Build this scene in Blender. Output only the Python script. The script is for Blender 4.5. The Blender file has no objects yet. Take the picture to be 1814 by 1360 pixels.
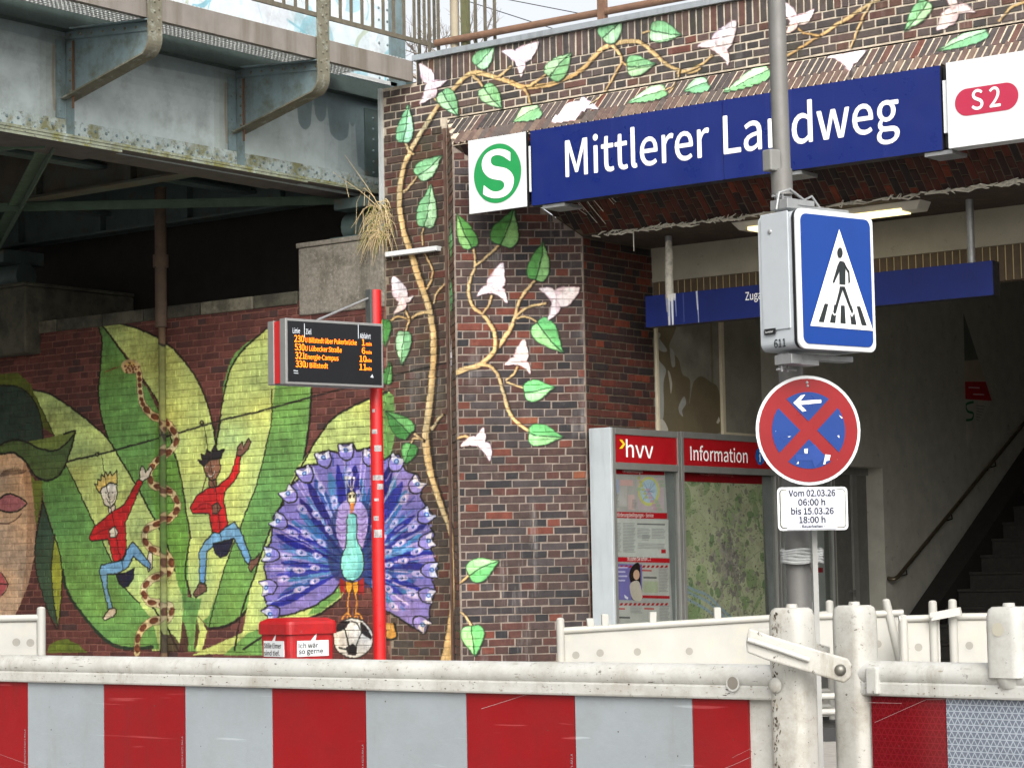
import bpy, bmesh, math, random
import numpy as np
from mathutils import Matrix, Vector

random.seed(11)
RNG = np.random.default_rng(11)
SC = bpy.context.scene
COL = SC.collection
R = math.radians

# ------------------------------------------------------------------ camera
# World: x along the station front (to the right), y into the station, z up (metres).
FPX, PITCH, ROLL, YAW, EYE = 4174.5, R(4.612), R(-1.065), R(37.293), 1.4
_fw = np.array([-math.sin(YAW)*math.cos(PITCH), math.cos(YAW)*math.cos(PITCH), math.sin(PITCH)])
_r0 = np.array([math.cos(YAW), math.sin(YAW), 0.0])
_u0 = np.cross(_r0, _fw)
_rt = math.cos(ROLL)*_r0 + math.sin(ROLL)*_u0
_up = -math.sin(ROLL)*_r0 + math.cos(ROLL)*_u0
CAMP = np.array([0, 0, EYE])
cam_data = bpy.data.cameras.new('camera')
cam = bpy.data.objects.new('camera', cam_data)
COL.objects.link(cam)
cam_data.sensor_fit = 'HORIZONTAL'
cam_data.sensor_width = 36.0
cam_data.lens = FPX/1814*36.0
cam_data.clip_start = 0.1
cam_data.clip_end = 2000
_m = Matrix.Identity(4)
for _i, _c in enumerate((_rt, _up, -_fw)):
    for _j in range(3):
        _m[_j][_i] = _c[_j]
_m.translation = Vector(CAMP)
cam.matrix_world = _m
SC.camera = cam

# ------------------------------------------------------------------ sky, sun, exposure
SUN_EL, SUN_AZ = 36.0, 46.0          # overcast: broad soft sun from behind the camera, a little to the right
wd = bpy.data.worlds.new('World')
SC.world = wd
wd.use_nodes = True
_nt = wd.node_tree
_bg = _nt.nodes['Background']
_sky = _nt.nodes.new('ShaderNodeTexSky')
_sky.sky_type = 'NISHITA'
_sky.sun_disc = False
_sky.sun_elevation = R(SUN_EL)
_sky.sun_rotation = R(180 - SUN_AZ)
_sky.air_density = 1.0
_sky.dust_density = 6.0
_sky.ozone_density = 1.0
_hs = _nt.nodes.new('ShaderNodeHueSaturation')      # thin high cloud: the whole sky is paler than clear air
_hs.inputs['Saturation'].default_value = 0.22
_nt.links.new(_sky.outputs[0], _hs.inputs['Color'])
_nt.links.new(_hs.outputs[0], _bg.inputs[0])
_bg.inputs[1].default_value = 0.15
_sl = bpy.data.lights.new('sun', 'SUN')
_sl.energy = 0.6
_sl.angle = R(50)
_sl.color = (1.0, 0.96, 0.90)
sun = bpy.data.objects.new('sun', _sl)
COL.objects.link(sun)
_d = Vector((math.sin(R(SUN_AZ))*math.cos(R(SUN_EL)), -math.cos(R(SUN_AZ))*math.cos(R(SUN_EL)), math.sin(R(SUN_EL))))
sun.rotation_euler = _d.to_track_quat('Z', 'Y').to_euler()
sun.location = (5, -10, 20)
SC.view_settings.view_transform = 'Standard'
SC.view_settings.look = 'None'
SC.view_settings.gamma = 1.0
SC.view_settings.exposure = 0.85
SC.view_settings.use_curve_mapping = False
SC.cycles.max_bounces = 6
SC.cycles.diffuse_bounces = 3
SC.cycles.glossy_bounces = 2
SC.cycles.transparent_max_bounces = 8
SC.cycles.use_denoising = True


# ------------------------------------------------------------------ measuring: where a sight line meets a plane of the place
def ray(px, py):
    return (px-907)/FPX*_rt - (py-680)/FPX*_up + _fw
def on(px, py, n, d):
    n = np.array(n, float); r = ray(px, py)
    return CAMP + (d - n@CAMP)/(n@r)*r
def PX(px, py, x): return on(px, py, (1, 0, 0), x)
def PY(px, py, y): return on(px, py, (0, 1, 0), y)
def PZ(px, py, z): return on(px, py, (0, 0, 1), z)
def PD(px, py, d): return CAMP + d*ray(px, py)
def proj(p):
    q = np.asarray(p, float) - CAMP
    z = q@_fw
    return 907 + FPX*(q@_rt)/z, 680 - FPX*(q@_up)/z, z

# ------------------------------------------------------------------ object helpers
def lin(c):
    c = np.asarray(c, float)/255.0
    return tuple(np.where(c <= 0.04045, c/12.92, ((c+0.055)/1.055)**2.4))

def tag(o, label=None, cat=None, group=None, kind=None):
    if label: o['label'] = label
    if cat: o['category'] = cat
    if group: o['group'] = group
    if kind: o['kind'] = kind
    return o

def empty(name, loc, label=None, cat=None, group=None, parent=None):
    o = bpy.data.objects.new(name, None)
    o.empty_display_size = 0.2
    COL.objects.link(o)
    if parent is not None:
        o.parent = parent
        o.location = Vector(loc) - parent.matrix_world.translation
    else:
        o.location = loc
    o.matrix_world = Matrix.Translation(Vector(loc))
    return tag(o, label, cat, group)

def unit(v):
    v = np.asarray(v, float)
    return v/np.linalg.norm(v)

class MB:
    """collects shapes given in world coordinates into one mesh"""
    def __init__(s):
        s.v, s.f, s.m, s.sm = [], [], [], []
    def add(s, vs, fs, mi=0, smooth=False):
        n = len(s.v)
        s.v += [tuple(map(float, p)) for p in vs]
        for f in fs:
            s.f.append([n+i for i in f]); s.m.append(mi); s.sm.append(smooth)
        return s
    def obox(s, c, ax, h, mi=0):
        c = np.asarray(c, float); a = [np.asarray(x, float) for x in ax]
        vs = [c + i*a[0]*h[0] + j*a[1]*h[1] + k*a[2]*h[2] for i in (-1, 1) for j in (-1, 1) for k in (-1, 1)]
        fs = [(0, 1, 3, 2), (4, 6, 7, 5), (0, 4, 5, 1), (2, 3, 7, 6), (0, 2, 6, 4), (1, 5, 7, 3)]
        return s.add(vs, fs, mi)
    def box(s, x0, x1, y0, y1, z0, z1, mi=0):
        return s.obox(((x0+x1)/2, (y0+y1)/2, (z0+z1)/2), ((1, 0, 0), (0, 1, 0), (0, 0, 1)), (abs(x1-x0)/2, abs(y1-y0)/2, abs(z1-z0)/2), mi)
    def prism(s, pts, ext, mi=0):
        """closed polygon pts swept by vector ext"""
        pts = [np.asarray(p, float) for p in pts]; e = np.asarray(ext, float); n = len(pts)
        vs = pts + [p+e for p in pts]
        nrm = sum((np.cross(pts[i]-pts[0], pts[(i+1) % n]-pts[0]) for i in range(n)), np.zeros(3))
        flip = nrm@e > 0
        base = list(range(n)); top = list(range(n, 2*n))
        fs = [base[::-1] if flip else base, top if flip else top[::-1]]
        for i in range(n):
            j = (i+1) % n
            q = (i, j, n+j, n+i)
            fs.append(q if flip else q[::-1])
        return s.add(vs, fs, mi)
    def quad(s, a, b, c, d, mi=0):
        return s.add((a, b, c, d), ((0, 1, 2, 3),), mi)
    def tube(s, path, r, n=8, mi=0, caps=True, ref=None):
        path = [np.asarray(p, float) for p in path]
        rr = r if hasattr(r, '__len__') else [r]*len(path)
        vs, fs = [], []
        prev = None
        for i, p in enumerate(path):
            t = unit(path[min(i+1, len(path)-1)] - path[max(i-1, 0)])
            if prev is None:
                g = np.array((0, 0, 1.0)) if abs(t[2]) < 0.9 else np.array((1.0, 0, 0))
                a = unit(np.cross(t, g))
            else:
                a = unit(prev - t*(prev@t))
            prev = a
            b = np.cross(t, a)
            for k in range(n):
                w = 2*math.pi*k/n
                vs.append(p + rr[i]*(math.cos(w)*a + math.sin(w)*b))
        for i in range(len(path)-1):
            for k in range(n):
                k2 = (k+1) % n
                fs.append((i*n+k, i*n+k2, (i+1)*n+k2, (i+1)*n+k))
        s.add(vs, fs, mi, n > 5)
        if caps:
            m = len(vs)
            s.add(vs[:n], (tuple(range(n))[::-1],), mi)
            s.add(vs[m-n:], (tuple(range(n)),), mi)
        return s
    def dome(s, c, nrm, r, h=None, n=7, mi=0):
        """rivet or bolt head"""
        c = np.asarray(c, float); nrm = unit(nrm); h = h or r*0.7
        g = np.array((0, 0, 1.0)) if abs(nrm[2]) < 0.9 else np.array((1.0, 0, 0))
        a = unit(np.cross(nrm, g)); b = np.cross(nrm, a)
        vs = []
        for rad, up in ((1, -0.2), (0.78, 0.62), (0.38, 0.93)):
            for k in range(n):
                w = 2*math.pi*k/n
                vs.append(c + r*rad*(math.cos(w)*a + math.sin(w)*b) + nrm*h*up)
        vs.append(c + nrm*h)
        fs = []
        for i in range(2):
            for k in range(n):
                k2 = (k+1) % n
                fs.append((i*n+k, i*n+k2, (i+1)*n+k2, (i+1)*n+k))
        for k in range(n):
            fs.append((2*n+k, 2*n+(k+1) % n, 3*n))
        return s.add(vs, fs, mi, True)
    def disc(s, c, nrm, r, n=40, mi=0, r_in=None, upv=(0, 0, 1)):
        c = np.asarray(c, float); nrm = unit(nrm)
        a = unit(np.cross(np.asarray(upv, float), nrm)); b = np.cross(nrm, a)
        ring = [c + r*(math.cos(2*math.pi*k/n)*a + math.sin(2*math.pi*k/n)*b) for k in range(n)]
        if r_in is None:
            return s.add(ring, (tuple(range(n)),), mi)
        inner = [c + r_in*(math.cos(2*math.pi*k/n)*a + math.sin(2*math.pi*k/n)*b) for k in range(n)]
        return s.add(ring+inner, [(k, (k+1) % n, n+(k+1) % n, n+k) for k in range(n)], mi)
    def build(s, name, mats, parent=None, bevel=0, fix=True):
        me = bpy.data.meshes.new(name)
        org = Vector((0, 0, 0))
        if parent is not None:
            org = parent.matrix_world.translation.copy()
        vs = [(p[0]-org.x, p[1]-org.y, p[2]-org.z) for p in s.v]
        me.from_pydata(vs, [], s.f)
        mats = mats if isinstance(mats, (list, tuple)) else [mats]
        for m in mats: me.materials.append(m)
        me.polygons.foreach_set('material_index', s.m)
        me.polygons.foreach_set('use_smooth', s.sm)
        me.update()
        o = bpy.data.objects.new(name, me)
        COL.objects.link(o)
        if parent is not None:
            o.parent = parent
            o.matrix_world = Matrix.Translation(org)
        if bevel:
            b = o.modifiers.new('bevel', 'BEVEL'); b.width = bevel; b.segments = 2; b.limit_method = 'ANGLE'; b.angle_limit = R(40)
        return o

def rounded(w, h, r, n=5):
    """rounded rectangle outline centred on 0,0"""
    out = []
    for cx, cy, a0 in ((w/2-r, h/2-r, 0), (-w/2+r, h/2-r, 90), (-w/2+r, -h/2+r, 180), (w/2-r, -h/2+r, 270)):
        for k in range(n+1):
            a = R(a0 + 90*k/n)
            out.append((cx + r*math.cos(a), cy + r*math.sin(a)))
    return out

# flat lettering: the outline of the built-in face, turned into a mesh
_FC = {}
try:      # the sans-serif face that ships with Blender; the built-in face if it is missing
    import os
    FONT = bpy.data.fonts.load(os.path.join(bpy.utils.resource_path('LOCAL'), 'datafiles', 'fonts', 'Noto Sans CJK Regular.woff2'))
except Exception:
    FONT = None
def _text_meshes(strings):
    """all lines in one text block (one pass over the face), then taken apart line by line"""
    cu = bpy.data.curves.new('tmp', 'FONT')
    if FONT is not None: cu.font = FONT
    cu.body = '\n'.join(strings); cu.size = 1.0; cu.resolution_u = 4; cu.space_line = 3.0
    ob = bpy.data.objects.new('tmp', cu)
    COL.objects.link(ob)
    me = bpy.data.meshes.new_from_object(ob.evaluated_get(bpy.context.evaluated_depsgraph_get()))
    co = np.array([v.co[:2] for v in me.vertices])
    ln = np.floor((-co[:, 1]+1.5)/3.0).astype(int)
    faces = [tuple(p.vertices) for p in me.polygons]
    for k, t in enumerate(strings):
        idx = np.nonzero(ln == k)[0]; mp = {int(v): i for i, v in enumerate(idx)}
        _FC[t] = (co[idx]+np.array([0, 3.0*k]) if len(idx) else np.zeros((1, 2)), [tuple(mp[v] for v in f) for f in faces if f[0] in mp])
    bpy.data.objects.remove(ob); bpy.data.curves.remove(cu); bpy.data.meshes.remove(me)
_text_meshes(['H', 'Mittlerer', 'Landweg', 'S 2', 'Zugang', 'hvv', 'Tarifbestimmungen', 'Beförderungsbedingungen – Service', 'Wussten Sie schon ...?', 'Information', 'Netzplan Hamburg', 'i', 'Lummer', '611',
              'Vom 02.03.26', '06:00 h', 'bis 15.03.26', '18:00 h', '- Bauarbeiten -', '230', '530', '321', '330', 'U Billstedt über Pukerbrücke', 'U Lübecker Straße', 'Energie-Campus', 'U Billstedt', '1', '6', '10', '11', 'min',
              'Linie', 'Ziel', 'Abfahrt', 'Stille Eimer', 'sind tief.', 'Ich wär', 'so gerne', 'VZ 605 E DIN 67520 A 6171.RA1.A'])
def glyphs(txt, off=0.0, space=1.0):
    if txt not in _FC: _text_meshes([txt])
    return _FC[txt]

def _ink(mb, q, fs, o, u, v, e, mi):
    """bolder strokes: the same outline laid a hair apart"""
    nn = np.cross(u, v); nn = nn/np.linalg.norm(nn)
    if nn@(CAMP-o) < 0: nn = -nn
    for i, (dx, dy) in enumerate(((0, 0), (1, 0), (-1, 0), (0, 1), (0, -1)) if e else ((0, 0),)):
        mb.add([o + (a+dx*e)*u + (b+dy*e)*v + nn*0.00025*i for a, b in q], fs, mi)

def letter(mb, txt, o, u, v, w=None, h=None, off=0.0, mi=0, space=1.0, align='l'):
    """lay text on a plane: o = lower-left corner, u / v unit vectors, w and/or h = size of the inked box"""
    vs, fs = glyphs(txt, off, space)
    lo, hi = vs.min(0), vs.max(0)
    sz = np.maximum(hi-lo, 1e-6)
    sx = w/sz[0] if w else h/sz[1]
    sy = h/sz[1] if h else sx
    if w and not h: sy = sx
    q = (vs-lo)*np.array([sx, sy])
    if align == 'c': q[:, 0] -= q[:, 0].max()/2
    if align == 'r': q[:, 0] -= q[:, 0].max()
    o = np.asarray(o, float); u = np.asarray(u, float); v = np.asarray(v, float)
    _ink(mb, q, fs, o, u, v, off*(h or w*0.2), mi)
    return mb

def letter_b(mb, txt, o, u, v, w, cap, off=0.0, mi=0, space=1.0):
    """text on its baseline: o = baseline start, w = inked width, cap = capital height"""
    vs, fs = glyphs(txt, off, space)
    lo, hi = vs[:, 0].min(), vs[:, 0].max()
    sy = cap/glyphs('H')[0][:, 1].max(); sx = w/(hi-lo) if w else sy
    o = np.asarray(o, float); u = np.asarray(u, float); v = np.asarray(v, float)
    _ink(mb, [((a-lo)*sx, b*sy) for a, b in vs], fs, o, u, v, off*cap, mi)
    return mb

# ------------------------------------------------------------------ materials
def _new(name):
    m = bpy.data.materials.new(name); m.use_nodes = True
    nt = m.node_tree
    return m, nt, nt.nodes['Principled BSDF']

def N(nt, t, **kw):
    n = nt.nodes.new('ShaderNode'+t)
    for k, v in kw.items():
        if k.startswith('i_'): n.inputs[int(k[2:])].default_value = v
        else: setattr(n, k, v)
    return n

def noise(nt, scale, detail=4, rough=0.6, vec=None, stretch=None):
    g = N(nt, 'NewGeometry')
    src = vec or g.outputs['Position']
    if stretch:
        mp = N(nt, 'Mapping'); mp.inputs['Scale'].default_value = stretch
        nt.links.new(src, mp.inputs['Vector']); src = mp.outputs[0]
    n = N(nt, 'TexNoise'); n.inputs['Scale'].default_value = scale; n.inputs['Detail'].default_value = detail
    n.inputs['Roughness'].default_value = rough
    nt.links.new(src, n.inputs['Vector'])
    return n.outputs['Fac']

def ramp(nt, fac, lo, hi, a=0.0, b=1.0):
    r = N(nt, 'MapRange'); r.inputs[1].default_value = lo; r.inputs[2].default_value = hi
    r.inputs[3].default_value = a; r.inputs[4].default_value = b
    nt.links.new(fac, r.inputs[0])
    return r.outputs[0]

def mix(nt, fac, a, b, mode='MIX'):
    n = N(nt, 'Mix', data_type='RGBA', blend_type=mode)
    for sock, val in ((n.inputs[0], fac), (n.inputs[6], a), (n.inputs[7], b)):
        if hasattr(val, 'is_linked') or hasattr(val, 'node'): nt.links.new(val, sock)
        elif isinstance(val, (int, float)): sock.default_value = val
        else: sock.default_value = tuple(val)+(1,) if len(val) == 3 else val
    return n.outputs[2]

def math_(nt, op, a, b=None):
    n = N(nt, 'Math', operation=op)
    for i, val in enumerate((a, b)):
        if val is None: continue
        if hasattr(val, 'node'): nt.links.new(val, n.inputs[i])
        else: n.inputs[i].default_value = val
    return n.outputs[0]

def bump(nt, bs, h, strength=0.3, dist=0.01):
    b = N(nt, 'Bump'); b.inputs['Strength'].default_value = strength; b.inputs['Distance'].default_value = dist
    nt.links.new(h, b.inputs['Height']); nt.links.new(b.outputs[0], bs.inputs['Normal'])

def mat(name, col, rough=0.6, metal=0.0, var=0.18, vs=6.0, spots=None, streak=None, bmp=None, spec=0.5, coat=0):
    """base colour (0-255), soft variation, optional dirt: spots / streak = (colour, scale, low, high, amount)"""
    m, nt, bs = _new(name)
    c = lin(col)
    f = noise(nt, vs, 5)
    out = mix(nt, ramp(nt, f, 0.25, 0.75), tuple(x*(1-var) for x in c), tuple(min(1, x*(1+var)) for x in c))
    if spots:
        for k, (sc, s, lo, hi, amt) in enumerate(spots if isinstance(spots[0][0], (tuple, list)) else [spots]):
            n2 = noise(nt, s, 8, 0.7)
            out = mix(nt, ramp(nt, n2, lo, hi, 0, amt), out, lin(sc))
    if streak:
        sc, s, lo, hi, amt = streak
        n3 = noise(nt, s, 6, 0.65, stretch=(1, 1, 0.09))
        out = mix(nt, ramp(nt, n3, lo, hi, 0, amt), out, lin(sc))
    nt.links.new(out, bs.inputs['Base Color'])
    bs.inputs['Roughness'].default_value = rough
    bs.inputs['Metallic'].default_value = metal
    bs.inputs['Specular IOR Level'].default_value = spec
    bs.inputs['Coat Weight'].default_value = coat
    if rough < 0.7:
        nt.links.new(ramp(nt, noise(nt, vs*3, 4), 0.3, 0.7, max(0.05, rough-0.1), rough+0.12), bs.inputs['Roughness'])
    if bmp:
        bump(nt, bs, noise(nt, bmp[0], 6, 0.6), bmp[1], bmp[2] if len(bmp) > 2 else 0.01)
    return m

def emit(name, col, strength):
    m, nt, bs = _new(name)
    c = lin(col)
    bs.inputs['Base Color'].default_value = (*c, 1)
    bs.inputs['Emission Color'].default_value = (*c, 1)
    bs.inputs['Emission Strength'].default_value = strength
    return m

# ---- a sheet of paint: shapes drawn in the coordinates of one plane of the place, kept as a picture made here
def smooth(pts, closed=True, k=6):
    p = np.asarray(pts, float); n = len(p)
    if n < 3: return p
    out = []
    rng = range(n if closed else n-1)
    for i in rng:
        p0 = p[(i-1) % n] if closed or i > 0 else p[0]
        p1 = p[i]; p2 = p[(i+1) % n]
        p3 = p[(i+2) % n] if closed or i+2 < n else p[-1]
        for t in np.arange(k)/k:
            out.append(0.5*((2*p1)+(-p0+p2)*t+(2*p0-5*p1+4*p2-p3)*t*t+(-p0+3*p1-3*p2+p3)*t**3))
    if not closed: out.append(p[-1])
    return np.array(out)

class Canvas:
    def __init__(s, name, n, d, a, b, a0, a1, b0, b1, res, bg=None):
        s.name, s.n, s.d, s.a, s.b = name, n, d, np.array(a, float), np.array(b, float)
        s.a0, s.a1, s.b0, s.b1, s.res = a0, a1, b0, b1, res
        s.W, s.H = int((a1-a0)*res), int((b1-b0)*res)
        s.im = np.zeros((s.H, s.W, 4), np.float32)
        if bg is not None: s.im[..., :3] = np.array(bg)/255.0; s.im[..., 3] = 1
        s.direct = False
    def P(s, pts):
        out = []
        for x, y in pts:
            if s.direct: out.append(((x-s.a0)*s.res, (y-s.b0)*s.res)); continue
            p = on(x, y, s.n, s.d)
            out.append(((p@s.a - s.a0)*s.res, (p@s.b - s.b0)*s.res))
        return np.array(out)
    def _blend(s, x0, y0, cov, col, alpha=1.0):
        h, w = cov.shape
        X0, Y0 = max(0, x0), max(0, y0); X1, Y1 = min(s.W, x0+w), min(s.H, y0+h)
        if X1 <= X0 or Y1 <= Y0: return
        c = (cov[Y0-y0:Y1-y0, X0-x0:X1-x0]*alpha)[..., None]
        t = s.im[Y0:Y1, X0:X1]
        cc = np.array(col, float)/255.0
        a0 = t[..., 3:4]
        na = c + a0*(1-c)
        t[..., :3] = np.where(na > 1e-4, (cc*c + t[..., :3]*a0*(1-c))/np.maximum(na, 1e-4), cc)
        t[..., 3:4] = na
    def poly(s, pts, col, alpha=1.0, sm=False):
        q = s.P(pts)
        if sm: q = smooth(q)
        x0, y0 = np.floor(q.min(0)).astype(int)-1; x1, y1 = np.ceil(q.max(0)).astype(int)+2
        if x1 < 0 or y1 < 0 or x0 > s.W or y0 > s.H: return
        x0 = max(x0, -50); y0 = max(y0, -50); x1 = min(x1, s.W+50); y1 = min(y1, s.H+50)
        w, h = x1-x0, y1-y0
        cov = np.zeros((h, w), np.float32); SS = 3
        ax, ay = q[:, 0]-x0, q[:, 1]-y0
        bx, by = np.roll(ax, -1), np.roll(ay, -1)
        grid = np.arange(w+1)
        for iy in range(h):
            for k in range(SS):
                yy = iy + (k+0.5)/SS
                hit = (ay <= yy) != (by <= yy)
                if not hit.any(): continue
                xs = np.sort(ax[hit] + (yy-ay[hit])/(by[hit]-ay[hit])*(bx[hit]-ax[hit]))
                for j in range(0, len(xs)-1, 2):
                    e = np.clip(grid, xs[j], xs[j+1])
                    cov[iy] += (e[1:]-e[:-1])/SS
        s._blend(x0, y0, np.clip(cov, 0, 1), col, alpha)
    def stroke(s, pts, wpx, col, alpha=1.0, sm=True, soft=1.2):
        """wpx: width(s) in photo pixels at wall distance"""
        q = s.P(pts)
        ww = np.asarray(wpx, float) if hasattr(wpx, '__len__') else np.full(len(q), float(wpx))
        if sm and len(q) > 2:
            full = smooth(np.c_[q, ww], closed=False, k=5); q, ww = full[:, :2], full[:, 2]
        r = ww*(22.0/FPX)*s.res/2 if not s.direct else ww*s.res/2
        mx = r.max()+2
        x0, y0 = np.floor(q.min(0)-mx).astype(int); x1, y1 = np.ceil(q.max(0)+mx).astype(int)
        x0 = max(x0, -5); y0 = max(y0, -5); x1 = min(x1, s.W+5); y1 = min(y1, s.H+5)
        if x1 <= x0 or y1 <= y0: return
        cov = np.zeros((y1-y0, x1-x0), np.float32)
        for i in range(len(q)-1):
            a, b = q[i], q[i+1]; rr = max(r[i], r[i+1]) + 2
            u0 = max(x0, int(min(a[0], b[0])-rr)); u1 = min(x1, int(max(a[0], b[0])+rr)+1)
            v0 = max(y0, int(min(a[1], b[1])-rr)); v1 = min(y1, int(max(a[1], b[1])+rr)+1)
            if u1 <= u0 or v1 <= v0: continue
            X, Y = np.meshgrid(np.arange(u0, u1)+0.5, np.arange(v0, v1)+0.5)
            d = b-a; L = max(d@d, 1e-9)
            t = np.clip(((X-a[0])*d[0]+(Y-a[1])*d[1])/L, 0, 1)
            dist = np.hypot(X-a[0]-t*d[0], Y-a[1]-t*d[1])
            c = np.clip((r[i]+(r[i+1]-r[i])*t - dist)/soft + 0.5, 0, 1)
            sub = cov[v0-y0:v1-y0, u0-x0:u1-x0]
            np.maximum(sub, c, out=sub)
        s._blend(x0, y0, cov, col, alpha)
    def ell(s, c, rx, ry, col, alpha=1.0, rot=0, n=20):
        a = np.linspace(0, 2*math.pi, n, endpoint=False); cr, sr = math.cos(rot), math.sin(rot)
        s.poly([(c[0]+rx*math.cos(t)*cr-ry*math.sin(t)*sr, c[1]+rx*math.cos(t)*sr+ry*math.sin(t)*cr) for t in a], col, alpha)
    def weather(s, amt=0.10, wob=0.65):
        """hand-painted look: wobbling edges, uneven coats, soft rims"""
        def field(cx, cy):
            r_ = RNG.standard_normal((s.H//cy+3, s.W//cx+3)).astype(np.float32)
            yy = np.arange(s.H)/cy; xx = np.arange(s.W)/cx
            y0 = yy.astype(int); x0 = xx.astype(int); fy = (yy-y0)[:, None]; fx = (xx-x0)[None, :]
            fy = fy*fy*(3-2*fy); fx = fx*fx*(3-2*fx)
            a = r_[y0][:, x0]; b = r_[y0][:, x0+1]; c = r_[y0+1][:, x0]; d = r_[y0+1][:, x0+1]
            return (a*(1-fx)+b*fx)*(1-fy)+(c*(1-fx)+d*fx)*fy
        dx = (field(13, 13)*0.8+field(5, 5)*0.5)*wob; dy = (field(13, 13)*0.8+field(5, 5)*0.5)*wob
        Y, X = np.mgrid[0:s.H, 0:s.W]
        s.im = s.im[np.clip((Y+dy).round().astype(int), 0, s.H-1), np.clip((X+dx).round().astype(int), 0, s.W-1)]
        al = s.im[..., 3:4]; pre = np.concatenate([s.im[..., :3]*al, al], -1)
        pre = (np.roll(pre, 1, 0)+np.roll(pre, -1, 0)+np.roll(pre, 1, 1)+np.roll(pre, -1, 1)+2*pre)/6
        s.im = np.concatenate([pre[..., :3]/np.maximum(pre[..., 3:4], 1e-4), pre[..., 3:4]], -1)
        tone = 1 + amt*(0.5*field(60, 40)+0.45*field(26, 7)+0.4*field(6, 18)+0.3*field(4, 4))
        warm = 0.35*amt*field(80, 50)
        for k, w in enumerate((1, 0.2, -1)): s.im[..., k] = np.clip(s.im[..., k]*(tone+w*warm), 0, 1)
    def image(s):
        im = bpy.data.images.new(s.name, s.W, s.H, alpha=True)
        im.alpha_mode = 'CHANNEL_PACKED'
        im.pixels.foreach_set(np.ascontiguousarray(s.im, np.float32).ravel())
        im.update(); im.pack()
        return im
    def sample(s, nt):
        """nodes: colour and cover of the paint at a world position"""
        if not hasattr(s, '_img'): s._img = s.image()
        g = N(nt, 'NewGeometry')
        cx = N(nt, 'CombineXYZ')
        for k, (ax, lo, hi) in enumerate(((s.a, s.a0, s.a1), (s.b, s.b0, s.b1))):
            vm = N(nt, 'VectorMath', operation='DOT_PRODUCT'); vm.inputs[1].default_value = tuple(ax)
            nt.links.new(g.outputs['Position'], vm.inputs[0])
            r = ramp(nt, vm.outputs['Value'], lo, hi)
            r.node.clamp = False
            nt.links.new(r, cx.inputs[k])
        t = N(nt, 'TexImage', extension='CLIP', interpolation='Linear'); t.image = s._img
        nt.links.new(cx.outputs[0], t.inputs[0])
        return t.outputs[0], t.outputs[1]

def brick_mat(name, canvas=None, mortar=None, efflo=0.25, drip=0.0, rough=0.85, paint_dirt=0.0, soot=0.0, moss=None, gain=1.0):
    """fired clay (colour from the 'tint' attribute) or mortar, with whatever is painted on that plane"""
    m, nt, bs = _new(name)
    if mortar is None:
        at = N(nt, 'Attribute', attribute_name='tint'); base = at.outputs['Color']
    else:
        rgb = N(nt, 'RGB'); rgb.outputs[0].default_value = (*lin(mortar), 1); base = rgb.outputs[0]
    f1 = noise(nt, 14, 6, 0.7)
    base = mix(nt, 1.0, base, mix(nt, ramp(nt, f1, 0.3, 0.7), (0.66, 0.64, 0.64), (1.25, 1.22, 1.2)), 'MULTIPLY')
    f2 = noise(nt, 70, 3, 0.6)
    base = mix(nt, ramp(nt, f2, 0.55, 0.75, 0, 0.5), base, mix(nt, 0.5, base, (0.02, 0.018, 0.018)))
    if efflo:
        f3 = noise(nt, 5, 8, 0.75, stretch=(1, 1, 0.45))
        base = mix(nt, ramp(nt, f3, 0.60, 0.78, 0, efflo), base, (0.42, 0.40, 0.37))
    if drip:
        f8 = noise(nt, 7, 6, 0.7, stretch=(1, 1, 0.07))
        f9 = noise(nt, 1.6, 3)
        base = mix(nt, math_(nt, 'MULTIPLY', ramp(nt, f8, 0.55, 0.70, 0, drip), ramp(nt, f9, 0.45, 0.6)), base, (0.46, 0.44, 0.42))
    if soot:
        f5 = noise(nt, 1.1, 6, 0.6)
        base = mix(nt, ramp(nt, f5, 0.42, 0.62, 0, soot), base, (0.022, 0.02, 0.018))
    if moss:
        f6 = noise(nt, 3.0, 7, 0.7)
        base = mix(nt, ramp(nt, f6, 0.5, 0.66, 0, moss), base, lin((70, 74, 34)))
    if canvas is not None:
        c, a = canvas.sample(nt)
        f4 = noise(nt, 26, 8, 0.8)
        a2 = math_(nt, 'MULTIPLY', a, ramp(nt, f4, 0.30, 0.46, 0.35, 0.96))
        c2 = mix(nt, 1.0, c, mix(nt, ramp(nt, noise(nt, 5, 8, 0.7), 0.28, 0.72), tuple(gain*v for v in (0.74, 0.75, 0.72)), tuple(gain*v for v in (1.14, 1.13, 1.12))), 'MULTIPLY')
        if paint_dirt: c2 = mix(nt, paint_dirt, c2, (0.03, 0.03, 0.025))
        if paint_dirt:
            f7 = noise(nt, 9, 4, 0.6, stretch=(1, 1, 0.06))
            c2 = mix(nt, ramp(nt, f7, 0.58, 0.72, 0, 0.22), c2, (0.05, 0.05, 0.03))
        base = mix(nt, a2, base, c2)
    nt.links.new(base, bs.inputs['Base Color'])
    bs.inputs['Roughness'].default_value = rough
    bs.inputs['Specular IOR Level'].default_value = 0.3
    bump(nt, bs, noise(nt, 60, 5, 0.7), 0.5, 0.004)
    return m

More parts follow.
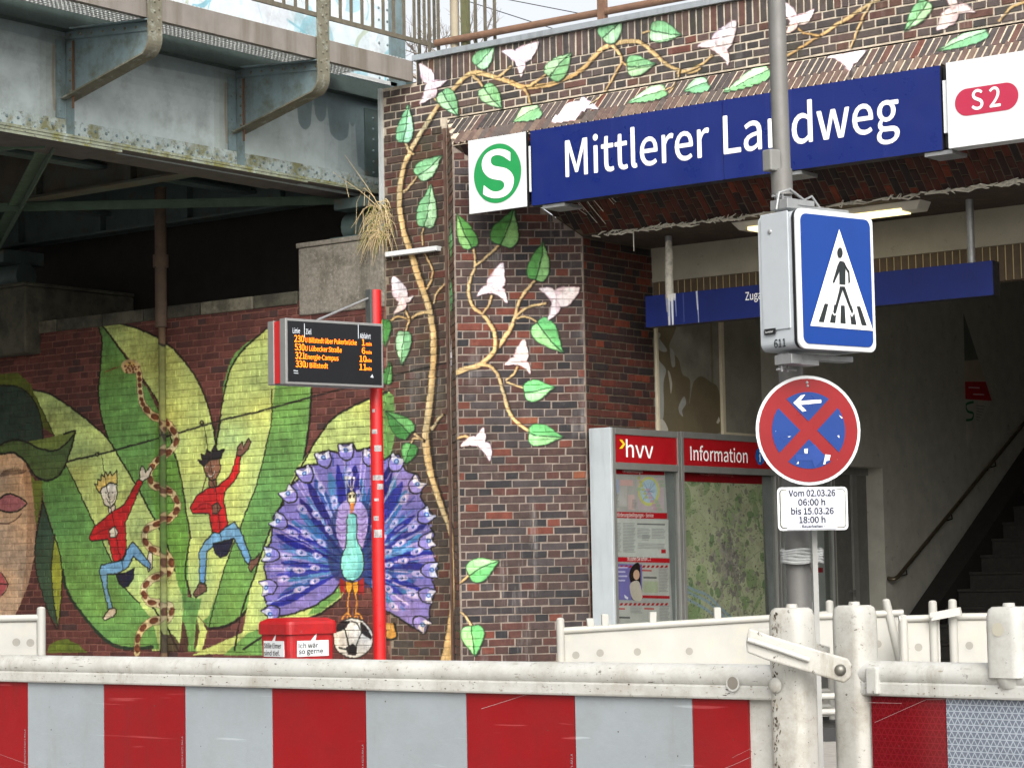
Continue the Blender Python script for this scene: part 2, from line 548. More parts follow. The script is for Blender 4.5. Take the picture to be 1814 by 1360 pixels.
# ------------------------------------------------------------------ bricks
def brick_rows(s0, s1, t0, t1, ranges=None, L=0.25, Hc=0.072, J=0.011, start=0):
    """header course / stretcher course in turn; ranges(t_mid) -> [(s_a, s_b)]"""
    out = []
    n = int(round((t1-t0)/Hc))
    for i in range(n):
        ta = t0 + i*Hc; tm = ta+Hc/2
        row = i+start
        pitch = L if row % 2 else L/2
        off = (0.0, 0.0, L/4, L/2)[row % 4] if row % 2 else L/4
        segs = ranges(tm) if ranges else [(s0, s1)]
        for a, b in segs:
            k0 = math.floor((a-off)/pitch)
            s = off + k0*pitch
            while s < b:
                x0, x1 = max(a, s), min(b, s+pitch)
                if x1-x0 > 0.03: out.append((x0+J/2, x1-J/2, ta+J/2, ta+Hc-J/2))
                s += pitch
    return out

def _brick_local(L, H, var):
    """face at y = 0 looking to -y, centre at 0; chamfered rim, sides running back"""
    rr = random.Random(var)
    c = 0.004
    def j(): return rr.uniform(-0.0026, 0.0026)
    a, b = L/2, H/2
    fr = [(-a+c+j(), j()*0.6, -b+c+j()), (a-c+j(), j()*0.6, -b+c+j()), (a-c+j(), j()*0.6, b-c+j()), (-a+c+j(), j()*0.6, b-c+j())]
    rim = [(-a+j(), 0.004, -b+j()), (a+j(), 0.004, -b+j()), (a+j(), 0.004, b+j()), (-a+j(), 0.004, b+j())]
    bk = [(x, 0.03, z) for x, y, z in rim]
    vs = fr+rim+bk
    fs = [(0, 1, 2, 3)]
    for i in range(4):
        k = (i+1) % 4
        fs.append((4+i, 4+k, k, i)); fs.append((8+i, 8+k, 4+k, 4+i))
    return vs, fs

BR = {}      # key -> list of bricks waiting to be built
def lay(key, O, U, V, Nn, rects, palette, m, proud=0.003, hide=None):
    """rects in (s, t) on the plane through O; U along s, V along t, Nn outward"""
    O, U, V, Nn = (np.asarray(x, float) for x in (O, U, V, Nn))
    lst = BR.setdefault(key, [])
    for (a, b, c, d) in rects:
        a += random.uniform(-0.002, 0.003); b -= random.uniform(-0.002, 0.003); c += random.uniform(-0.001, 0.002); d -= random.uniform(-0.001, 0.002)
        ctr = O + U*((a+b)/2) + V*((c+d)/2) + Nn*random.uniform(-proud, proud)
        lst.append((ctr, U, V, Nn, b-a, d-c, random.choices(palette[0], palette[1])[0], m))

def finish_bricks(key, parent, ok, limit=300, single='brick', rest='brickwork'):
    lst = BR[key]
    sc = []
    for i, b in enumerate(lst):
        px, py, z = proj(b[0])
        to = unit(CAMP-b[0])
        area = b[4]*b[5]*max(0, to@b[3])/(z*z)
        sc.append(area if (0 < px < 1814 and 0 < py < 1150 and ok(px, py, b)) else 0)
    order = np.argsort(sc)[::-1]
    pick = set(int(i) for i in order[:limit] if sc[i] > 0)
    cache = {}
    org = parent.matrix_world.translation
    for i in sorted(pick):
        ctr, U, V, Nn, L, H, tint, m = lst[i]
        var = i % 5; L = round(L*500)/500; H = round(H*1000)/1000
        k = (round(L, 3), round(H, 3), tint, var, m.name)
        if k not in cache:
            vs, fs = _brick_local(L, H, var)
            me = bpy.data.meshes.new(single)
            me.from_pydata(vs, [], fs)
            ca = me.color_attributes.new('tint', 'FLOAT_COLOR', 'POINT')
            ca.data.foreach_set('color', np.tile((*lin(tint), 1.0), len(vs)).astype(np.float32))
            me.materials.append(m)
            cache[k] = me
        o = bpy.data.objects.new(single, cache[k])
        COL.objects.link(o)
        o.parent = parent
        M = Matrix.Identity(4)
        for c, ax in enumerate((U, -Nn, V)):
            for r_ in range(3): M[r_][c] = ax[r_]
        M.translation = Vector(ctr)
        o.matrix_world = M
    groups = {}
    for i, b in enumerate(lst):
        if i not in pick: groups.setdefault(b[7].name, []).append((i, b))
    V_, F_, C_, MI, mats = [], [], [], [], []
    for mi, (mn, bl) in enumerate(groups.items()):
        mats.append(bl[0][1][7])
        for i, (ctr, U, V, Nn, L, H, tint, m) in bl:
            vs, fs = _brick_local(L, H, i % 5)
            n = len(V_)
            col = (*lin(tint), 1.0)
            for x, y, z in vs:
                p = ctr + U*x - Nn*y + V*z
                V_.append((p[0]-org.x, p[1]-org.y, p[2]-org.z)); C_.append(col)
            for f in fs: F_.append([n+q for q in f]); MI.append(mi)
    me = bpy.data.meshes.new(rest)
    me.from_pydata(V_, [], F_)
    ca = me.color_attributes.new('tint', 'FLOAT_COLOR', 'POINT')
    ca.data.foreach_set('color', np.array(C_, np.float32).ravel())
    for m in mats: me.materials.append(m)
    me.polygons.foreach_set('material_index', MI)
    o = bpy.data.objects.new(rest, me)
    COL.objects.link(o); o.parent = parent
    o.matrix_world = Matrix.Translation(org)
    o['kind'] = 'stuff'
    return o

# ------------------------------------------------------------------ main planes of the place
YA = 17.109                      # front plane of abutment and station wall
XW0 = -14.54                     # left edge of the station wall
XF0, XA, YR = -13.749, -13.42, 16.78   # splayed portal frame: start, ridge (x, y)
ZH, ZR = 5.679, 5.35              # hood: top, ridge
XJ, YI, ZC = -12.57, 17.63, 4.50      # jamb, inner edge of the splay, lobby ceiling
YB = 18.77                       # back of the jamb
GZ = 0.10                        # pavement level

# ------------------------------------------------------------------ the painting on the walls
CF = Canvas('wall_painting', (0, 1, 0), YA, (1, 0, 0), (0, 0, 1), -20.6, -7.2, 0.3, 6.4, 180)
_q = 0.70711
CP = Canvas('pier_painting', (1, -1, 0), XA-YR, (_q, _q, 0), (0, 0, 1), (XA+YR)*_q-0.02, (XA+YR)*_q+1.24, 0.3, 5.4, 200)
CH = Canvas('hood_painting', (0, 1, -1), YR-ZR, (1, 0, 0), (0, 0, 1), -13.9, -7.2, 5.3, 5.75, 180)
CL = Canvas('facet_painting', (1, 1, 0), XA+YR, (1, 0, 0), (0, 0, 1), -13.80, -13.38, 0.3, 5.7, 220)

def za(x0, y0, s):
    return lambda *p: [(x0+p[i]/s, y0+p[i+1]/s) for i in range(0, len(p), 2)]
A_ = za(0, 640, 2.591); B_ = za(440, 740, 3.2); C_ = za(760, 0, 3.941); D_ = za(760, 345, 3.941)
E_ = za(1200, 0, 2.954); G_ = za(400, 0, 3.941); K_ = za(400, 345, 3.941)
INK = (22, 26, 20)
LG, MG, DG = (190, 204, 122), (106, 152, 80), (56, 78, 58)

# big leaves of the jungle, back to front
CF.poly([(-30, 1172), (120, 1168), (300, 1176), (480, 1168), (660, 1172), (660, 1420), (-30, 1420)], (70, 108, 58))
CF.poly(A_(1080, -40, 1050, 20, 1025, 110, 1018, 200, 1000, 290, 985, 400, 900, 700, 872, 800, 850, 960, 900, 1160, 930, 1190, 960, 1225, 1050, 1210, 1130, 1140, 1192, 1020)
        + [(500, 890), (534, 824), (546, 765), (552, 690), (530, 600), (505, 572), (480, 580), (440, 605)], MG)
CF.poly([(470, 585), (430, 620), (408, 655), (396, 700), (388, 750), (383, 790)] + A_(900, 700, 872, 800, 850, 960, 900, 1160, 930, 1190) + [(370, 1090), (400, 1000), (440, 896), (459, 843), (474, 777), (481, 740), (486, 690), (494, 620), (503, 575)], LG)
CF.stroke([(481, 690), (481, 740), (474, 777), (459, 843), (440, 896), (405, 985), (385, 1050), (370, 1110)], 2.5, INK)
CF.stroke([(472, 582), (430, 620), (408, 655), (396, 700), (388, 750), (383, 790)], 4, INK)
CF.stroke([(552, 690), (546, 765), (534, 824), (500, 890), (465, 1000), (440, 1075)] + A_(1050, 1210, 960, 1225), 5, INK)
# leaf behind the peacock
CF.poly([(590, 740), (640, 712), (690, 690), (697, 760), (690, 812), (640, 1000), (602, 1060), (560, 1090), (470, 1120), (420, 1155), (340, 1160), (430, 1120), (445, 1030), (470, 960), (525, 830)], LG)
CF.poly([(672, 690), (697, 700), (700, 760), (688, 830), (640, 1000), (602, 1055), (565, 1085), (545, 1090), (600, 1000), (650, 850)], MG)
CF.poly([(440, 1120), (480, 1108), (470, 1160), (395, 1160)], MG)
CF.stroke([(690, 692), (640, 712), (590, 740), (560, 780), (530, 832), (495, 900), (470, 960), (447, 1030), (430, 1075), (415, 1150)], 4, INK)
CF.stroke([(602, 1060), (560, 1090), (480, 1120), (430, 1150)], 4, INK)
# tall middle leaf with the snake
CF.poly([(173, 566), (180, 605), (177, 650), (174, 700), (181, 745), (192, 778)] + A_(620, 560, 700, 720, 760, 830, 800, 960, 850, 1200, 880, 1330, 830, 1330) + A_(860, 1080, 862, 900, 855, 700, 820, 520, 760, 300) + [(262, 690), (228, 640)], MG)
CF.poly([(173, 566), (215, 573), (260, 588), (300, 612), (335, 650), (358, 690), (374, 740), (383, 790), (362, 850), (342, 930)] + A_(875, 810, 855, 700, 835, 560, 800, 420, 735, 210, 640, 45), LG)
CF.poly(A_(720, 250, 760, 300, 820, 470, 850, 640, 868, 800, 858, 940, 850, 1100, 800, 960, 740, 800, 690, 600), (104, 150, 66))
CF.stroke([(173, 566), (215, 573), (260, 588), (300, 612), (335, 650), (358, 690), (374, 740), (383, 790)], 4, INK)
CF.stroke([(173, 566), (228, 640), (283, 718)] + A_(800, 420, 835, 560, 855, 700, 875, 810), 3.2, INK)
CF.stroke([(172, 566), (180, 605), (177, 650), (174, 700), (181, 745), (192, 778)], 4, INK)
CF.stroke(A_(872, 810, 850, 960, 870, 1060, 900, 1160, 910, 1220, 890, 1330), 3.5, INK)
# left leaf: light upper band, dark lower
CF.poly(A_(150, 130, 230, 150, 330, 215, 430, 295, 490, 350, 540, 430, 620, 560, 700, 710, 760, 830, 800, 960, 840, 1100, 850, 1330, 700, 1330, 640, 1120, 560, 1020, 500, 890, 430, 740, 360, 590, 305, 480, 245, 335, 165, 170), LG)
CF.poly(A_(190, 550, 305, 480, 360, 590, 430, 740, 500, 890, 560, 1020, 640, 1110, 700, 1190, 730, 1320, 590, 1310, 500, 1290, 400, 1190, 310, 1060, 280, 950, 250, 800, 200, 640), MG)
CF.stroke(A_(150, 130, 230, 150, 330, 215, 430, 295, 490, 350, 540, 430, 620, 560, 700, 710, 760, 830, 800, 960), 3.6, INK)
CF.stroke(A_(165, 170, 245, 335, 305, 480, 360, 590, 430, 740, 500, 890, 560, 1020, 640, 1110), 2.6, INK)
CF.stroke(A_(285, 960, 310, 1060, 400, 1190, 500, 1290, 590, 1315, 700, 1310), 7, (30, 48, 34))
CF.stroke(A_(700, 1130, 760, 1210, 800, 1290, 820, 1330), 4, INK)
CF.poly(A_(740, 1260, 790, 1250, 830, 1300, 845, 1335, 730, 1335), (58, 40, 34), 0.8)
# stems at the foot
CF.poly(A_(835, 1180, 860, 1240, 870, 1330, 905, 1330, 915, 1240, 900, 1190, 925, 1090, 860, 1080), MG)
CF.poly(A_(900, 1165, 930, 1195, 950, 1240, 925, 1330, 900, 1330, 915, 1240), LG)
CF.poly(A_(835, 1185, 850, 1215, 865, 1290, 860, 1330, 820, 1330, 830, 1260), (70, 40, 36), 0.9)
CF.poly(A_(900, 1200, 914, 1240, 905, 1300, 890, 1330, 895, 1250), (70, 40, 36), 0.9)
CF.poly(A_(225, 1300, 260, 1280, 310, 1275, 360, 1300, 400, 1335, 215, 1335), (104, 118, 42))
# face under the leaf hat
CF.poly(A_(-60, 425, 0, 422, 60, 420, 110, 450, 140, 520, 155, 640, 166, 760, 155, 900, 130, 1020, 90, 1120, 60, 1175, -60, 1175), (214, 176, 140))
CF.poly(A_(110, 450, 140, 520, 155, 640, 166, 760, 155, 900, 130, 1020, 95, 1110, 120, 900, 125, 700, 105, 520), (180, 136, 102), 0.7)
CF.poly(A_(0, 60, 80, 52, 140, 105, 165, 170, 245, 335, 190, 300, 165, 200, 100, 130, 0, 108, -60, 108, -60, 60), (98, 108, 40))
CF.poly(A_(-60, 110, 0, 110, 60, 115, 120, 140, 165, 200, 190, 280, 197, 365, 120, 365, 60, 360, 0, 380, -60, 390), (46, 66, 56))
CF.stroke(A_(-60, 108, 0, 108, 60, 114, 120, 138, 165, 198, 190, 280, 197, 365), 3, INK)
CF.poly(A_(-60, 388, 0, 383, 60, 363, 120, 370, 180, 398, 240, 375, 290, 335, 345, 318, 340, 350, 318, 420, 300, 475, 260, 530, 215, 547, 160, 522, 110, 452, 60, 420, 0, 424, -60, 424), (84, 104, 58), sm=True)
CF.poly(A_(130, 368, 230, 348, 290, 332, 345, 318, 320, 358, 255, 404, 190, 402, 150, 384), (124, 138, 66), sm=True)
CF.stroke(A_(-60, 386, 0, 381, 60, 361, 120, 369, 180, 400, 245, 408, 300, 380, 345, 320, 290, 334), 3.4, INK)
CF.stroke(A_(345, 320, 338, 355, 318, 420, 300, 475, 260, 530, 215, 547, 160, 522, 110, 452, 60, 420, 0, 424), 4, INK)
for i in range(11):
    x = 4+i*10
    CF.stroke(A_(x-8, 528-i*1.2, x+14, 486+abs(i-5)*3), 2, (52, 36, 28), 0.9, False)
CF.poly(A_(-30, 640, 0, 628, 40, 608, 85, 622, 122, 656, 60, 690, 0, 684, -30, 684), (176, 108, 112))
CF.stroke(A_(-30, 684, 0, 684, 60, 691, 122, 656, 85, 622, 40, 608, 0, 628), 3, INK)
CF.stroke(A_(0, 742, 40, 742, 75, 722, 98, 698), 2, (70, 44, 34))
CF.poly(A_(-20, 965, 5, 968, 36, 1022, 8, 1070, -20, 1100), (182, 92, 96))
CF.stroke(A_(5, 965, 36, 1022, 8, 1072), 2, INK)
CF.stroke(A_(-20, 1022, 36, 1022), 2, INK)
CF.poly(A_(195, 640, 240, 780, 250, 900, 245, 1000, 265, 1220, 225, 1160, 198, 1080, 165, 960, 160, 850, 180, 720), DG)
CF.poly(A_(250, 790, 275, 880, 285, 980, 280, 1080, 265, 1220, 240, 1050, 235, 930), (142, 150, 56))
CF.poly(A_(140, 520, 160, 545, 195, 550, 190, 640, 165, 760, 155, 640), (110, 120, 50))
CF.stroke(A_(195, 640, 180, 720, 160, 850, 165, 960, 198, 1080, 225, 1160, 265, 1225, 280, 1080, 285, 980, 275, 880, 240, 780, 195, 640), 3, INK)
CF.stroke(A_(252, 790, 236, 930, 240, 1050, 265, 1215), 2.2, INK)
# the zip line
CF.stroke(A_(305, 460, 480, 420, 740, 350, 830, 325, 1000, 275, 1192, 228) + [(600, 690), (700, 664), (800, 640)], 3.2, (24, 26, 22), sm=False)
# the snake
SN = A_(585, 30, 625, 30, 640, 75, 642, 130, 655, 195, 695, 245, 745, 268, 790, 310, 808, 360, 785, 405, 735, 445, 700, 480, 685, 520, 702, 565, 755, 582, 802, 620, 814, 668, 780, 718, 720, 745, 672, 770, 664, 820, 700, 862, 760, 882, 786, 930, 760, 980, 705, 992, 660, 1040, 678, 1098, 740, 1112, 786, 1130, 770, 1178, 705, 1190, 655, 1222, 632, 1270, 628, 1335)
CF.stroke(SN, 17.5, (60, 42, 26)); CF.stroke(SN, 16, (214, 194, 146))
_sn = smooth(np.array(SN), closed=False, k=6)
_dl = np.r_[0, np.cumsum(np.hypot(*np.diff(_sn, axis=0).T))]
_s = 14.0
while _s < _dl[-1]-4:
    i = min(int(np.searchsorted(_dl, _s)), len(_sn)-2)
    t = _sn[i+1]-_sn[i]; a = math.atan2(t[1], t[0])
    small = _s < 90
    CF.ell(_sn[i], 4.6 if small else 8.2, 3.6 if small else 5.0, (104, 58, 36), 1, a)
    if not small: CF.ell(_sn[i]+np.array([1.5, 0.8]), 4.4, 2.6, (132, 78, 48), 0.7, a)
    _s += 11.0 if small else 21.0
CF.ell((231, 649), 17, 13, (205, 182, 140)); CF.ell((231, 644), 9, 5, (226, 196, 120))
for i in range(16):
    a = i*2.4; r_ = 3+i*0.75
    CF.ell((232+r_*math.cos(a), 652+r_*0.65*math.sin(a)), 2.2, 1.8, (112, 66, 44))
CF.stroke([(227, 641), (233, 647)], 1.6, INK)
CF.stroke(A_(550, 25, 520, 32, 500, 42, 480, 46), 1.6, (150, 60, 40))

def figure(cv, face, hair, fcol, hcol, parts):
    for pts, col in parts:
        cv.poly(pts, col, sm=False)
        cv.stroke(list(pts)+[pts[0]], 2.2, INK, sm=False)
RED, JEA, NAV = (188, 34, 36), (112, 160, 196), (24, 30, 52)
WH, SKB = (216, 206, 190), (118, 82, 66)
figure(CF, None, None, None, None, [
    (A_(685, 870, 700, 880, 698, 950, 680, 965, 672, 940), WH),
    (A_(520, 918, 565, 910, 580, 870, 608, 825, 640, 860, 692, 930, 685, 955, 612, 895, 590, 940, 540, 975, 490, 975, 492, 1040, 518, 1135, 495, 1138, 470, 1020, 455, 960, 464, 935), JEA),
    (A_(500, 1135, 525, 1130, 535, 1150, 520, 1172, 480, 1187, 470, 1175), WH),
    (A_(530, 975, 575, 970, 615, 950, 612, 995, 590, 1030, 565, 1036, 540, 1010), NAV),
    (A_(640, 545, 640, 505, 650, 480, 660, 484, 668, 507, 690, 480, 698, 492, 684, 528, 655, 552), WH),
    (A_(497, 665, 526, 655, 530, 695, 500, 702), WH),
    (A_(530, 682, 570, 655, 600, 600, 635, 540, 656, 552, 625, 622, 600, 682, 574, 740, 580, 860, 562, 908, 520, 918, 505, 860, 495, 815, 420, 826, 407, 810, 430, 760, 490, 710), RED),
    (A_(500, 775, 525, 755, 541, 780, 535, 806, 505, 808), WH),
    (A_(460, 600, 468, 575, 500, 560, 537, 562, 538, 610, 525, 650, 505, 672, 478, 655), (222, 216, 204)),
    (A_(433, 562, 448, 566, 446, 538, 462, 545, 462, 515, 478, 530, 482, 505, 495, 525, 504, 503, 514, 524, 535, 498, 538, 562, 500, 560, 468, 580, 456, 604), (222, 192, 108)),
    (A_(915, 1018, 945, 1022, 948, 1050, 900, 1082, 885, 1070), SKB),
    (A_(1145, 915, 1170, 905, 1190, 880, 1186, 925, 1150, 966, 1138, 945), SKB),
    (A_(975, 790, 1045, 755, 1075, 735, 1100, 770, 1152, 900, 1140, 932, 1125, 915, 1075, 812, 1000, 830, 950, 870, 940, 1017, 915, 1012, 912, 880, 935, 830), JEA),
    (A_(975, 835, 1030, 826, 1072, 810, 1060, 850, 1040, 890, 1010, 898, 985, 880), NAV),
    (A_(1085, 428, 1090, 395, 1110, 368, 1116, 395, 1142, 350, 1152, 372, 1137, 402, 1105, 437), SKB),
    (A_(960, 540, 990, 535, 995, 575, 960, 580), SKB),
    (A_(950, 582, 1000, 570, 1050, 530, 1070, 490, 1085, 428, 1106, 436, 1095, 510, 1075, 552, 1035, 592, 1027, 640, 1046, 750, 1005, 790, 975, 785, 960, 697, 885, 697, 871, 670, 900, 620), RED),
    (A_(972, 662, 1000, 645, 1014, 670, 1000, 697, 975, 697), SKB),
    (A_(930, 470, 960, 445, 1005, 438, 1013, 490, 995, 532, 973, 547, 945, 522), (132, 94, 76)),
    (A_(908, 452, 928, 458, 922, 424, 943, 432, 948, 403, 968, 420, 985, 383, 1000, 412, 1028, 404, 1012, 447, 960, 452, 934, 484), (34, 34, 38)),
])
for dx, dy, ln in ((0, 0, INK), (462, -118, INK)):
    for ex in (484, 515):
        CF.ell(A_(ex+dx, 602+dy)[0], 2.3, 1.5, (240, 236, 226)); CF.ell(A_(ex+dx, 602+dy)[0], 1.2, 1.2, ln)
    CF.stroke(A_(490+dx, 630+dy, 500+dx, 646+dy, 514+dx, 642+dy, 522+dx, 622+dy), 2.6, (245, 240, 232)); CF.stroke(A_(488+dx, 628+dy, 500+dx, 648+dy, 516+dx, 644+dy, 524+dx, 620+dy), 1.3, ln)
    CF.stroke(A_(500+dx, 600+dy, 496+dx, 622+dy, 506+dx, 622+dy), 1.1, ln)
CF.stroke(A_(420, 800, 470, 775, 505, 765), 2, (120, 18, 22)); CF.stroke(A_(885, 680, 935, 652, 970, 660), 2, (120, 18, 22))
CF.stroke(A_(465, 425, 486, 560, 512, 690, 535, 820, 565, 960), 1.6, INK, sm=False)
CF.stroke(A_(938, 300, 956, 420, 990, 600, 1015, 820), 1.6, INK, sm=False)
CF.stroke(A_(985, 300, 990, 390, 1012, 280), 2.6, INK, sm=False)
for c in A_(445, 425, 925, 283):
    CF.ell(c, 4.2, 4.2, INK); CF.ell(c, 2.2, 2.2, (150, 150, 90))

# the peacock on the football
PC = (np.array(B_(590, 850))[0])
PO = B_(95, 1115, 112, 1080, 85, 1000, 102, 905, 88, 850, 106, 745, 130, 690, 140, 560, 202, 485, 185, 440, 232, 392, 300, 335, 273, 290, 330, 268, 402, 262, 388, 205, 450, 183, 516, 200, 515, 150, 592, 145, 612, 187, 690, 168, 772, 236, 800, 215, 852, 205, 890, 300, 962, 320, 992, 390, 975, 442, 1002, 490, 1042, 540, 1018, 602, 1056, 660, 1034, 742, 1076, 850, 1038, 905, 1062, 980, 1028, 1080, 1022, 1170, 1000, 1222, 940, 1192, 850, 1132, 780, 1092, 700, 985, 690, 932, 520, 932, 480, 992, 380, 1062, 250, 1112, 130, 1132)
CF.poly(PO, (126, 116, 182))
CF.stroke(PO+[PO[0]], 3.4, INK, sm=False)
_po = np.array(PO)
_an = np.arctan2(_po[:, 1]-PC[1], _po[:, 0]-PC[0])
def rim(a):
    """distance from the fan's centre to its rim"""
    d = np.abs(np.angle(np.exp(1j*(_an-a))))
    k = np.argsort(d)[:3]
    return np.hypot(*( _po[k]-PC).T).mean()
rr = random.Random(5)
ANG = [R(158 + i*(360-118)/25.0) for i in range(26)]
def wedge(a, w, r1, r2, col, al):
    pts = [PC+np.array([math.cos(a+w*k), math.sin(a+w*k)])*q for k, q in ((0, r1), (-0.8, r1+(r2-r1)*0.35), (-1, r1+(r2-r1)*0.72), (0, r2), (1, r1+(r2-r1)*0.72), (0.8, r1+(r2-r1)*0.35))]
    CF.poly(pts, tuple(np.clip(np.array(col)+rr.uniform(-12, 12), 0, 255)), al, sm=True)
for i, a in enumerate(ANG):
    rm = rim(a)
    wedge(a+0.03, 0.085, 20, rm*rr.uniform(0.72, 0.88), rr.choice([(44, 104, 160), (58, 120, 172), (40, 84, 150)]), 0.9)
    for k in range(3):
        wedge(a+rr.uniform(-0.06, 0.06), rr.uniform(0.010, 0.02), 30, rm*rr.uniform(0.55, 0.85), rr.choice([(120, 160, 205), (40, 66, 140), (150, 150, 205), (90, 150, 190)]), 0.7)
for i, a in enumerate(ANG):
    rm = rim(a)
    if i % 3 == 1: continue
    wedge(a-0.05, rr.uniform(0.055, 0.085), 26, rm*rr.uniform(0.82, 0.98), rr.choice([(26, 34, 130), (30, 40, 144), (24, 28, 108)]), 0.95)
    for k in range(2):
        a1 = a+rr.uniform(-0.02, 0.06)
        CF.stroke([PC+np.array([math.cos(a1), math.sin(a1)])*q for q in (rm*0.5, rm*0.75, rm*0.98)], rr.uniform(1.5, 3.0), rr.choice([(206, 186, 214), (186, 190, 226), (212, 176, 204)]), 0.7)
for i in range(260):
    a = R(rr.uniform(155, 402)); rm = rim(a); r1 = rm*rr.uniform(0.35, 0.9); L = rr.uniform(6, 20)
    CF.stroke([PC+np.array([math.cos(a), math.sin(a)])*r1, PC+np.array([math.cos(a+0.01), math.sin(a+0.01)])*(r1+L)], rr.uniform(1.5, 4.5), rr.choice([(84, 76, 158), (58, 74, 156), (188, 168, 208), (46, 96, 164), (112, 96, 170), (40, 50, 120)]), 0.55)
CF.poly(B_(470, 560, 530, 500, 640, 470, 720, 540, 740, 700, 730, 860, 690, 960, 640, 940, 590, 900, 540, 930, 480, 900, 440, 760), (20, 34, 82), 0.6, sm=True)
for fr, wob, big in ((0.42, 0.05, 0), (0.60, 0.0, 0), (0.78, 0.06, 0)):
    for i, a in enumerate(ANG):
        if (i + int(fr*10)) % 2: continue
        p = PC + np.array([math.cos(a+wob), math.sin(a+wob)])*rim(a)*fr
        rot = a
        CF.ell(p, 7+fr*6, 3.6+fr*3.4, (190, 176, 218), 0.8, rot); CF.ell(p+np.array([math.cos(a), math.sin(a)])*2, 4.4, 3.6, (206, 196, 226), 0.9, rot)
        CF.ell(p, 2.6, 2.6, (36, 60, 130)); CF.ell(p+np.array([-0.7, -0.8]), 1.1, 1.1, (200, 220, 235))
for c in np.array(B_(125, 1110, 105, 960, 118, 775, 168, 585, 225, 430, 320, 315, 425, 228, 552, 185, 690, 215, 838, 250, 955, 375, 1008, 550, 1018, 698, 1035, 860, 1018, 1005, 985, 1168)):
    a = math.atan2(c[1]-PC[1], c[0]-PC[0]); t = np.array([math.cos(a), math.sin(a)]); n = np.array([-t[1], t[0]])
    k = 1.3
    CF.poly([c-t*15*k+n*1, c-t*7*k+n*10*k, c+t*4*k+n*11*k, c+t*10*k+n*10*k, c+t*6*k, c+t*10*k-n*10*k, c+t*3*k-n*11*k, c-t*8*k-n*9*k], INK, sm=True)
    CF.poly([c-t*13*k+n*1, c-t*6*k+n*9*k, c+t*4*k+n*9.4*k, c+t*9*k+n*9*k, c+t*5*k, c+t*9*k-n*9*k, c+t*3*k-n*9.4*k, c-t*7*k-n*8*k], (142, 132, 200), sm=True)
    CF.poly([c-t*2*k+n*7*k, c+t*5*k+n*8.6*k, c+t*9*k+n*8.6*k, c+t*5*k, c+t*9*k-n*8.6*k, c+t*4*k-n*8.6*k, c-t*1*k-n*6*k], (230, 224, 222), 0.85, sm=True)
    CF.ell(c+t*1, 4.4, 4.4, (60, 90, 160)); CF.ell(c+t*1, 2.2, 2.2, (160, 190, 220))
CF.poly(B_(495, 600, 510, 512, 545, 470, 590, 460, 640, 480, 676, 545, 672, 640, 650, 730, 612, 765, 545, 755, 508, 700), (176, 158, 212), sm=True)
for i in range(7):
    y = 520+i*32
    CF.stroke(B_(500, y, 530, y+22, 560, y+8), 2, (112, 84, 150), 0.8); CF.stroke(B_(610, y+8, 640, y+24, 668, y), 2, (112, 84, 150), 0.8)
bod = B_(562, 560, 585, 545, 609, 560, 612, 680, 640, 750, 652, 830, 635, 892, 590, 920, 550, 906, 526, 850, 535, 780, 556, 700)
CF.stroke(bod+[bod[0]], 4, INK); CF.poly(bod, (138, 214, 204), sm=True)
CF.poly(B_(590, 560, 609, 562, 610, 680, 636, 755, 648, 830, 632, 888, 600, 905, 620, 830, 600, 720), (100, 178, 178), 0.6, sm=True)
for m in (1, -1):
    M = lambda *p: B_(*[v if k % 2 else 588+m*(v-588) for k, v in enumerate(p)])
    CF.poly(M(520, 905, 552, 925, 550, 960, 548, 1005, 536, 985, 524, 1010, 514, 945), (150, 34, 34))
    CF.poly(M(552, 925, 586, 935, 582, 975, 572, 1002, 558, 985), (222, 150, 40)); CF.stroke(M(552, 925, 556, 985, 572, 1002, 582, 975), 1.6, INK)
    CF.stroke(M(568, 1000, 562, 1060, 566, 1110), 2.6, (206, 138, 60)); CF.stroke(M(530, 1138, 548, 1112, 566, 1110, 580, 1135), 3, (206, 138, 60)); CF.stroke(M(566, 1110, 560, 1136), 2.4, (206, 138, 60))
CF.poly(B_(563, 432, 586, 415, 609, 436, 605, 472, 592, 500, 580, 500, 568, 475), (224, 210, 170), sm=True)
CF.stroke(B_(563, 432, 586, 415, 609, 436, 605, 472, 590, 505, 568, 475, 563, 432), 2, INK)
CF.poly(B_(578, 480, 600, 484, 597, 520, 588, 545, 578, 528), (206, 120, 48))
CF.ell(B_(577, 444)[0], 2, 2.6, INK); CF.ell(B_(599, 444)[0], 2, 2.6, INK)
for dx in (-32, -10, 12):
    CF.stroke(B_(586, 415, 586+dx*0.7, 375, 586+dx, 340), 1.6, (216, 196, 150)); CF.ell(B_(586+dx, 338)[0], 2.2, 2.6, (216, 206, 170))
FB = B_(592, 1248)[0]
CF.ell(FB, 36.5, 36.5, INK, n=40); CF.ell(FB, 34.5, 34.5, (214, 206, 194), n=40)
for p in (B_(490, 1195, 500, 1172, 530, 1150, 582, 1148, 548, 1195, 495, 1212), B_(632, 1158, 665, 1175, 700, 1240, 695, 1256, 640, 1218), B_(556, 1300, 590, 1278, 616, 1300, 610, 1345, 560, 1345)):
    CF.poly(p, (26, 26, 28))
CF.stroke(B_(545, 1195, 568, 1290), 3, INK); CF.stroke(B_(640, 1216, 610, 1290), 2, INK); CF.stroke(B_(640, 1216, 620, 1170, 585, 1150), 2, INK); CF.stroke(B_(555, 1310, 510, 1300), 3, INK)
CF.poly(B_(780, 1162, 825, 1163, 842, 1232, 820, 1252, 780, 1256), (190, 140, 66)); CF.stroke(B_(825, 1163, 842, 1232, 820, 1254, 780, 1258), 4, INK)
CF.poly(B_(780, 1172, 815, 1172, 820, 1195, 780, 1200), (212, 170, 100), 0.8)

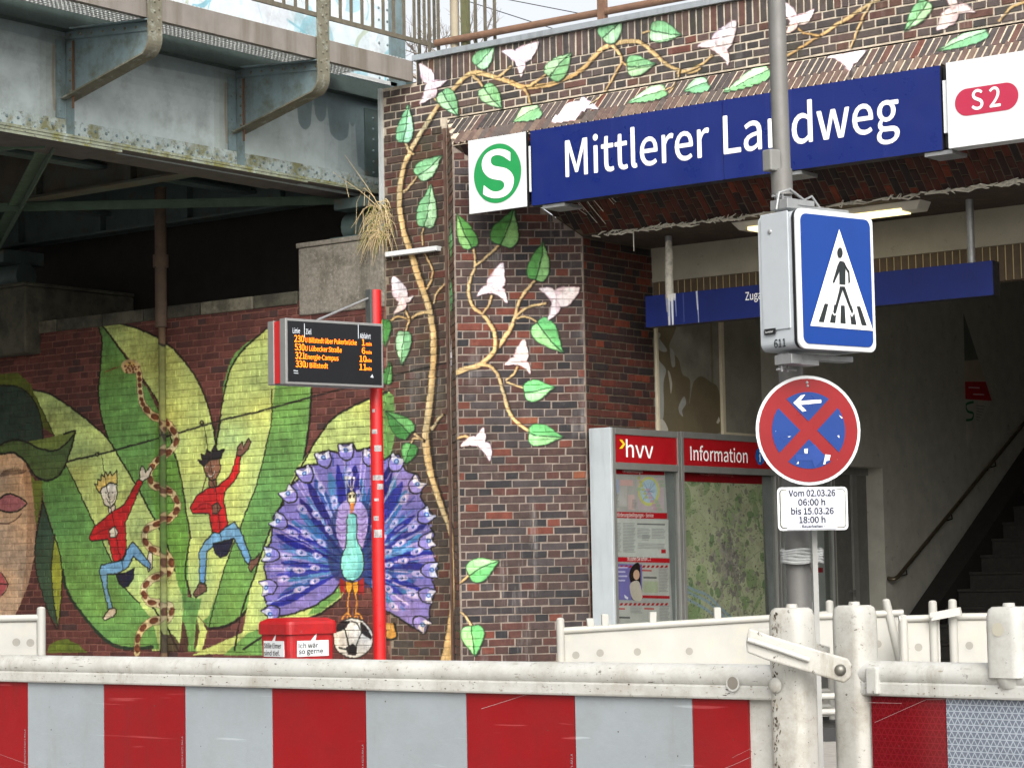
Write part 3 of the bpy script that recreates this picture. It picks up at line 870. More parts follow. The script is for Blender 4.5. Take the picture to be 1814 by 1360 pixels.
# ---- the climbing plant: stems, leaves, blossoms
STEM, STEMD, STEML = (206, 174, 120), (136, 106, 68), (222, 196, 148)
def stem(cv, pts, w, shadow=True):
    w = 0.88*(np.asarray(w, float) if hasattr(w, '__len__') else np.full(len(pts), float(w)))
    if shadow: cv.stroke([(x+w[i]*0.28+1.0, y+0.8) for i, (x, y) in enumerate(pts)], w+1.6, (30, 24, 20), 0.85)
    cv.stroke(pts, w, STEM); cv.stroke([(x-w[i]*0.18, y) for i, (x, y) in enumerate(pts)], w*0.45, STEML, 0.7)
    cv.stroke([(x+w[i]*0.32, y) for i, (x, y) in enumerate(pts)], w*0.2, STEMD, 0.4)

def leaf(cv, base, tip, w, light=(172, 216, 172), dark=(128, 190, 138), fl=1):
    b, t = np.array(base, float), np.array(tip, float); L = np.linalg.norm(t-b); d = (t-b)/L; n = np.array([-d[1], d[0]])*fl
    prof = [(0, 0), (0.0, 0.30), (0.10, 0.46), (0.28, 0.52), (0.48, 0.45), (0.68, 0.30), (0.85, 0.13), (1, 0)]
    up = [b + d*L*u + n*w*v for u, v in prof]; dn = [b + d*L*u - n*w*v*0.95 for u, v in prof[1:-1]][::-1]
    full = up+dn
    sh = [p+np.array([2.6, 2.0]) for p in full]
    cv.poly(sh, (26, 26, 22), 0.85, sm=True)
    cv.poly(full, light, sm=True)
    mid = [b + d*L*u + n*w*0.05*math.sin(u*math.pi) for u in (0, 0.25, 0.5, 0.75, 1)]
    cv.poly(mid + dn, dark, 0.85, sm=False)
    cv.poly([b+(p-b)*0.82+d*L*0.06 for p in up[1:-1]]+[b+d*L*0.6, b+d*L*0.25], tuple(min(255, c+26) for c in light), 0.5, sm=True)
    full_s = list(full)+[full[0]]
    cv.stroke(full_s, 1.5, (38, 62, 40), 0.8)
    cv.stroke(mid, 1.7, (28, 52, 34))

def blossom(cv, c, tips, w=(1, 1, 1)):
    c = np.array(c, float)
    ps = []
    for k, t in enumerate(tips):
        t = np.array(t, float); L = np.linalg.norm(t-c); d = (t-c)/L; n = np.array([-d[1], d[0]])
        f = (0.30 if k == 0 else 0.24)*L*w[k]; bow = 0 if k == 0 else 0.16*L*(1 if k == 1 else -1)
        ps.append([c-d*2+n*f*0.5, c+d*L*0.3+n*(f+bow), c+d*L*0.62+n*(f*0.75+bow), t, c+d*L*0.55-n*(f*0.75-bow), c+d*L*0.25-n*(f-bow), c-d*2-n*f*0.5])
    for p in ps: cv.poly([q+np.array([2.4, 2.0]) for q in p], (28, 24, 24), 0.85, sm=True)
    for p in ps:
        cv.poly(p, (238, 228, 230), sm=True)
        m = (p[0]+p[-1])/2
        cv.poly([m, p[4], p[5], p[6]], (222, 190, 200), 0.55, sm=True)
        cv.stroke(p+[p[0]], 1.2, (176, 140, 150), 0.6)
    cv.ell(c, 3, 3, (244, 238, 236))

# stems on the flat wall
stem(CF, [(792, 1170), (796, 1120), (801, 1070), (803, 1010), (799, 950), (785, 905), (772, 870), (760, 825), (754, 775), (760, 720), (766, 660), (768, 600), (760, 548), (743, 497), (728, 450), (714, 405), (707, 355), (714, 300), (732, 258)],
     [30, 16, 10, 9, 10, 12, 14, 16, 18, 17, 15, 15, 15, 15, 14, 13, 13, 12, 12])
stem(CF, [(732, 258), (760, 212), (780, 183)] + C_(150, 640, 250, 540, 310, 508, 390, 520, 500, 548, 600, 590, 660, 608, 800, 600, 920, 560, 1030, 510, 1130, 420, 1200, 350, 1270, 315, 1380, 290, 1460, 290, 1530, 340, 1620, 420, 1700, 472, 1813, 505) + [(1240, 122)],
     [11, 10, 9]+[9, 9, 10, 9, 9, 9, 10, 9, 8, 8, 8, 8, 9, 8, 8, 7, 7, 6, 6]+[4])
stem(CF, E_(560, 302, 740, 190, 900, 90, 1000, 25, 1070, -10), [4, 5, 6, 6, 6])
stem(CF, E_(905, 250, 940, 160, 975, 90, 1005, 30), [3, 4, 4, 5])
stem(CF, E_(1685, 110, 1730, 55, 1790, 20, 1830, 10), [3, 4, 5, 6])
stem(CF, E_(630, 150, 660, 175, 740, 188), [3, 4, 4])
stem(CF, E_(0, 385, 60, 368, 130, 335, 180, 290), [3, 4, 4, 4])
stem(CF, C_(300, 530, 350, 570, 385, 620), [5, 5, 4]); stem(CF, C_(490, 530, 530, 500, 570, 465), [5, 5, 4])
stem(CF, C_(660, 615, 690, 670, 705, 730), [6, 5, 4]); stem(CF, C_(715, 595, 770, 555, 830, 515), [6, 5, 4])
stem(CF, C_(1280, 320, 1330, 380, 1340, 440, 1290, 530, 1225, 645), [7, 6, 5, 4, 3]); stem(CF, C_(1340, 430, 1390, 465), [4, 4])
stem(CF, C_(1745, 490, 1740, 540), [4, 3]); stem(CF, C_(1225, 285, 1220, 255), [4, 3]); stem(CF, C_(1490, 235, 1540, 215), [3, 3]); stem(CF, C_(30, 680, 55, 705), [4, 4])
stem(CF, G_(1250, 990, 1280, 1050, 1310, 1075), [4, 5, 5]); stem(CF, G_(1335, 1230, 1270, 1310, 1240, 1340), [4, 5, 6])
stem(CF, K_(1435, 822, 1360, 825, 1300, 860, 1270, 905, 1258, 950), [6, 5, 5, 4, 4]); stem(CF, K_(1280, 872, 1200, 850, 1130, 892), [4, 4, 3])
stem(CF, K_(1280, 860, 1248, 790, 1232, 745), [4, 4, 3]); stem(CF, K_(1452, 750, 1475, 685, 1545, 600), [5, 4, 4])
stem(CF, K_(1402, 655, 1437, 590, 1440, 520, 1392, 410), [5, 5, 4, 3]); stem(CF, K_(1375, 350, 1368, 280, 1385, 230), [3, 4, 4])
stem(CF, B_(1040, 60, 1065, 25, 1100, -20), [9, 7, 5]); stem(CF, B_(990, 130, 945, 92, 890, 50), [5, 5, 4]); stem(CF, B_(985, 125, 935, 118, 918, 165), [5, 4, 3])
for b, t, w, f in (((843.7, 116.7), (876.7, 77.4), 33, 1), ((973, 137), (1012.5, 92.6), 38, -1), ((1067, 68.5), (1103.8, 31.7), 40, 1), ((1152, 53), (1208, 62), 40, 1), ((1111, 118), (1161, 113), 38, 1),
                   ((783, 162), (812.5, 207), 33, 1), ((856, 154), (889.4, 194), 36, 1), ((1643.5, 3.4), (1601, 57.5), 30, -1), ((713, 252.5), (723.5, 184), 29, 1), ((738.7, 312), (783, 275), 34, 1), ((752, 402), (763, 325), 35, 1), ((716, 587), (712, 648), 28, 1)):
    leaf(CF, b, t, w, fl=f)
for b, t, w in (((679, 566), (681, 614), 26), ((726, 770), (682, 728), 38), ((728, 786), (718, 824), 28), ((683, 680), (690, 640), 18)):
    leaf(CF, b, t, w, (104, 172, 96), (66, 132, 66))
blossom(CF, (763, 145), ((744, 113), (792, 142), (743, 185))); blossom(CF, (915, 107), ((954, 75), (888, 91), (922, 137))); blossom(CF, (1269, 86), ((1303, 37), (1236, 83), (1290, 115)))
blossom(CF, (1405, 34), ((1390, 5), (1442, 17), (1391, 61))); blossom(CF, (1691, 20), ((1660, 54), (1674, -8), (1728, 22))); blossom(CF, (713, 530), ((695.6, 489.6), (732, 524), (697, 555.6)))
# on the splayed pier
stem(CP, D_(172, 1248, 260, 1215, 360, 1185, 440, 1110, 520, 1010, 575, 920, 600, 850, 640, 720, 740, 600), [10, 9, 9, 8, 8, 7, 6, 5, 4])
stem(CP, D_(460, 1085, 462, 1000, 432, 910, 372, 830, 302, 770, 277, 680, 290, 580, 325, 492, 308, 365), [8, 7, 7, 6, 6, 5, 5, 4, 4])
for p, w in ((D_(325, 495, 400, 440, 492, 348), 4), (D_(378, 825, 412, 780, 437, 708), 4), (D_(600, 855, 680, 790, 812, 755), 4.5), (D_(600, 862, 690, 855, 760, 892), 4),
             (D_(355, 1185, 430, 1198, 480, 1258, 505, 1330) + [(893, 700), (905, 735), (925, 755), (942, 766)], 6), (D_(540, 1292, 590, 1252, 618, 1200), 4), (D_(545, 1308, 620, 1335, 690, 1358), 3.5),
             ([(808, 1036), (820, 1028), (834, 1016)], 4), ([(806, 1100), (812, 1084), (824, 1090), (836, 1108)], 4), ([(808, 776), (825, 772), (845, 782)], 4)):
    stem(CP, p, w)
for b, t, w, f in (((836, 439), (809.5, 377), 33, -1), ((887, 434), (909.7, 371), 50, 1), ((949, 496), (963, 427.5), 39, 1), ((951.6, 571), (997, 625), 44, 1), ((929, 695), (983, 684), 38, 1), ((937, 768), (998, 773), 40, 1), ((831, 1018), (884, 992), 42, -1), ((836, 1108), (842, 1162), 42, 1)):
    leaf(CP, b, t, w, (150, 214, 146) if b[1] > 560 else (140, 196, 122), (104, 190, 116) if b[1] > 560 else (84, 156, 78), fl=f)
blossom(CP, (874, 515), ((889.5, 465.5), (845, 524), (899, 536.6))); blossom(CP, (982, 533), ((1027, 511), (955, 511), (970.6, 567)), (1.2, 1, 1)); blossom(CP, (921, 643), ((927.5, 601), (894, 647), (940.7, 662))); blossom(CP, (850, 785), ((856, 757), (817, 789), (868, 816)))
# on the sloping hood
for b, t, w in (((955, 190), (909, 216), 34), ((1178.7, 158.6), (1110, 182.7), 26), ((1253, 146), (1211, 162), 29), ((1362.5, 123.6), (1281, 166), 28), ((1748, 56), (1659, 91), 26)):
    leaf(CH, b, t, w)
blossom(CH, (1030, 188), ((983, 217), (1028, 165), (1059, 194))); blossom(CH, (1494.5, 108), ((1533, 90), (1467, 101), (1506, 135)))
stem(CH, C_(1225, 645, 1160, 700, 1120, 720), 3); stem(CH, C_(1720, 590, 1680, 650), 3); stem(CH, C_(1740, 540, 1700, 600, 1650, 625), 3)
# slivers of leaf on the narrow outer facet
for y0, y1 in ((392, 464), (492, 562), (880, 945), (1002, 1020)):
    CL.poly([(798, y0), (801.5, (y0+y1)/2), (798.5, y1), (795.5, (y0+y1)/2)], (126, 196, 132)); CL.stroke([(798.2, y0), (798.5, y1)], 0.8, (34, 66, 44))
CL.stroke([(797, 1150), (797, 1060), (797, 960)], 5, STEM)
CL.poly([(799, 600), (801, 640), (799, 668), (797, 640)], (236, 226, 228))
for _c, _a in ((CF, 0.11), (CP, 0.08), (CH, 0.08), (CL, 0.08)): _c.weather(_a)

# ------------------------------------------------------------------ shared materials
M_ASPH = mat('asphalt', (70, 70, 72), 0.9, var=0.3, vs=40, bmp=(120, 0.6, 0.01))
M_PAVE = mat('paving', (150, 146, 140), 0.85, var=0.2, vs=12, bmp=(60, 0.4))
M_KERB = mat('kerb_stone', (150, 148, 142), 0.8, var=0.15)
M_CONC = mat('concrete', (118, 113, 103), 0.9, var=0.35, vs=24, spots=[((70, 66, 54), 3.5, 0.5, 0.68, 0.7), ((176, 172, 160), 40, 0.55, 0.7, 0.5)], streak=((58, 56, 46), 6, 0.5, 0.7, 0.6), bmp=(50, 0.6, 0.01))
M_CONCD = mat('old_concrete', (78, 76, 63), 0.95, var=0.3, vs=5, spots=((40, 38, 32), 4, 0.42, 0.62, 0.8), bmp=(40, 0.6, 0.01))
M_PLAST = mat('plaster_cream', (170, 165, 148), 0.85, var=0.12, vs=4, spots=((96, 88, 68), 14, 0.62, 0.72, 0.6), bmp=(60, 0.2))
M_PLASTG = mat('plaster_grey', (188, 186, 174), 0.85, var=0.15, vs=5, spots=((110, 108, 98), 9, 0.6, 0.7, 0.5), bmp=(60, 0.2))
M_SOOT = mat('sooty_ceiling', (66, 54, 44), 0.95, var=0.4, vs=6, spots=((176, 168, 150), 11, 0.68, 0.74, 0.5), bmp=(30, 0.7, 0.02))
M_DARK = mat('dark_void', (38, 34, 30), 0.95, var=0.3)
M_COPE = mat('zinc_coping', (168, 174, 178), 0.45, 0.6, var=0.12, vs=8, streak=((120, 124, 126), 8, 0.5, 0.7, 0.5))
M_WHITE = mat('white_enamel', (208, 211, 212), 0.35, var=0.05, vs=3, streak=((166, 167, 163), 7, 0.52, 0.74, 0.45))
M_BLUE = mat('sign_blue', (18, 34, 98), 0.35, var=0.1, vs=2, spec=0.35, streak=((52, 60, 124), 6, 0.56, 0.76, 0.35))
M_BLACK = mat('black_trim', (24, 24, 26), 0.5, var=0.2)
M_LETT = mat('white_lettering', (244, 244, 242), 0.5, var=0.02)
M_GALV = mat('galvanised', (150, 152, 152), 0.5, 0.5, var=0.15, vs=14, spots=((104, 106, 106), 18, 0.55, 0.7, 0.5))
M_STEP = mat('stone_step', (54, 51, 47), 0.9, var=0.3, vs=16, bmp=(40, 0.4))

MB_F = brick_mat('mural_brick', CF, efflo=0.06, paint_dirt=0.04, soot=0.2, gain=0.95)
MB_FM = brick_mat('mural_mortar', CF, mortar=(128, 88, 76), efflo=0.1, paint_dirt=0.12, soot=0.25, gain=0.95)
MB_U = brick_mat('wall_brick', CF, efflo=0.25, drip=0.25, moss=0.22, soot=0.2)
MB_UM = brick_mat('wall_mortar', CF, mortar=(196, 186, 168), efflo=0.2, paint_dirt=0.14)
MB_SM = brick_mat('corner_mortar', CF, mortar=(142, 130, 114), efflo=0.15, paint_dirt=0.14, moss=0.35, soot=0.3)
MB_P = brick_mat('pier_brick', CP, efflo=0.18, drip=0.5, soot=0.22)
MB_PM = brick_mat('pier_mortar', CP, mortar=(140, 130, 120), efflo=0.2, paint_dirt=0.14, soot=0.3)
MB_H = brick_mat('hood_brick', CH, efflo=0.35)
MB_HM = brick_mat('hood_mortar', CH, mortar=(206, 194, 172), efflo=0.2)
MB_L = brick_mat('facet_brick', CL, efflo=0.3, moss=0.3)
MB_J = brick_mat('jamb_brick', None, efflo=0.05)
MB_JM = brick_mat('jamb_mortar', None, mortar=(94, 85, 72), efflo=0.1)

PAL = ([(72, 53, 49), (66, 61, 62), (73, 60, 58), (104, 58, 47), (44, 43, 46), (80, 52, 47), (68, 55, 52), (118, 70, 50), (54, 50, 52)], [3, 3, 3, 1.3, 2, 2, 3, 0.4, 2])
PALU = ([(88, 79, 77), (77, 72, 71), (94, 77, 73), (98, 71, 64), (66, 63, 63), (104, 66, 58)], [3, 3, 2.5, 1.3, 2, 0.4])
PALS = ([(80, 64, 57), (68, 58, 52), (85, 60, 53), (94, 58, 50), (72, 65, 60)], [3, 2, 2.5, 1, 2])
PALF = ([(122, 100, 88), (108, 92, 84), (128, 96, 84), (138, 94, 80), (112, 102, 94)], [3, 2, 2.5, 1, 2])  # facet bricks lightened in colour to offset the shade on that face
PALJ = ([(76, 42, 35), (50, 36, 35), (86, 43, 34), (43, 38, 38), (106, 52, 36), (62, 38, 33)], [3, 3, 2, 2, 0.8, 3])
PALM = ([(96, 56, 50), (88, 51, 46), (104, 62, 55), (80, 49, 45), (70, 50, 48)], [3, 3, 2, 2, 0.5])

# ------------------------------------------------------------------ ground
def sheet(name, x0, x1, y0, y1, z, m):
    b = MB(); b.quad((x0, y0, z), (x1, y0, z), (x1, y1, z), (x0, y1, z))
    return tag(b.build(name, m), kind='structure')
sheet('ground', -600, 600, -600, 600, -0.03, M_PAVE)
sheet('road', -60, 60, 4.2, 13.2, -0.022, M_ASPH)
b = MB(); b.box(-60, 60, 13.32, 40, -0.02, GZ); b.box(-60, 60, -3, 4.0, -0.02, GZ)
tag(b.build('pavement', M_PAVE), kind='structure')
b = MB()
for i in range(-22, 12):
    b.box(i*1.0+0.006, i*1.0+0.994, 13.2, 13.315, -0.02, GZ+0.004); b.box(i*1.0+0.006, i*1.0+0.994, 4.005, 4.12, -0.02, GZ+0.004)
tag(b.build('kerb', M_KERB, bevel=0.01), kind='structure')

# ------------------------------------------------------------------ abutment wall with the mural
ab = empty('abutment_wall', (-17.5, YA, GZ), 'dark red brick abutment wall painted with jungle leaves, snake and peacock under the bridge', 'wall')
b = MB(); b.box(-26, XW0-0.002, YA+0.008, 18.6, GZ, 4.09)
b.build('wall_core', MB_FM, ab)
b = MB(); b.box(-30, XW0-0.002, 18.6, 19.2, GZ, 6.5); b.build('back_wall', M_DARK, ab)
def rng_m(z):
    hi = XW0
    if z > 3.97: hi = -15.64
    return [(-24.0, hi)]
lay('ab', (0, YA, 0), (1, 0, 0), (0, 0, 1), (0, -1, 0), brick_rows(-24.0, XW0, GZ, 4.10, rng_m), PALM, MB_F, 0.002)
M_COPST = mat('coping_concrete', (112, 108, 92), 0.9, var=0.3, vs=8, spots=((60, 57, 48), 5, 0.45, 0.62, 0.8), bmp=(40, 0.6, 0.01))
x = -26.0; i = 0
while x < -15.66:
    w = 0.62+0.3*((i*37) % 10)/10
    x1 = min(x+w, -15.66)
    b = MB(); b.box(x+0.008, x1-0.008, YA-0.02, 18.6, 4.092, 4.222)
    b.build('coping_stone', M_CONCD if i % 4 else M_COPST, ab, bevel=0.012)
    x = x1; i += 1
finish_bricks('ab', ab, lambda px, py, b: 90 < px < 460 and 560 < py < 1145 or (480 < px < 650 and 1000 < py < 1090))
# bearing pedestals
pd = empty('bearing_pedestal', (-15.1, YA, 3.97), 'rough grey concrete bearing block on the abutment beside the vine-painted wall', 'concrete block', 'bearing blocks of the bridge')
b = MB(); b.box(-15.64, XW0-0.004, YA-0.018, 18.5, 3.972, 4.64); b.build('block', M_CONC, pd, bevel=0.015)
b = MB(); b.box(-15.66, XW0-0.004, YA-0.03, 18.5, 4.642, 4.69); b.build('cap_slab', M_CONC, pd, bevel=0.008)
pd = empty('bearing_pedestal', (-20.2, YA, 3.87), 'mossy dark concrete bearing block standing out of the painted wall above the leaf hat', 'concrete block', 'bearing blocks of the bridge')
b = MB(); b.box(-21.0, -19.44, 16.9, 18.5, 3.87, 4.60); b.build('block', M_CONCD, pd, bevel=0.02)
b = MB(); b.box(-21.02, -19.43, 16.89, 18.5, 4.602, 4.64); b.build('cap_slab', M_CONCD, pd, bevel=0.01)

# ------------------------------------------------------------------ station building
st = empty('station_building', (-11.0, YA, GZ), 'brown clinker station front with a splayed entrance portal and painted vine', 'building')
XR = -6.3
b = MB()
b.box(XW0+0.002, XF0, YA+0.008, YA+0.6, 5.60, 6.085)
b.box(XF0, XR+3, YA+0.008, YA+0.6, ZH+0.01, 6.085)
b.box(-14.115, XR+3, YA+0.008, YA+0.6, 6.085, 6.285)
b.build('front_wall', MB_UM, st)
b = MB(); b.box(XW0+0.002, XF0, YA+0.008, YA+0.6, GZ, 5.60); b.build('corner_wall', MB_SM, st)
def off_quad(bm, pts, n, d=0.008, mi=0):
    n = unit(n); bm.quad(*[np.asarray(p, float)-n*d for p in pts], mi=mi)
b = MB(); off_quad(b, ((XF0, YA, GZ), (XA, YR, GZ), (XA, YR, ZR), (XF0, YA, ZH)), (-1, -1, 0)); b.build('outer_facet', MB_PM, st)
b = MB(); off_quad(b, ((XA, YR, GZ), (XJ, YI, GZ), (XJ, YI, ZC), (XA, YR, ZR)), (1, -1, 0)); b.build('splayed_pier', MB_PM, st)
b = MB(); off_quad(b, ((XJ, YI, GZ), (XJ, YB, GZ), (XJ, YB, ZC), (XJ, YI, ZC)), (1, 0, 0)); b.build('entrance_jamb', MB_JM, st)
b = MB(); off_quad(b, ((XA, YR, ZR), (XJ, YI, ZC), (XR, YI, ZC), (XR, YR, ZR)), (0, -1, -1)); b.build('splayed_soffit', MB_JM, st)
b = MB(); off_quad(b, ((XF0, YA, ZH), (XA, YR, ZR), (XR, YR, ZR), (XR, YA, ZH)), (0, -1, 1)); b.build('sloping_hood', MB_HM, st)
# brickwork
lay('st', (0, YA, 0), (1, 0, 0), (0, 0, 1), (0, -1, 0), brick_rows(XW0, XF0, GZ+0.054, 5.626, lambda z: [(XW0+0.01, XF0-0.045)], start=1), PALS, MB_U)
lay('st', (0, YA, 0), (1, 0, 0), (0, 0, 1), (0, -1, 0), brick_rows(XW0, XR, 5.626, 6.058, lambda z: [(XW0+0.01, XF0-0.075)] if z < ZH else [(XW0+0.01, XR)], start=1, J=0.014), PALU, MB_U)
lay('st', (0, YA, 0), (1, 0, 0), (0, 0, 1), (0, -1, 0), [(x_+0.007, x_+0.065, 6.062, 6.282) for x_ in np.arange(-14.11, XR, 0.072)], PALU, MB_U)
O = np.array((XA, YR, 0)); U = np.array((_q, _q, 0)); Np = np.array((_q, -_q, 0))
lay('st', O, U, (0, 0, 1), Np, brick_rows(0, 1.2, GZ, 5.284, lambda z: [(0.012, min(1.196, (ZR-z)/_q-0.03))]), PAL, MB_P)
lay('st', (XF0, YA, 0), (_q, -_q, 0), (0, 0, 1), (-_q, -_q, 0), brick_rows(0, 0.46, GZ, 5.572, lambda z: [(0.0, min(0.455, (ZH-z)/_q))]), PALF, MB_L)
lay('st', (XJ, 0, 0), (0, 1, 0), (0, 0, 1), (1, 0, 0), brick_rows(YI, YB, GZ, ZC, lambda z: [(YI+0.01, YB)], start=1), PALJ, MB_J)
# soffit: bricks run down the slope, rows side by side along x
rows = brick_rows(0, 1.19, XA, XR, lambda x_: [(0.01, min(1.185, (x_-XA)/_q-0.02))] if x_-XA > 0.06 else [])
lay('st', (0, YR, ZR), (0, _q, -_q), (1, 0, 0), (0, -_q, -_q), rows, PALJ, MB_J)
rows = [(0.01, 0.262, x_+0.007, x_+0.065) for x_ in np.arange(XF0+0.2, XR, 0.072)] + [(0.01, (x_-XF0)*1.3+0.01, x_+0.005, x_+0.067) for x_ in np.arange(XF0+0.05, XF0+0.19, 0.072)]
lay('st', (0, YA, ZH), (0, -_q, -_q), (1, 0, 0), (0, -_q, _q), rows, PALU, MB_H)
M_TOOTH = [brick_mat('tooth_brick_'+c_, CH, mortar=t_, efflo=0.4) for c_, t_ in (('red', (98, 82, 76)), ('grey', (88, 81, 78)), ('tan', (112, 97, 87)))]
ux_ = np.array((1.0, 0, 0))
b = MB()
Us = np.array((0, -_q, -_q)); Ns = np.array((0, -_q, _q))
for x_ in np.arange(XF0+0.32, XR, 0.072):
    o = np.array((x_, YA, ZH))
    s0, s1 = 0.272, 0.452
    p = [o+Us*s0-Ns*0.006+ux_*0.010, o+Us*s0+ux_*0.060-Ns*0.006, o+Us*(s0+0.01)+ux_*0.036+Ns*0.030]
    b.prism(p, Us*(s1-s0), random.randint(0, 2))
tag(b.build('tooth_course', M_TOOTH, st), kind='stuff')
def ok_st(px, py, b):
    return b[7].name in ('pier_brick',) and not (820 < px < 945 and py < 385) and py < 1130
finish_bricks('st', st, ok_st)
b = MB(); b.box(-14.135, XR+3, YA-0.035, YA+0.62, 6.288, 6.345); b.build('coping', M_COPE, st, bevel=0.004)
b = MB(); b.box(-13.792, -13.766, YA-0.006, YA+0.01, 0.3, 5.6); b.build('joint_cover', mat('joint_cover', (100, 76, 66), 0.8, var=0.4, vs=9, streak=((60, 48, 42), 10, 0.5, 0.66, 0.7)), st)
b = MB(); b.box(-14.475, -13.84, YA-0.07, YA+0.01, 4.44, 4.485); b.build('drip_ledge', M_WHITE, st, bevel=0.004)
b = MB(); b.box(XW0-0.03, XW0+0.004, YA-0.03, YA+0.5, 4.70, 6.085); b.build('edge_flashing', mat('pale_zinc', (190, 196, 196), 0.5, 0.3, var=0.1), st)
# unseen slab at platform level, added to keep the lobby dark
b = MB(); b.box(-14.5, -3, YA+0.6, 34, 6.0, 6.25); b.build('platform_slab', M_CONCD, st)
# lobby: ceiling, header beam, walls
b = MB(); b.box(XJ-0.3, -3.5, YI-0.004, YB+0.3, ZC+0.004, 5.0); b.build('lobby_ceiling', M_SOOT, st)
b = MB(); b.box(XJ-0.3, -3.5, YB, YB+0.28, 4.172, ZC+0.002); b.build('header_beam', M_PLAST, st)
b = MB()
for x_ in np.arange(XJ+0.01, -8.72, 0.0722): b.box(x_, x_+0.059, YB-0.004, YB+0.11, 3.86, 4.168)
b.build('lintel_course', mat('lintel_brick', (92, 78, 62), 0.85, var=0.25, vs=14), st)
b = MB(); b.box(XJ+0.004, -8.72, YB+0.004, YB+0.105, 3.865, 4.166); b.build('lintel_mortar', mat('lintel_joint', (206, 190, 140), 0.9), st)
b = MB(); b.box(XJ-0.3, -3.5, YB+0.28, 20.8, 4.178, 4.5); b.build('stair_ceiling', M_PLASTG, st)
b = MB(); b.box(XJ-0.3, -3.5, 20.8, 34, 5.6, 5.9); b.build('upper_ceiling', M_PLASTG, st)
b = MB(); b.box(XJ-0.3, -3.5, 20.6, 20.8, 4.5, 5.9); b.build('ceiling_riser', M_PLASTG, st)
# left lobby wall (plaster, peeling near the entrance), with a door niche
CWL = Canvas('peeling_paint', (1, 0, 0), XJ, (0, 1, 0), (0, 0, 1), YB-0.05, 20.9, 2.4, 4.2, 200, bg=(128, 126, 114))
J_ = za(1150, 560, 6.478)
BRN, PAL1, PAL2 = (100, 90, 68), (150, 152, 146), (188, 184, 172)
CWL.poly(J_(70, 130, 290, 115, 290, 190, 230, 360, 340, 500, 380, 660, 470, 740, 460, 1010, 500, 790, 540, 720, 600, 690, 700, 750, 800, 860, 820, 1330, 200, 1330, 160, 1150, 170, 760, 190, 620, 100, 470, 70, 300), BRN, sm=True)
CWL.poly(J_(100, 240, 150, 300, 205, 380, 190, 410, 120, 390, 100, 320), PAL1, sm=True); CWL.poly(J_(75, 520, 130, 530, 195, 620, 165, 760, 170, 960, 160, 1180, 80, 1240), PAL1, sm=True)
CWL.poly(J_(60, 1230, 150, 1180, 215, 1280, 200, 1330, 60, 1330), PAL2, sm=True); CWL.poly(J_(340, 1030, 400, 920, 425, 1000, 380, 1080, 390, 1150, 350, 1110), PAL1, sm=True)
CWL.poly(J_(215, 630, 240, 650, 265, 780, 250, 890, 235, 760), PAL2, 0.8, sm=True); CWL.poly(J_(240, 370, 285, 410, 300, 560, 265, 580, 245, 480), PAL1, 0.9, sm=True)
CWL.poly(J_(770, 1220, 800, 1150, 815, 1200, 790, 1235), PAL2); CWL.poly(J_(80, 180, 130, 200, 120, 250, 90, 230), PAL2, 0.8, sm=True)
CWL.poly(J_(700, 60, 720, 60, 735, 560, 742, 1330, 728, 1330), (104, 94, 70), 0.6)
def paint_mat(name, cv, rough=0.6, dirt=0.0, spec=0.4):
    m, nt, bs = _new(name)
    c, a = cv.sample(nt)
    c = mix(nt, 1.0, c, mix(nt, ramp(nt, noise(nt, 5, 6), 0.3, 0.7), (0.86, 0.86, 0.85), (1.1, 1.1, 1.1)), 'MULTIPLY')
    if dirt: c = mix(nt, ramp(nt, noise(nt, 3, 8, 0.7), 0.5, 0.75, 0, dirt), c, (0.07, 0.065, 0.05))
    nt.links.new(c, bs.inputs['Base Color']); bs.inputs['Roughness'].default_value = rough; bs.inputs['Specular IOR Level'].default_value = spec
    bump(nt, bs, noise(nt, 50, 4), 0.15, 0.004)
    return m
b = MB(); b.box(XJ-0.35, XJ-0.002, YB+0.002, 20.73, GZ, 4.178); b.build('peeling_wall', paint_mat('peeling_plaster', CWL, 0.85, 0.4), st)
b = MB(); b.box(XJ-0.002, XJ+0.025, YB+0.004, YB+0.04, GZ, 4.0); b.box(XJ-0.002, XJ+0.03, 19.93, 19.985, 2.75, 4.1); b.box(XJ-0.002, XJ+0.02, 19.99, 20.75, 2.745, 2.775)
b.build('cable_duct', mat('cable_duct', (196, 186, 160), 0.6, var=0.15), st, bevel=0.003)
b = MB()
b.box(XJ-0.35, XJ-0.012, 20.73, 22.2, GZ, 5.6); b.box(XJ-0.35, XJ-0.012, 22.2, 23.27, 2.5, 5.6); b.box(XJ-0.35, XJ-0.012, 23.27, 33.5, GZ, 5.6)
b.build('stair_wall', M_PLASTG, st)
dr = empty('door', (XJ-0.2, 22.7, GZ), parent=st)
b = MB(); b.box(XJ-0.26, XJ-0.22, 22.2, 23.27, GZ, 2.5); b.build('leaf', mat('door_grey', (112, 112, 106), 0.6), dr)
b = MB(); b.box(XJ-0.22, XJ-0.19, 22.2, 22.26, GZ, 2.5); b.box(XJ-0.22, XJ-0.19, 22.9, 23.0, GZ, 2.42); b.box(XJ-0.22, XJ-0.19, 22.26, 23.27, 2.42, 2.5); b.build('door_frame', mat('door_frame', (134, 134, 128), 0.6), dr)
b = MB(); b.tube([(XJ-0.19, 22.82, 1.15), (XJ-0.14, 22.82, 1.15), (XJ-0.14, 22.70, 1.15)], 0.011); b.build('door_handle', M_GALV, dr)
b = MB(); b.box(-5.6, -3.5, YI, 33.5, GZ, 5.9); b.build('right_wall', M_PLASTG, st)
b = MB(); b.box(XJ-0.3, -3.5, 33.2, 33.6, GZ, 5.9); b.build('end_wall', M_PLASTG, st)
b = MB(); b.box(XR, -3.5, YR-0.0, YI, GZ, 6.08); b.build('right_pier', MB_JM, st)  # unseen plain box in the pier's place, added to block light
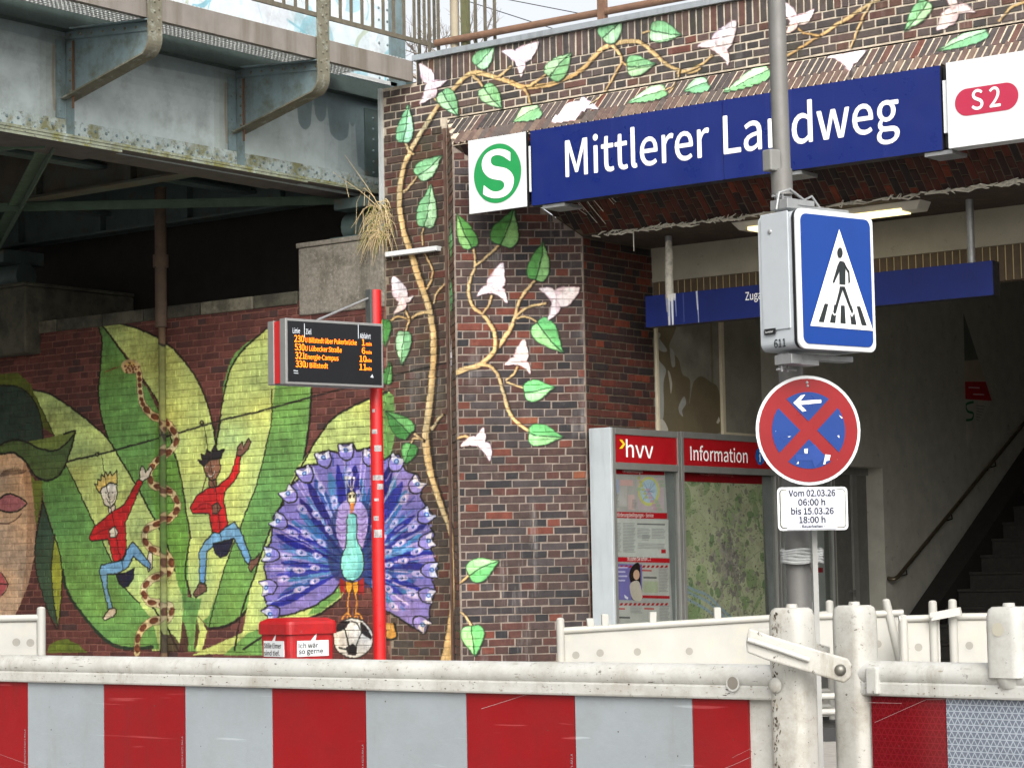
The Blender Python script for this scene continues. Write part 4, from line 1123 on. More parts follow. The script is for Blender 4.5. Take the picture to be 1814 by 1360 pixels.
# stairs
for k in range(22):
    z1 = GZ+0.19*(k+1)+0.09; y0 = 23.05+0.30*k
    b = MB(); b.box(-12.2, -5.6, y0, y0+0.33, GZ-0.02+0.19*k, z1-0.035); b.box(-12.2, -5.6, y0-0.025, y0+0.33, z1-0.033, z1)
    b.build('stair_step', M_STEP, st, bevel=0.006)
b = MB(); b.prism([(-12.5, 22.9, GZ), (-12.5, 30, GZ), (-12.5, 30, 4.9), (-12.5, 23.05, 0.5)], (0.28, 0, 0)); b.build('stair_string', M_DARK, st)
hr = empty('handrail', (XJ, 23.5, 1.28), 'dark metal handrail rising along the stairway wall on small brackets', 'handrail')
h0, h1 = PX(1590, 1022, XJ+0.09), PX(1814, 750, XJ+0.09)
dv = (h1-h0); h2 = h0+dv*1.9
b = MB(); b.tube([h0+np.array((-0.08, -0.06, -0.01)), h0+np.array((0, -0.09, -0.02)), h0, h0+dv*0.5, h2], 0.024, 10); b.build('rail', mat('rail_bronze', (128, 118, 98), 0.35, 0.8, var=0.2), hr)
for k in (0.06, 0.4, 0.75, 1.2):
    p = h0+dv*k
    b = MB(); b.tube([p+np.array((0, 0, -0.02)), p+np.array((0, 0.02, -0.08)), p+np.array((-0.09, 0.02, -0.1))], 0.008, 6); b.build('rail_bracket', M_BLACK, hr)
po = empty('torn_poster', (XJ+0.004, 25.6, 3.4), 'triangular poster with red band and big green S on stairway wall', 'poster')
pts = [PX(1707, 555, XJ+0.006), PX(1757, 710, XJ+0.006), PX(1713, 790, XJ+0.006)]  # poster outline is built as a triangle
CPO = Canvas('poster_print', (1, 0, 0), XJ+0.006, (0, 1, 0), (0, 0, 1), 25.2, 26.2, 2.7, 4.5, 160, bg=(196, 192, 180))
CPO.poly([(1700, 550), (1760, 550), (1760, 640), (1700, 640)], (116, 118, 112)); CPO.poly([(1700, 640), (1760, 634), (1760, 674), (1700, 676)], (188, 178, 158))
CPO.poly([(1700, 676), (1765, 676), (1765, 710), (1700, 706)], (186, 30, 44)); CPO.stroke([(1724, 712), (1712, 716), (1714, 728), (1724, 732), (1722, 742), (1712, 744)], 5, (30, 110, 60))
for i in range(6): CPO.stroke([(1730, 718+i*5), (1745-i*2, 720+i*5)], 1, (90, 90, 90), sm=False)
for i in range(2): CPO.stroke([(1716+i*8, 686+i*12), (1735+i*8, 687+i*12)], 3, (235, 215, 215), sm=False)
b = MB(); b.prism(pts, (-0.004, 0, 0)); b.build('sheet', paint_mat('poster_paper', CPO, 0.6), po)

# ------------------------------------------------------------------ railway bridge
XG, XFA = -15.2, -14.137            # outer girder web, walkway fascia
BY = [15.78-2.105*k for k in range(-0, 7)]   # bracket positions
CW = Canvas('girder_paint', (1, 0, 0), XG, (0, 1, 0), (0, 0, 1), 9.0, 18.4, 5.1, 7.6, 150, bg=(170, 181, 182))
_rw = random.Random(3)
def up_px(y, z): return proj((XG, y, z))[:2]
CW.direct = True
def tongue(y, w, ztop, zbot, col=(104, 120, 124), a=0.8):
    p = [(y-w, ztop), (y-w*0.95, zbot+0.12), (y-w*0.6, zbot+0.03), (y, zbot), (y+w*0.6, zbot+0.03), (y+w*0.95, zbot+0.12), (y+w, ztop)]
    CW.poly(p, col, a, sm=True)
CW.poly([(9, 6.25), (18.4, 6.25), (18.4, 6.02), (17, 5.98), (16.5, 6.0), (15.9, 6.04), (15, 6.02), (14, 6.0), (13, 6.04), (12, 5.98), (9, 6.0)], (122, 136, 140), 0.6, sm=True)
for k_ in range(6): CW.poly([(9, 6.25), (18.4, 6.25), (18.4, 6.16-k_*0.07), (9, 6.16-k_*0.07)], (108, 124, 126), 0.11)  # shade along the web top painted in as a soft gradient
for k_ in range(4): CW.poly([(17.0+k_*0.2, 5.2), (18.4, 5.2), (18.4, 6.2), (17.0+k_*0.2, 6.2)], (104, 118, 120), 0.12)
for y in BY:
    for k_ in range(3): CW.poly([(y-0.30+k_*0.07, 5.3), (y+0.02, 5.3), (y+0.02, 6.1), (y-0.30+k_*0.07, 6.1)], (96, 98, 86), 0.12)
    CW.stroke([(y-0.14, 6.0), (y-0.15, 5.7), (y-0.13, 5.45)], 0.03, (120, 92, 66), 0.4)
for y, w, zb in ((16.72, 0.10, 5.72), (16.95, 0.09, 5.83), (17.22, 0.15, 5.68), (17.62, 0.14, 5.42), (14.38, 0.10, 5.93), (12.2, 0.12, 5.9), (11.2, 0.1, 5.8), (17.42, 0.06, 5.85)):
    tongue(y, w, 6.2, zb)
CW.poly([(9, 6.28), (18.4, 6.28), (18.4, 7.6), (9, 7.6)], (206, 218, 224))
for i in range(130):
    y, z = _rw.uniform(11.5, 18.2), _rw.uniform(6.3, 7.5)
    kind = _rw.random(); col = _rw.choice([(150, 196, 208), (186, 212, 222), (228, 234, 238), (120, 176, 192), (206, 206, 214), (176, 190, 170)])
    if kind < 0.45:
        CW.stroke([(y, z), (y+_rw.uniform(-0.1, 0.1), z+_rw.uniform(0.1, 0.3)), (y+_rw.uniform(-0.25, 0.25), z+_rw.uniform(0.2, 0.6))], _rw.uniform(0.012, 0.05), col, 0.85)
    elif kind < 0.8:
        a0 = _rw.uniform(0, 6); r_ = _rw.uniform(0.08, 0.24)
        CW.stroke([(y+r_*math.cos(a0+t), z+r_*math.sin(a0+t)) for t in np.linspace(0, _rw.uniform(2, 6), 9)], _rw.uniform(0.015, 0.05), col, 0.85)
    else:
        CW.ell((y, z), _rw.uniform(0.05, 0.3), _rw.uniform(0.05, 0.25), col, 0.5)
CW.direct = False
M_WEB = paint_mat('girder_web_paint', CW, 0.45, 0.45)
M_STEEL = mat('bridge_steel', (110, 128, 132), 0.5, var=0.2, vs=5, spots=[((80, 84, 70), 6, 0.48, 0.68, 0.75), ((110, 74, 48), 12, 0.62, 0.72, 0.7)], streak=((86, 92, 88), 7, 0.5, 0.7, 0.5))
M_RUST = mat('rusty_steel', (104, 101, 86), 0.75, var=0.25, vs=9, spots=[((100, 76, 52), 9, 0.57, 0.68, 0.6), ((146, 150, 140), 12, 0.52, 0.66, 0.7), ((78, 76, 52), 7, 0.56, 0.66, 0.6)], bmp=(60, 0.3, 0.004))
M_MOSS = mat('mossy_flange', (132, 138, 120), 0.85, var=0.3, vs=8, spots=[((110, 108, 50), 6, 0.48, 0.6, 0.85), ((160, 172, 168), 13, 0.55, 0.66, 0.8), ((60, 62, 48), 18, 0.58, 0.66, 0.8)], bmp=(50, 0.6, 0.008))
M_ANGLE = mat('weathered_angle', (164, 176, 176), 0.7, var=0.2, vs=8, spots=[((108, 106, 60), 3.2, 0.46, 0.58, 0.9), ((66, 66, 52), 16, 0.54, 0.64, 0.85), ((140, 152, 150), 12, 0.5, 0.62, 0.6)], bmp=(50, 0.4, 0.006))
M_FASC = mat('fascia_steel', (124, 118, 112), 0.6, var=0.15, vs=5, streak=((92, 84, 70), 5, 0.46, 0.66, 0.7))
M_UNDER = mat('under_steel', (76, 92, 90), 0.6, var=0.25, vs=4, spots=((104, 82, 60), 6, 0.56, 0.7, 0.7))
M_UNDERR = mat('under_steel_rust', (88, 80, 68), 0.7, var=0.3, vs=4, spots=((76, 90, 86), 3, 0.45, 0.6, 0.8))
M_DKST = mat('dark_green_steel', (58, 70, 66), 0.6, var=0.25, vs=6)
M_GREEN = mat('green_brace', (70, 92, 74), 0.6, var=0.25, vs=6)
M_GRATE = mat('grating_zinc', (206, 208, 206), 0.5, 0.3, var=0.1)

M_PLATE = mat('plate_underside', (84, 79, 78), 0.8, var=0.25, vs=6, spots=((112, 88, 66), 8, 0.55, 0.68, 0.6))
M_RAILB = mat('railing_paint', (92, 86, 73), 0.7, var=0.2, vs=14, spots=((122, 116, 100), 18, 0.55, 0.68, 0.6))
M_SEAM = mat('rust_seam', (100, 72, 50), 0.9, var=0.3)
br = empty('railway_bridge', (XG, 15, 5.2), 'riveted pale blue-grey steel girder bridge with curved walkway brackets', 'bridge')
Y0, Y1 = -6.0, 18.25
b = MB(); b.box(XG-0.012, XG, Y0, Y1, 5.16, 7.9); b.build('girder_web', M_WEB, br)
b = MB(); b.box(XG+0.001, XG+0.016, Y0, 17.95, 5.225, 5.375); b.build('bottom_angle', M_ANGLE, br)
b = MB()
b.box(XG-0.40, XG+0.15, Y0, 18.1, 5.196, 5.222); b.build('bottom_flange', M_MOSS, br, bevel=0.003)
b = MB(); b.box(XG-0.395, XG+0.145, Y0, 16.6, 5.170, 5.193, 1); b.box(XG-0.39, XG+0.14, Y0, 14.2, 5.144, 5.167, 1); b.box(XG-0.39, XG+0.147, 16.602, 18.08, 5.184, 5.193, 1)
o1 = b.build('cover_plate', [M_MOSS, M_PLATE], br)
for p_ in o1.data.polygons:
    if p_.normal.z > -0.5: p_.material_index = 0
b = MB(); b.box(XG+0.001, XG+0.03, Y0, 18.1, 6.14, 6.33); b.box(XG+0.03, XG+0.12, Y0, 18.1, 6.14, 6.155); b.build('deck_angle', M_DKST, br)
b = MB(); b.box(XG+0.001, XG+0.02, Y0, 18.1, 6.345, 6.385); b.build('upper_angle', M_GRATE, br)
# rivets of the outer girder
b = MB()
for y in np.arange(9.5, 17.9, 0.125):
    b.dome((XG+0.016, y, 5.315), (1, 0, 0), 0.017)
    b.dome((XG+0.016, y+0.06, 5.262), (1, 0, 0), 0.014)
for y in list(np.arange(17.85, 18.2, 0.13)):
    for z in np.arange(6.4, 7.6, 0.12): b.dome((XG, y, z), (1, 0, 0), 0.016)
for y in BY[:5]:
    for z in np.arange(5.45, 6.06, 0.11):
        b.dome((XG+0.012, y-0.075, z), (1, 0, 0), 0.016)
    for z in np.arange(6.42, 7.5, 0.11): b.dome((XG, y-0.8, z), (1, 0, 0), 0.013)
for z in np.arange(5.42, 6.05, 0.11): b.dome((XG+0.016, 17.72, z), (1, 0, 0), 0.016)
tag(b.build('rivet', M_STEEL, br), kind='stuff')
b = MB(); b.box(XG+0.001, XG+0.016, 17.6, 17.95, 5.38, 6.06); b.box(XG, XG+0.13, 17.86, 17.875, 5.23, 6.06); b.build('end_stiffener', M_UNDER, br)
b = MB(); b.box(XG+0.001, XG+0.02, 18.0, 18.24, 6.30, 7.9); b.build('web_end_plate', M_STEEL, br)
# brackets
def strip(bm, path, y0, y1, t, mi=0):
    """bent flat bar: path of (x, z), width y0..y1, thickness t towards the inside"""
    P = [np.array((x_, z_)) for x_, z_ in path]
    for i in range(len(P)):
        pass
    nrm = []
    for i in range(len(P)):
        d = unit(P[min(i+1, len(P)-1)]-P[max(i-1, 0)]); nrm.append(np.array((d[1], -d[0])))
    vs = []
    for p, n in zip(P, nrm):
        q = p+n*t
        vs += [(p[0], y0, p[1]), (p[0], y1, p[1]), (q[0], y1, q[1]), (q[0], y0, q[1])]
    fs = []
    for i in range(len(P)-1):
        a, c = i*4, (i+1)*4
        for k in range(4):
            k2 = (k+1) % 4
            fs.append((a+k, a+k2, c+k2, c+k))
    fs += [(0, 1, 2, 3), tuple(len(vs)-4+k for k in (3, 2, 1, 0))]
    bm.add(vs, fs, mi, False)
XO = XFA+0.035
for k, y in enumerate(BY):
    bk = empty('walkway_bracket', (XG, y, 5.5), parent=br)
    arc = [(XO-0.16+0.16*math.cos(a), 5.93+0.16*math.sin(a)) for a in np.linspace(0, -R(63), 7)]
    low = (XG+0.02, 5.545)
    path = [(XO, 7.9), (XO, 6.35)] + arc + [low]
    b = MB(); b.prism([(XG+0.004, y, 6.14), (XO-0.012, y, 6.06)] + [(x_-0.01, y, z_+0.006) for x_, z_ in arc] + [(low[0], y, low[1]+0.01)], (0, 0.012, 0)); b.build('web_plate', M_STEEL, bk)
    b = MB(); strip(b, path, y-0.075, y+0.085, -0.014 if False else 0.014); b.build('curved_flange', M_RUST, bk)
    b = MB(); b.prism([(XG+0.004, y-0.012, 6.15), (XO-0.02, y-0.012, 6.07), (XO-0.02, y-0.012, 5.995), (XG+0.004, y-0.012, 6.075)], (0, 0.011, 0)); b.prism([(XG+0.004, y-0.07, 6.152), (XO-0.02, y-0.07, 6.072), (XO-0.02, y-0.07, 6.086), (XG+0.004, y-0.07, 6.166)], (0, 0.15, 0)); b.build('top_angle', M_STEEL, bk)
    b = MB(); b.box(XG+0.10, XG+0.122, y-0.02, y-0.013, 5.46, 6.05); b.build('rust_seam', M_SEAM, bk)
    b = MB(); b.box(XG+0.001, XG+0.013, y-0.12, y-0.02, 5.38, 6.06); b.box(XG+0.013, XG+0.11, y-0.012, y-0.002, 5.225, 6.06); b.box(XG+0.012, XG+0.022, y+0.014, y+0.07, 5.5, 6.05); b.build('stiffener', M_STEEL, bk)
    b = MB()
    for z in np.arange(5.98, 7.7, 0.085):
        b.dome((XO+0.001, y-0.035+(0.03 if int(z*100) % 2 else 0), z), (1, 0, 0), 0.014); b.dome((XO+0.001, y+0.045, z+0.03), (1, 0, 0), 0.014)
    for q in np.linspace(0.06, 0.95, 8):
        x_ = XG+0.004+(XO-XG-0.03)*q; b.dome((x_, y-0.012, 6.112-0.08*q), (0, -1, 0), 0.014)
    for z in np.arange(5.62, 6.05, 0.09): b.dome((XG+0.07, y-0.012, z), (0, -1, 0), 0.015)
    tag(b.build('rivet', M_RUST, bk), kind='stuff')
# fascia, grating, walkway
b = MB(); b.box(XFA-0.01, XFA, Y0, YA-0.012, 6.095, 6.29); b.box(XFA-0.07, XFA-0.01, Y0, YA-0.012, 6.278, 6.288); b.box(XFA-0.07, XFA-0.01, Y0, YA-0.012, 6.097, 6.107); b.build('walkway_fascia', M_FASC, br)
b = MB()
for x_ in np.arange(XG+0.10, XFA-0.08, 0.05): b.box(x_, x_+0.014, 8.0, YA, 6.30, 6.325)
for y in np.arange(8.0, YA-0.02, 0.05): b.box(XG+0.1, XFA-0.075, y, y+0.016, 6.302, 6.323)
tag(b.build('walkway_grating', M_GRATE, br), kind='stuff')
b = MB(); b.box(XG+0.05, XFA-0.012, Y0, 8.0, 6.30, 6.325); b.build('walkway_plate', M_FASC, br)
# walkway railing
b = MB(); b.box(XFA+0.005, XFA+0.03, Y0, YA+0.3, 6.47, 6.51); b.build('railing_bottom_rail', M_RAILB, br)
b = MB(); b.tube([(XFA+0.018, Y0, 7.55), (XFA+0.018, YA+0.3, 7.55)], 0.025); b.build('railing_top_rail', M_RUST, br)
me0 = None
for y in np.arange(13.0, YA+0.3, 0.152):
    if me0 is None:
        b = MB(); b.box(XFA+0.006, XFA+0.028, y-0.011, y+0.011, 6.51, 7.54); me0 = b.build('railing_bar', M_RAILB, br); y00 = y
    else:
        o = me0.copy(); COL.objects.link(o); o.location.y += y-y00
# deck, cross girders, stringers, second girder, bracing
b = MB(); b.box(-30, XG-0.02, Y0, 18.4, 6.36, 6.6); b.build('deck', M_UNDER, br)  # stretched left out of view to keep sky light off the underside
for k in range(-1, 9):
    y = 15.78-2.105*k-0.03
    if y > 18.2: continue
    g = MB(); g.box(-21.2, XG-0.42, y-0.006, y+0.006, 5.25, 6.35); g.box(-21.2, XG-0.42, y-0.11, y+0.11, 5.225, 5.25); g.box(-21.2, XG-0.015, y-0.08, y+0.08, 6.3, 6.34)
    for x_ in np.arange(-20.6, XG-0.3, 1.35): g.box(x_-0.05, x_+0.05, y-0.09, y+0.09, 5.26, 6.3)
    g.build('cross_girder', M_UNDER if k % 2 else M_UNDERR, br)
for x_ in (-17.0, -19.2):
    g = MB(); g.box(x_-0.006, x_+0.006, Y0, 18.3, 5.45, 6.35); g.box(x_-0.09, x_+0.09, Y0, 18.3, 5.42, 5.45); g.build('stringer', M_UNDER, br)
g = MB(); g.box(-21.3, -21.28, Y0, 18.3, 5.16, 7.9); g.box(-21.45, -21.1, Y0, 18.2, 5.15, 5.2); g.build('second_girder', M_UNDER, br)
for k in range(5):
    ya, yb = 17.8-4.21*k, 13.59-4.21*k
    for xa, xb in ((XG-0.15, -21.1), (-21.1, XG-0.15)):
        p, q = np.array((xa, ya, 5.30)), np.array((xb, yb, 5.30)); d = unit(q-p); n = np.array((-d[1], d[0], 0))
        z_ = 5.205 if xa > xb else 5.185
        g = MB(); g.obox(((p+q)/2)*[1, 1, 0]+[0, 0, z_], (d, n, (0, 0, 1)), (np.linalg.norm(q-p)/2, 0.06, 0.008)); g.obox(((p+q)/2)*[1, 1, 0]+n*0.055+[0, 0, z_-0.045], (d, n, (0, 0, 1)), (np.linalg.norm(q-p)/2, 0.006, 0.035)); g.build('lateral_brace', M_GREEN, br)
for x_, zt in ((XG-0.02, 4.70), (-20.6, 4.66)):
    g = MB(); g.box(x_-0.24, x_+0.24, 17.35, 18.05, zt-0.008, zt+0.05); g.tube([(x_-0.26, 17.7, zt+0.19), (x_+0.26, 17.7, zt+0.19)], 0.15, 18); g.box(x_-0.22, x_+0.22, 17.4, 18.0, zt+0.33, 5.14); g.build('roller_bearing', M_UNDER, br, bevel=0.01)
# drain pipe from the deck down the painted wall
dp = empty('drain_pipe', (-17.5, 17.03, GZ), 'rusty iron drain pipe running down over the painted snake', 'pipe')
b = MB(); b.tube([(-17.49, 17.02, 5.45), (-17.49, 17.02, 4.0)], 0.062, 12); b.tube([(-17.49, 17.02, 4.75), (-17.49, 17.02, 4.62)], 0.082, 12); b.build('upper_pipe', mat('pipe_rust', (84, 68, 54), 0.8, var=0.3, vs=8, spots=((70, 60, 52), 10, 0.5, 0.66, 0.7)), dp)
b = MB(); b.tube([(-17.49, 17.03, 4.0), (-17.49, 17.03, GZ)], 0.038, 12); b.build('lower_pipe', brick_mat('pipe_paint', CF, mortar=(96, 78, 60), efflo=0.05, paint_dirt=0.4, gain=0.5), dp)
b = MB(); b.box(-17.60, -17.575, YA-0.016, YA+0.01, GZ, 4.09); b.build('joint_groove', M_BLACK, dp)  # thin black strip on the wall left of the pipe

# ------------------------------------------------------------------ fence pieces on the parapet
fn = empty('parapet_fence', (-13.5, YA+0.15, 6.34), 'rusty pipe rail and bars fixed above the coping of the station wall', 'fence')
y_ = YA+0.16
p0, p1 = PY(772, 77, y_), PY(1260, -14, y_)
M_RPIPE = mat('rust_pipe', (112, 84, 66), 0.7, var=0.25, vs=10, spots=((150, 120, 90), 16, 0.58, 0.7, 0.6))
b = MB(); b.tube([p0, p1, p1+(p1-p0)*0.8], 0.034, 10); b.build('pipe_rail', M_RPIPE, fn)
for px in (738, 756, 772, 838, 855, 872):
    p = PY(px, 70 if px > 780 else 78, y_)
    b = MB(); b.box(p[0]-0.011, p[0]+0.011, y_+0.03, y_+0.055, 6.35 if px > 780 else 6.2, 7.6); b.build('fence_bar', M_RAILB, fn)
p = PY(800, 60, y_); b = MB(); b.tube([(p[0], y_+0.05, 6.34), (p[0], y_+0.05, 8.0)], 0.045, 10); b.build('pale_post', mat('pale_post', (150, 140, 120), 0.7, var=0.2), fn)
p = PY(819, 60, y_); b = MB(); b.box(p[0]-0.035, p[0]+0.035, y_+0.02, y_+0.08, 6.34, 8.0); b.build('green_post', mat('green_post', (92, 92, 62), 0.7, var=0.25, vs=12), fn)
for px in (1067, 1340):
    p = PY(px, 10, y_); b = MB(); b.box(p[0]-0.035, p[0]+0.035, y_-0.035, y_+0.035, 6.34, 8.0); b.build('fence_post', M_RPIPE, fn)

# ------------------------------------------------------------------ dry grass in the wall, bare tree and wires behind
gr = empty('dry_grass_tuft', (-14.6, YA-0.02, 4.9), 'withered straw-coloured grass tuft hanging from the wall beside the girder end', 'grass tuft')
M_STRAW = mat('straw', (184, 164, 124), 0.9, var=0.35, vs=30)
M_STRAWG = mat('green_blades', (128, 130, 66), 0.9, var=0.3, vs=30)
rg = random.Random(9)
root = np.array((-14.56, YA-0.03, 4.93))
b = MB()
for i in range(170):
    o = root+np.array((rg.uniform(-0.11, 0.13), rg.uniform(-0.02, 0.03), rg.uniform(-0.30, 0.06)))
    ang = rg.gauss(-0.25, 1.1); L = rg.uniform(0.06, 0.32)
    dx = math.sin(ang)*0.75-0.1; up = rg.uniform(0.0, 1.1)
    pts = [o]
    for t in (0.25, 0.5, 0.75, 1.0):
        pts.append(o+np.array((dx*t*L+rg.gauss(0, 0.012)*t, -0.16*t*L-rg.uniform(0, 0.03), L*(up*t*0.6-1.15*t*t)+rg.gauss(0, 0.008))))
    w = rg.choice((0.0016, 0.002, 0.003, 0.0045))
    b.tube(pts, [w*1.3, w*1.2, w, w*0.7, w*0.3], 3, mi=1 if rg.random() < 0.18 else 0, caps=False)
o1 = b.build('grass_blades', [M_STRAW, M_STRAWG], gr); o1['kind'] = 'stuff'
b = MB()
for path in ([(676, 372), (650, 330), (611, 275)], [(676, 372), (640, 340), (590, 305)], [(664, 350), (645, 333), (632, 358), (630, 415)], [(658, 362), (643, 372), (644, 410)], [(612, 322), (618, 350)], [(655, 345), (652, 365)], [(646, 340), (645, 365)]):
    b.tube([PY(x_, y0, YA-0.10) for x_, y0 in path], [0.004, 0.003]+[0.002]*(len(path)-2), 4)
b.build('grass_stalk', M_STRAW, gr)

tr = empty('bare_tree', (-22, 48, GZ), 'leafless tree with fine twigs standing behind the bridge railing', 'tree')
M_BARK = mat('bark', (128, 120, 112), 0.9, var=0.25, vs=8)
rt = random.Random(4)
tb = MB(); bb = MB()
base = np.array((PY(768, 60, 45)[0], 45.0, 0.0))
tb.tube([base, base+np.array((0.1, 0, 5)), base+np.array((-0.1, 0, 9)), base+np.array((0.2, 0.1, 13))], [0.28, 0.22, 0.15, 0.07], 8)
def twig(p, d, L, r, n):
    q = p+d*L*0.5+np.array([rt.gauss(0, 0.06)*L for _ in range(3)]); e = p+d*L
    bb.tube([p, q, e], [r, r*0.8, r*0.55], 4 if n else 3, caps=False)
    if n == 0: return
    for i in range(rt.randint(3, 4)):
        t = rt.uniform(0.35, 1.0)
        nd = unit(d+np.array([rt.gauss(0, 0.5), rt.gauss(0, 0.5), rt.gauss(0.15, 0.35)]))
        twig(p+(e-p)*t, nd, L*rt.uniform(0.5, 0.72), r*0.55, n-1)
for i in range(13):
    z = 4.5+i*0.75; a = i*2.4
    twig(base+np.array((0, 0, z)), unit((math.cos(a), math.sin(a), 0.9)), rt.uniform(2.4, 3.8)*(1.15-z/22), 0.06, 4)
tb.build('trunk', M_BARK, tr); o1 = bb.build('crown', M_BARK, tr)
for a, c, lab in (((820, 0), (960, 45), 'lower thin overhead wire slanting across the white sky above the coping'), ((870, -6), (1200, 58), 'upper thin overhead wire slanting across the white sky above the coping')):
    p, q = PD(*a, 60), PD(*c, 60)
    b = MB(); b.tube([p-(q-p)*2, p, q, q+(q-p)*1.5], 0.012, 5); tag(b.build('overhead_wire', M_BLACK), lab, 'wire', 'overhead line wires')

# ------------------------------------------------------------------ station signs
YS = 16.60
ux, uz = np.array((1.0, 0, 0)), np.array((0, 0, 1.0))
def panel(name, x0, x1, z0, z1, y, t, m_face, m_edge, parent, pname='panel'):
    b = MB(); b.box(x0, x1, y, y+t, z0, z1, 1)
    b.f[2+0] = b.f[2]
    o = b.build(pname, [m_face, m_edge], parent)
    for p in o.data.polygons:
        if p.normal.y < -0.9: p.material_index = 0
    return o
a, c = PY(939.5, 232.5, YS), PY(1670, 264.7, YS)
z1, z0 = PY(939.5, 232.5, YS)[2], PY(941.5, 364.8, YS)[2]
sg = empty('station_name_sign', ((a[0]+c[0])/2, YS, z0), 'long dark blue station sign reading Mittlerer Landweg above the entrance', 'sign')
xm = PY(1281, 250, YS)[0]
panel('p', a[0], xm-0.002, z0, z1, YS, 0.14, M_BLUE, M_BLACK, sg); panel('p', xm+0.002, c[0], z0, z1, YS, 0.14, M_BLUE, M_BLACK, sg)
b = MB()
base = PY(1003, 313.5, YS); w1 = PY(1257, 279, YS)[0]-base[0]
cap = PY(1000, 250.5, YS)[2]-base[2]
letter_b(b, 'Mittlerer', (base[0], YS-0.003, base[2]), ux, uz, w1, cap, 0.012)
b.build('lettering', M_LETT, sg); b = MB()
x1 = PY(1283, 270, YS)[0]; w2 = PY(1593, 215, YS)[0]-x1
letter_b(b, 'Landweg', (x1, YS-0.003, base[2]), ux, uz, w2, cap, 0.012)
b.build('lettering', M_LETT, sg)
for px in (978, 1395, 1660):
    q = PY(px, 365-(px-942)*0.137, YS); b = MB(); b.box(q[0]-0.12, q[0]+0.12, YS+0.02, YR+0.1, z0-0.035, z0-0.004); b.build('mounting_foot', M_GALV, sg)
b = MB(); b.box(a[0], c[0], YS+0.14, YR+0.02, z0+0.1, z0+0.16); b.build('mounting_rail', M_BLACK, sg)
# S sign
a, c = PY(829.3, 249.8, YS-0.02), PY(934, 366, YS-0.02)
s1 = empty('s_bahn_sign', ((a[0]+c[0])/2, YS, c[2]), 'white square sign with green disc and white S beside the long blue sign', 'sign')
zb, zt = PY(832, 379.5, YS-0.02)[2], a[2]
panel('p', a[0], c[0], zb, zt, YS-0.02, 0.035, M_WHITE, M_BLACK, s1)
b = MB(); b.box(a[0]+0.05, c[0]-0.06, YS+0.016, YR+0.05, zb+0.06, zt-0.06); b.build('backing', M_BLACK, s1)
S_ = za(820, 220, 7.556)
M_SGRN = mat('s_green', (34, 140, 76), 0.4, var=0.06)
ctr = PY(*S_(465, 660)[0], YS-0.02)
b = MB(); b.disc((ctr[0], YS-0.023, ctr[2]), (0, -1, 0), (PY(*S_(465, 262)[0], YS-0.02)[2]-PY(*S_(455, 1057)[0], YS-0.02)[2])/2, 48); b.build('green_disc', M_SGRN, s1)
sp = S_(635, 378, 580, 348, 500, 332, 420, 340, 340, 375, 285, 430, 255, 510, 258, 590, 290, 660, 350, 715, 430, 742, 500, 752, 540, 775, 555, 815, 540, 860, 500, 890, 440, 905, 380, 890, 320, 850, 267, 805, 270, 938, 320, 968, 390, 990, 460, 992, 540, 975, 610, 930, 660, 860, 682, 770, 675, 700, 640, 640, 580, 595, 500, 575, 430, 562, 385, 535, 372, 490, 385, 445, 425, 420, 480, 415, 540, 435, 600, 475, 636, 498)
sp = [PY(x_, y0, YS-0.026) for x_, y0 in sp]
i1, i2 = 0, 19
seg = lambda L: list(smooth(np.array(L), closed=False, k=3))
full = seg(sp[:20])[:-1]+seg(sp[20:])
b = MB(); b.add(full, (tuple(range(len(full)))[::-1],)); b.build('letter', M_LETT, s1)
b = MB(); q = PY(938, 300, YS); b.box(c[0]+0.002, c[0]+0.055, YS+0.04, YS+0.1, zb+0.02, zt-0.0, 0); b.box(c[0]+0.012, c[0]+0.045, YS+0.0, YS+0.04, zb+0.13, zt-0.13, 1); b.build('joint_cover', [M_BLACK, M_WHITE], s1)
# S2 sign
a, c = PY(1675.5, 112, YS-0.02), PY(1679.5, 263.5, YS-0.02)
s2 = empty('line_sign', (a[0]+0.5, YS, c[2]), 'white sign with a red S 2 line badge at the edge of the picture', 'sign')
xe = a[0]+1.15
panel('p', a[0], xe, c[2], a[2], YS-0.02, 0.15, M_WHITE, M_WHITE, s2)
T_ = za(1600, 80, 6.182)
l, r_, t_, b_ = (PY(*T_(568, 635)[0], YS-0.02), PY(*T_(1264, 550)[0], YS-0.02), PY(*T_(900, 447)[0], YS-0.02), PY(*T_(915, 745)[0], YS-0.02))
hw, hh = (r_[0]-l[0])/2, (t_[2]-b_[2])/2; cx, cz = (r_[0]+l[0])/2, (t_[2]+b_[2])/2
b = MB(); b.add([(cx+x_, YS-0.023, cz+z_) for x_, z_ in rounded(2*hw, 2*hh, hh*0.999, 12)], (tuple(range(52)),)); b.build('badge', mat('badge_red', (168, 40, 68), 0.4, var=0.05), s2)
b = MB(); q1, q2 = PY(*T_(758, 712)[0], YS-0.02), PY(*T_(1068, 668)[0], YS-0.02)
letter_b(b, 'S 2', (q1[0], YS-0.026, (q1[2]+q2[2])/2), ux, uz, q2[0]-q1[0], PY(*T_(870, 500)[0], YS)[2]-PY(*T_(870, 712)[0], YS)[2], 0.02); b.build('lettering', M_LETT, s2)
b = MB(); b.box(a[0]-0.055, a[0]-0.003, YS+0.04, YS+0.1, c[2]+0.02, a[2]-0.01, 0); b.box(a[0]-0.045, a[0]-0.012, YS, YS+0.04, c[2]+0.13, a[2]-0.13, 1); b.build('joint_cover', [M_BLACK, M_WHITE], s2)

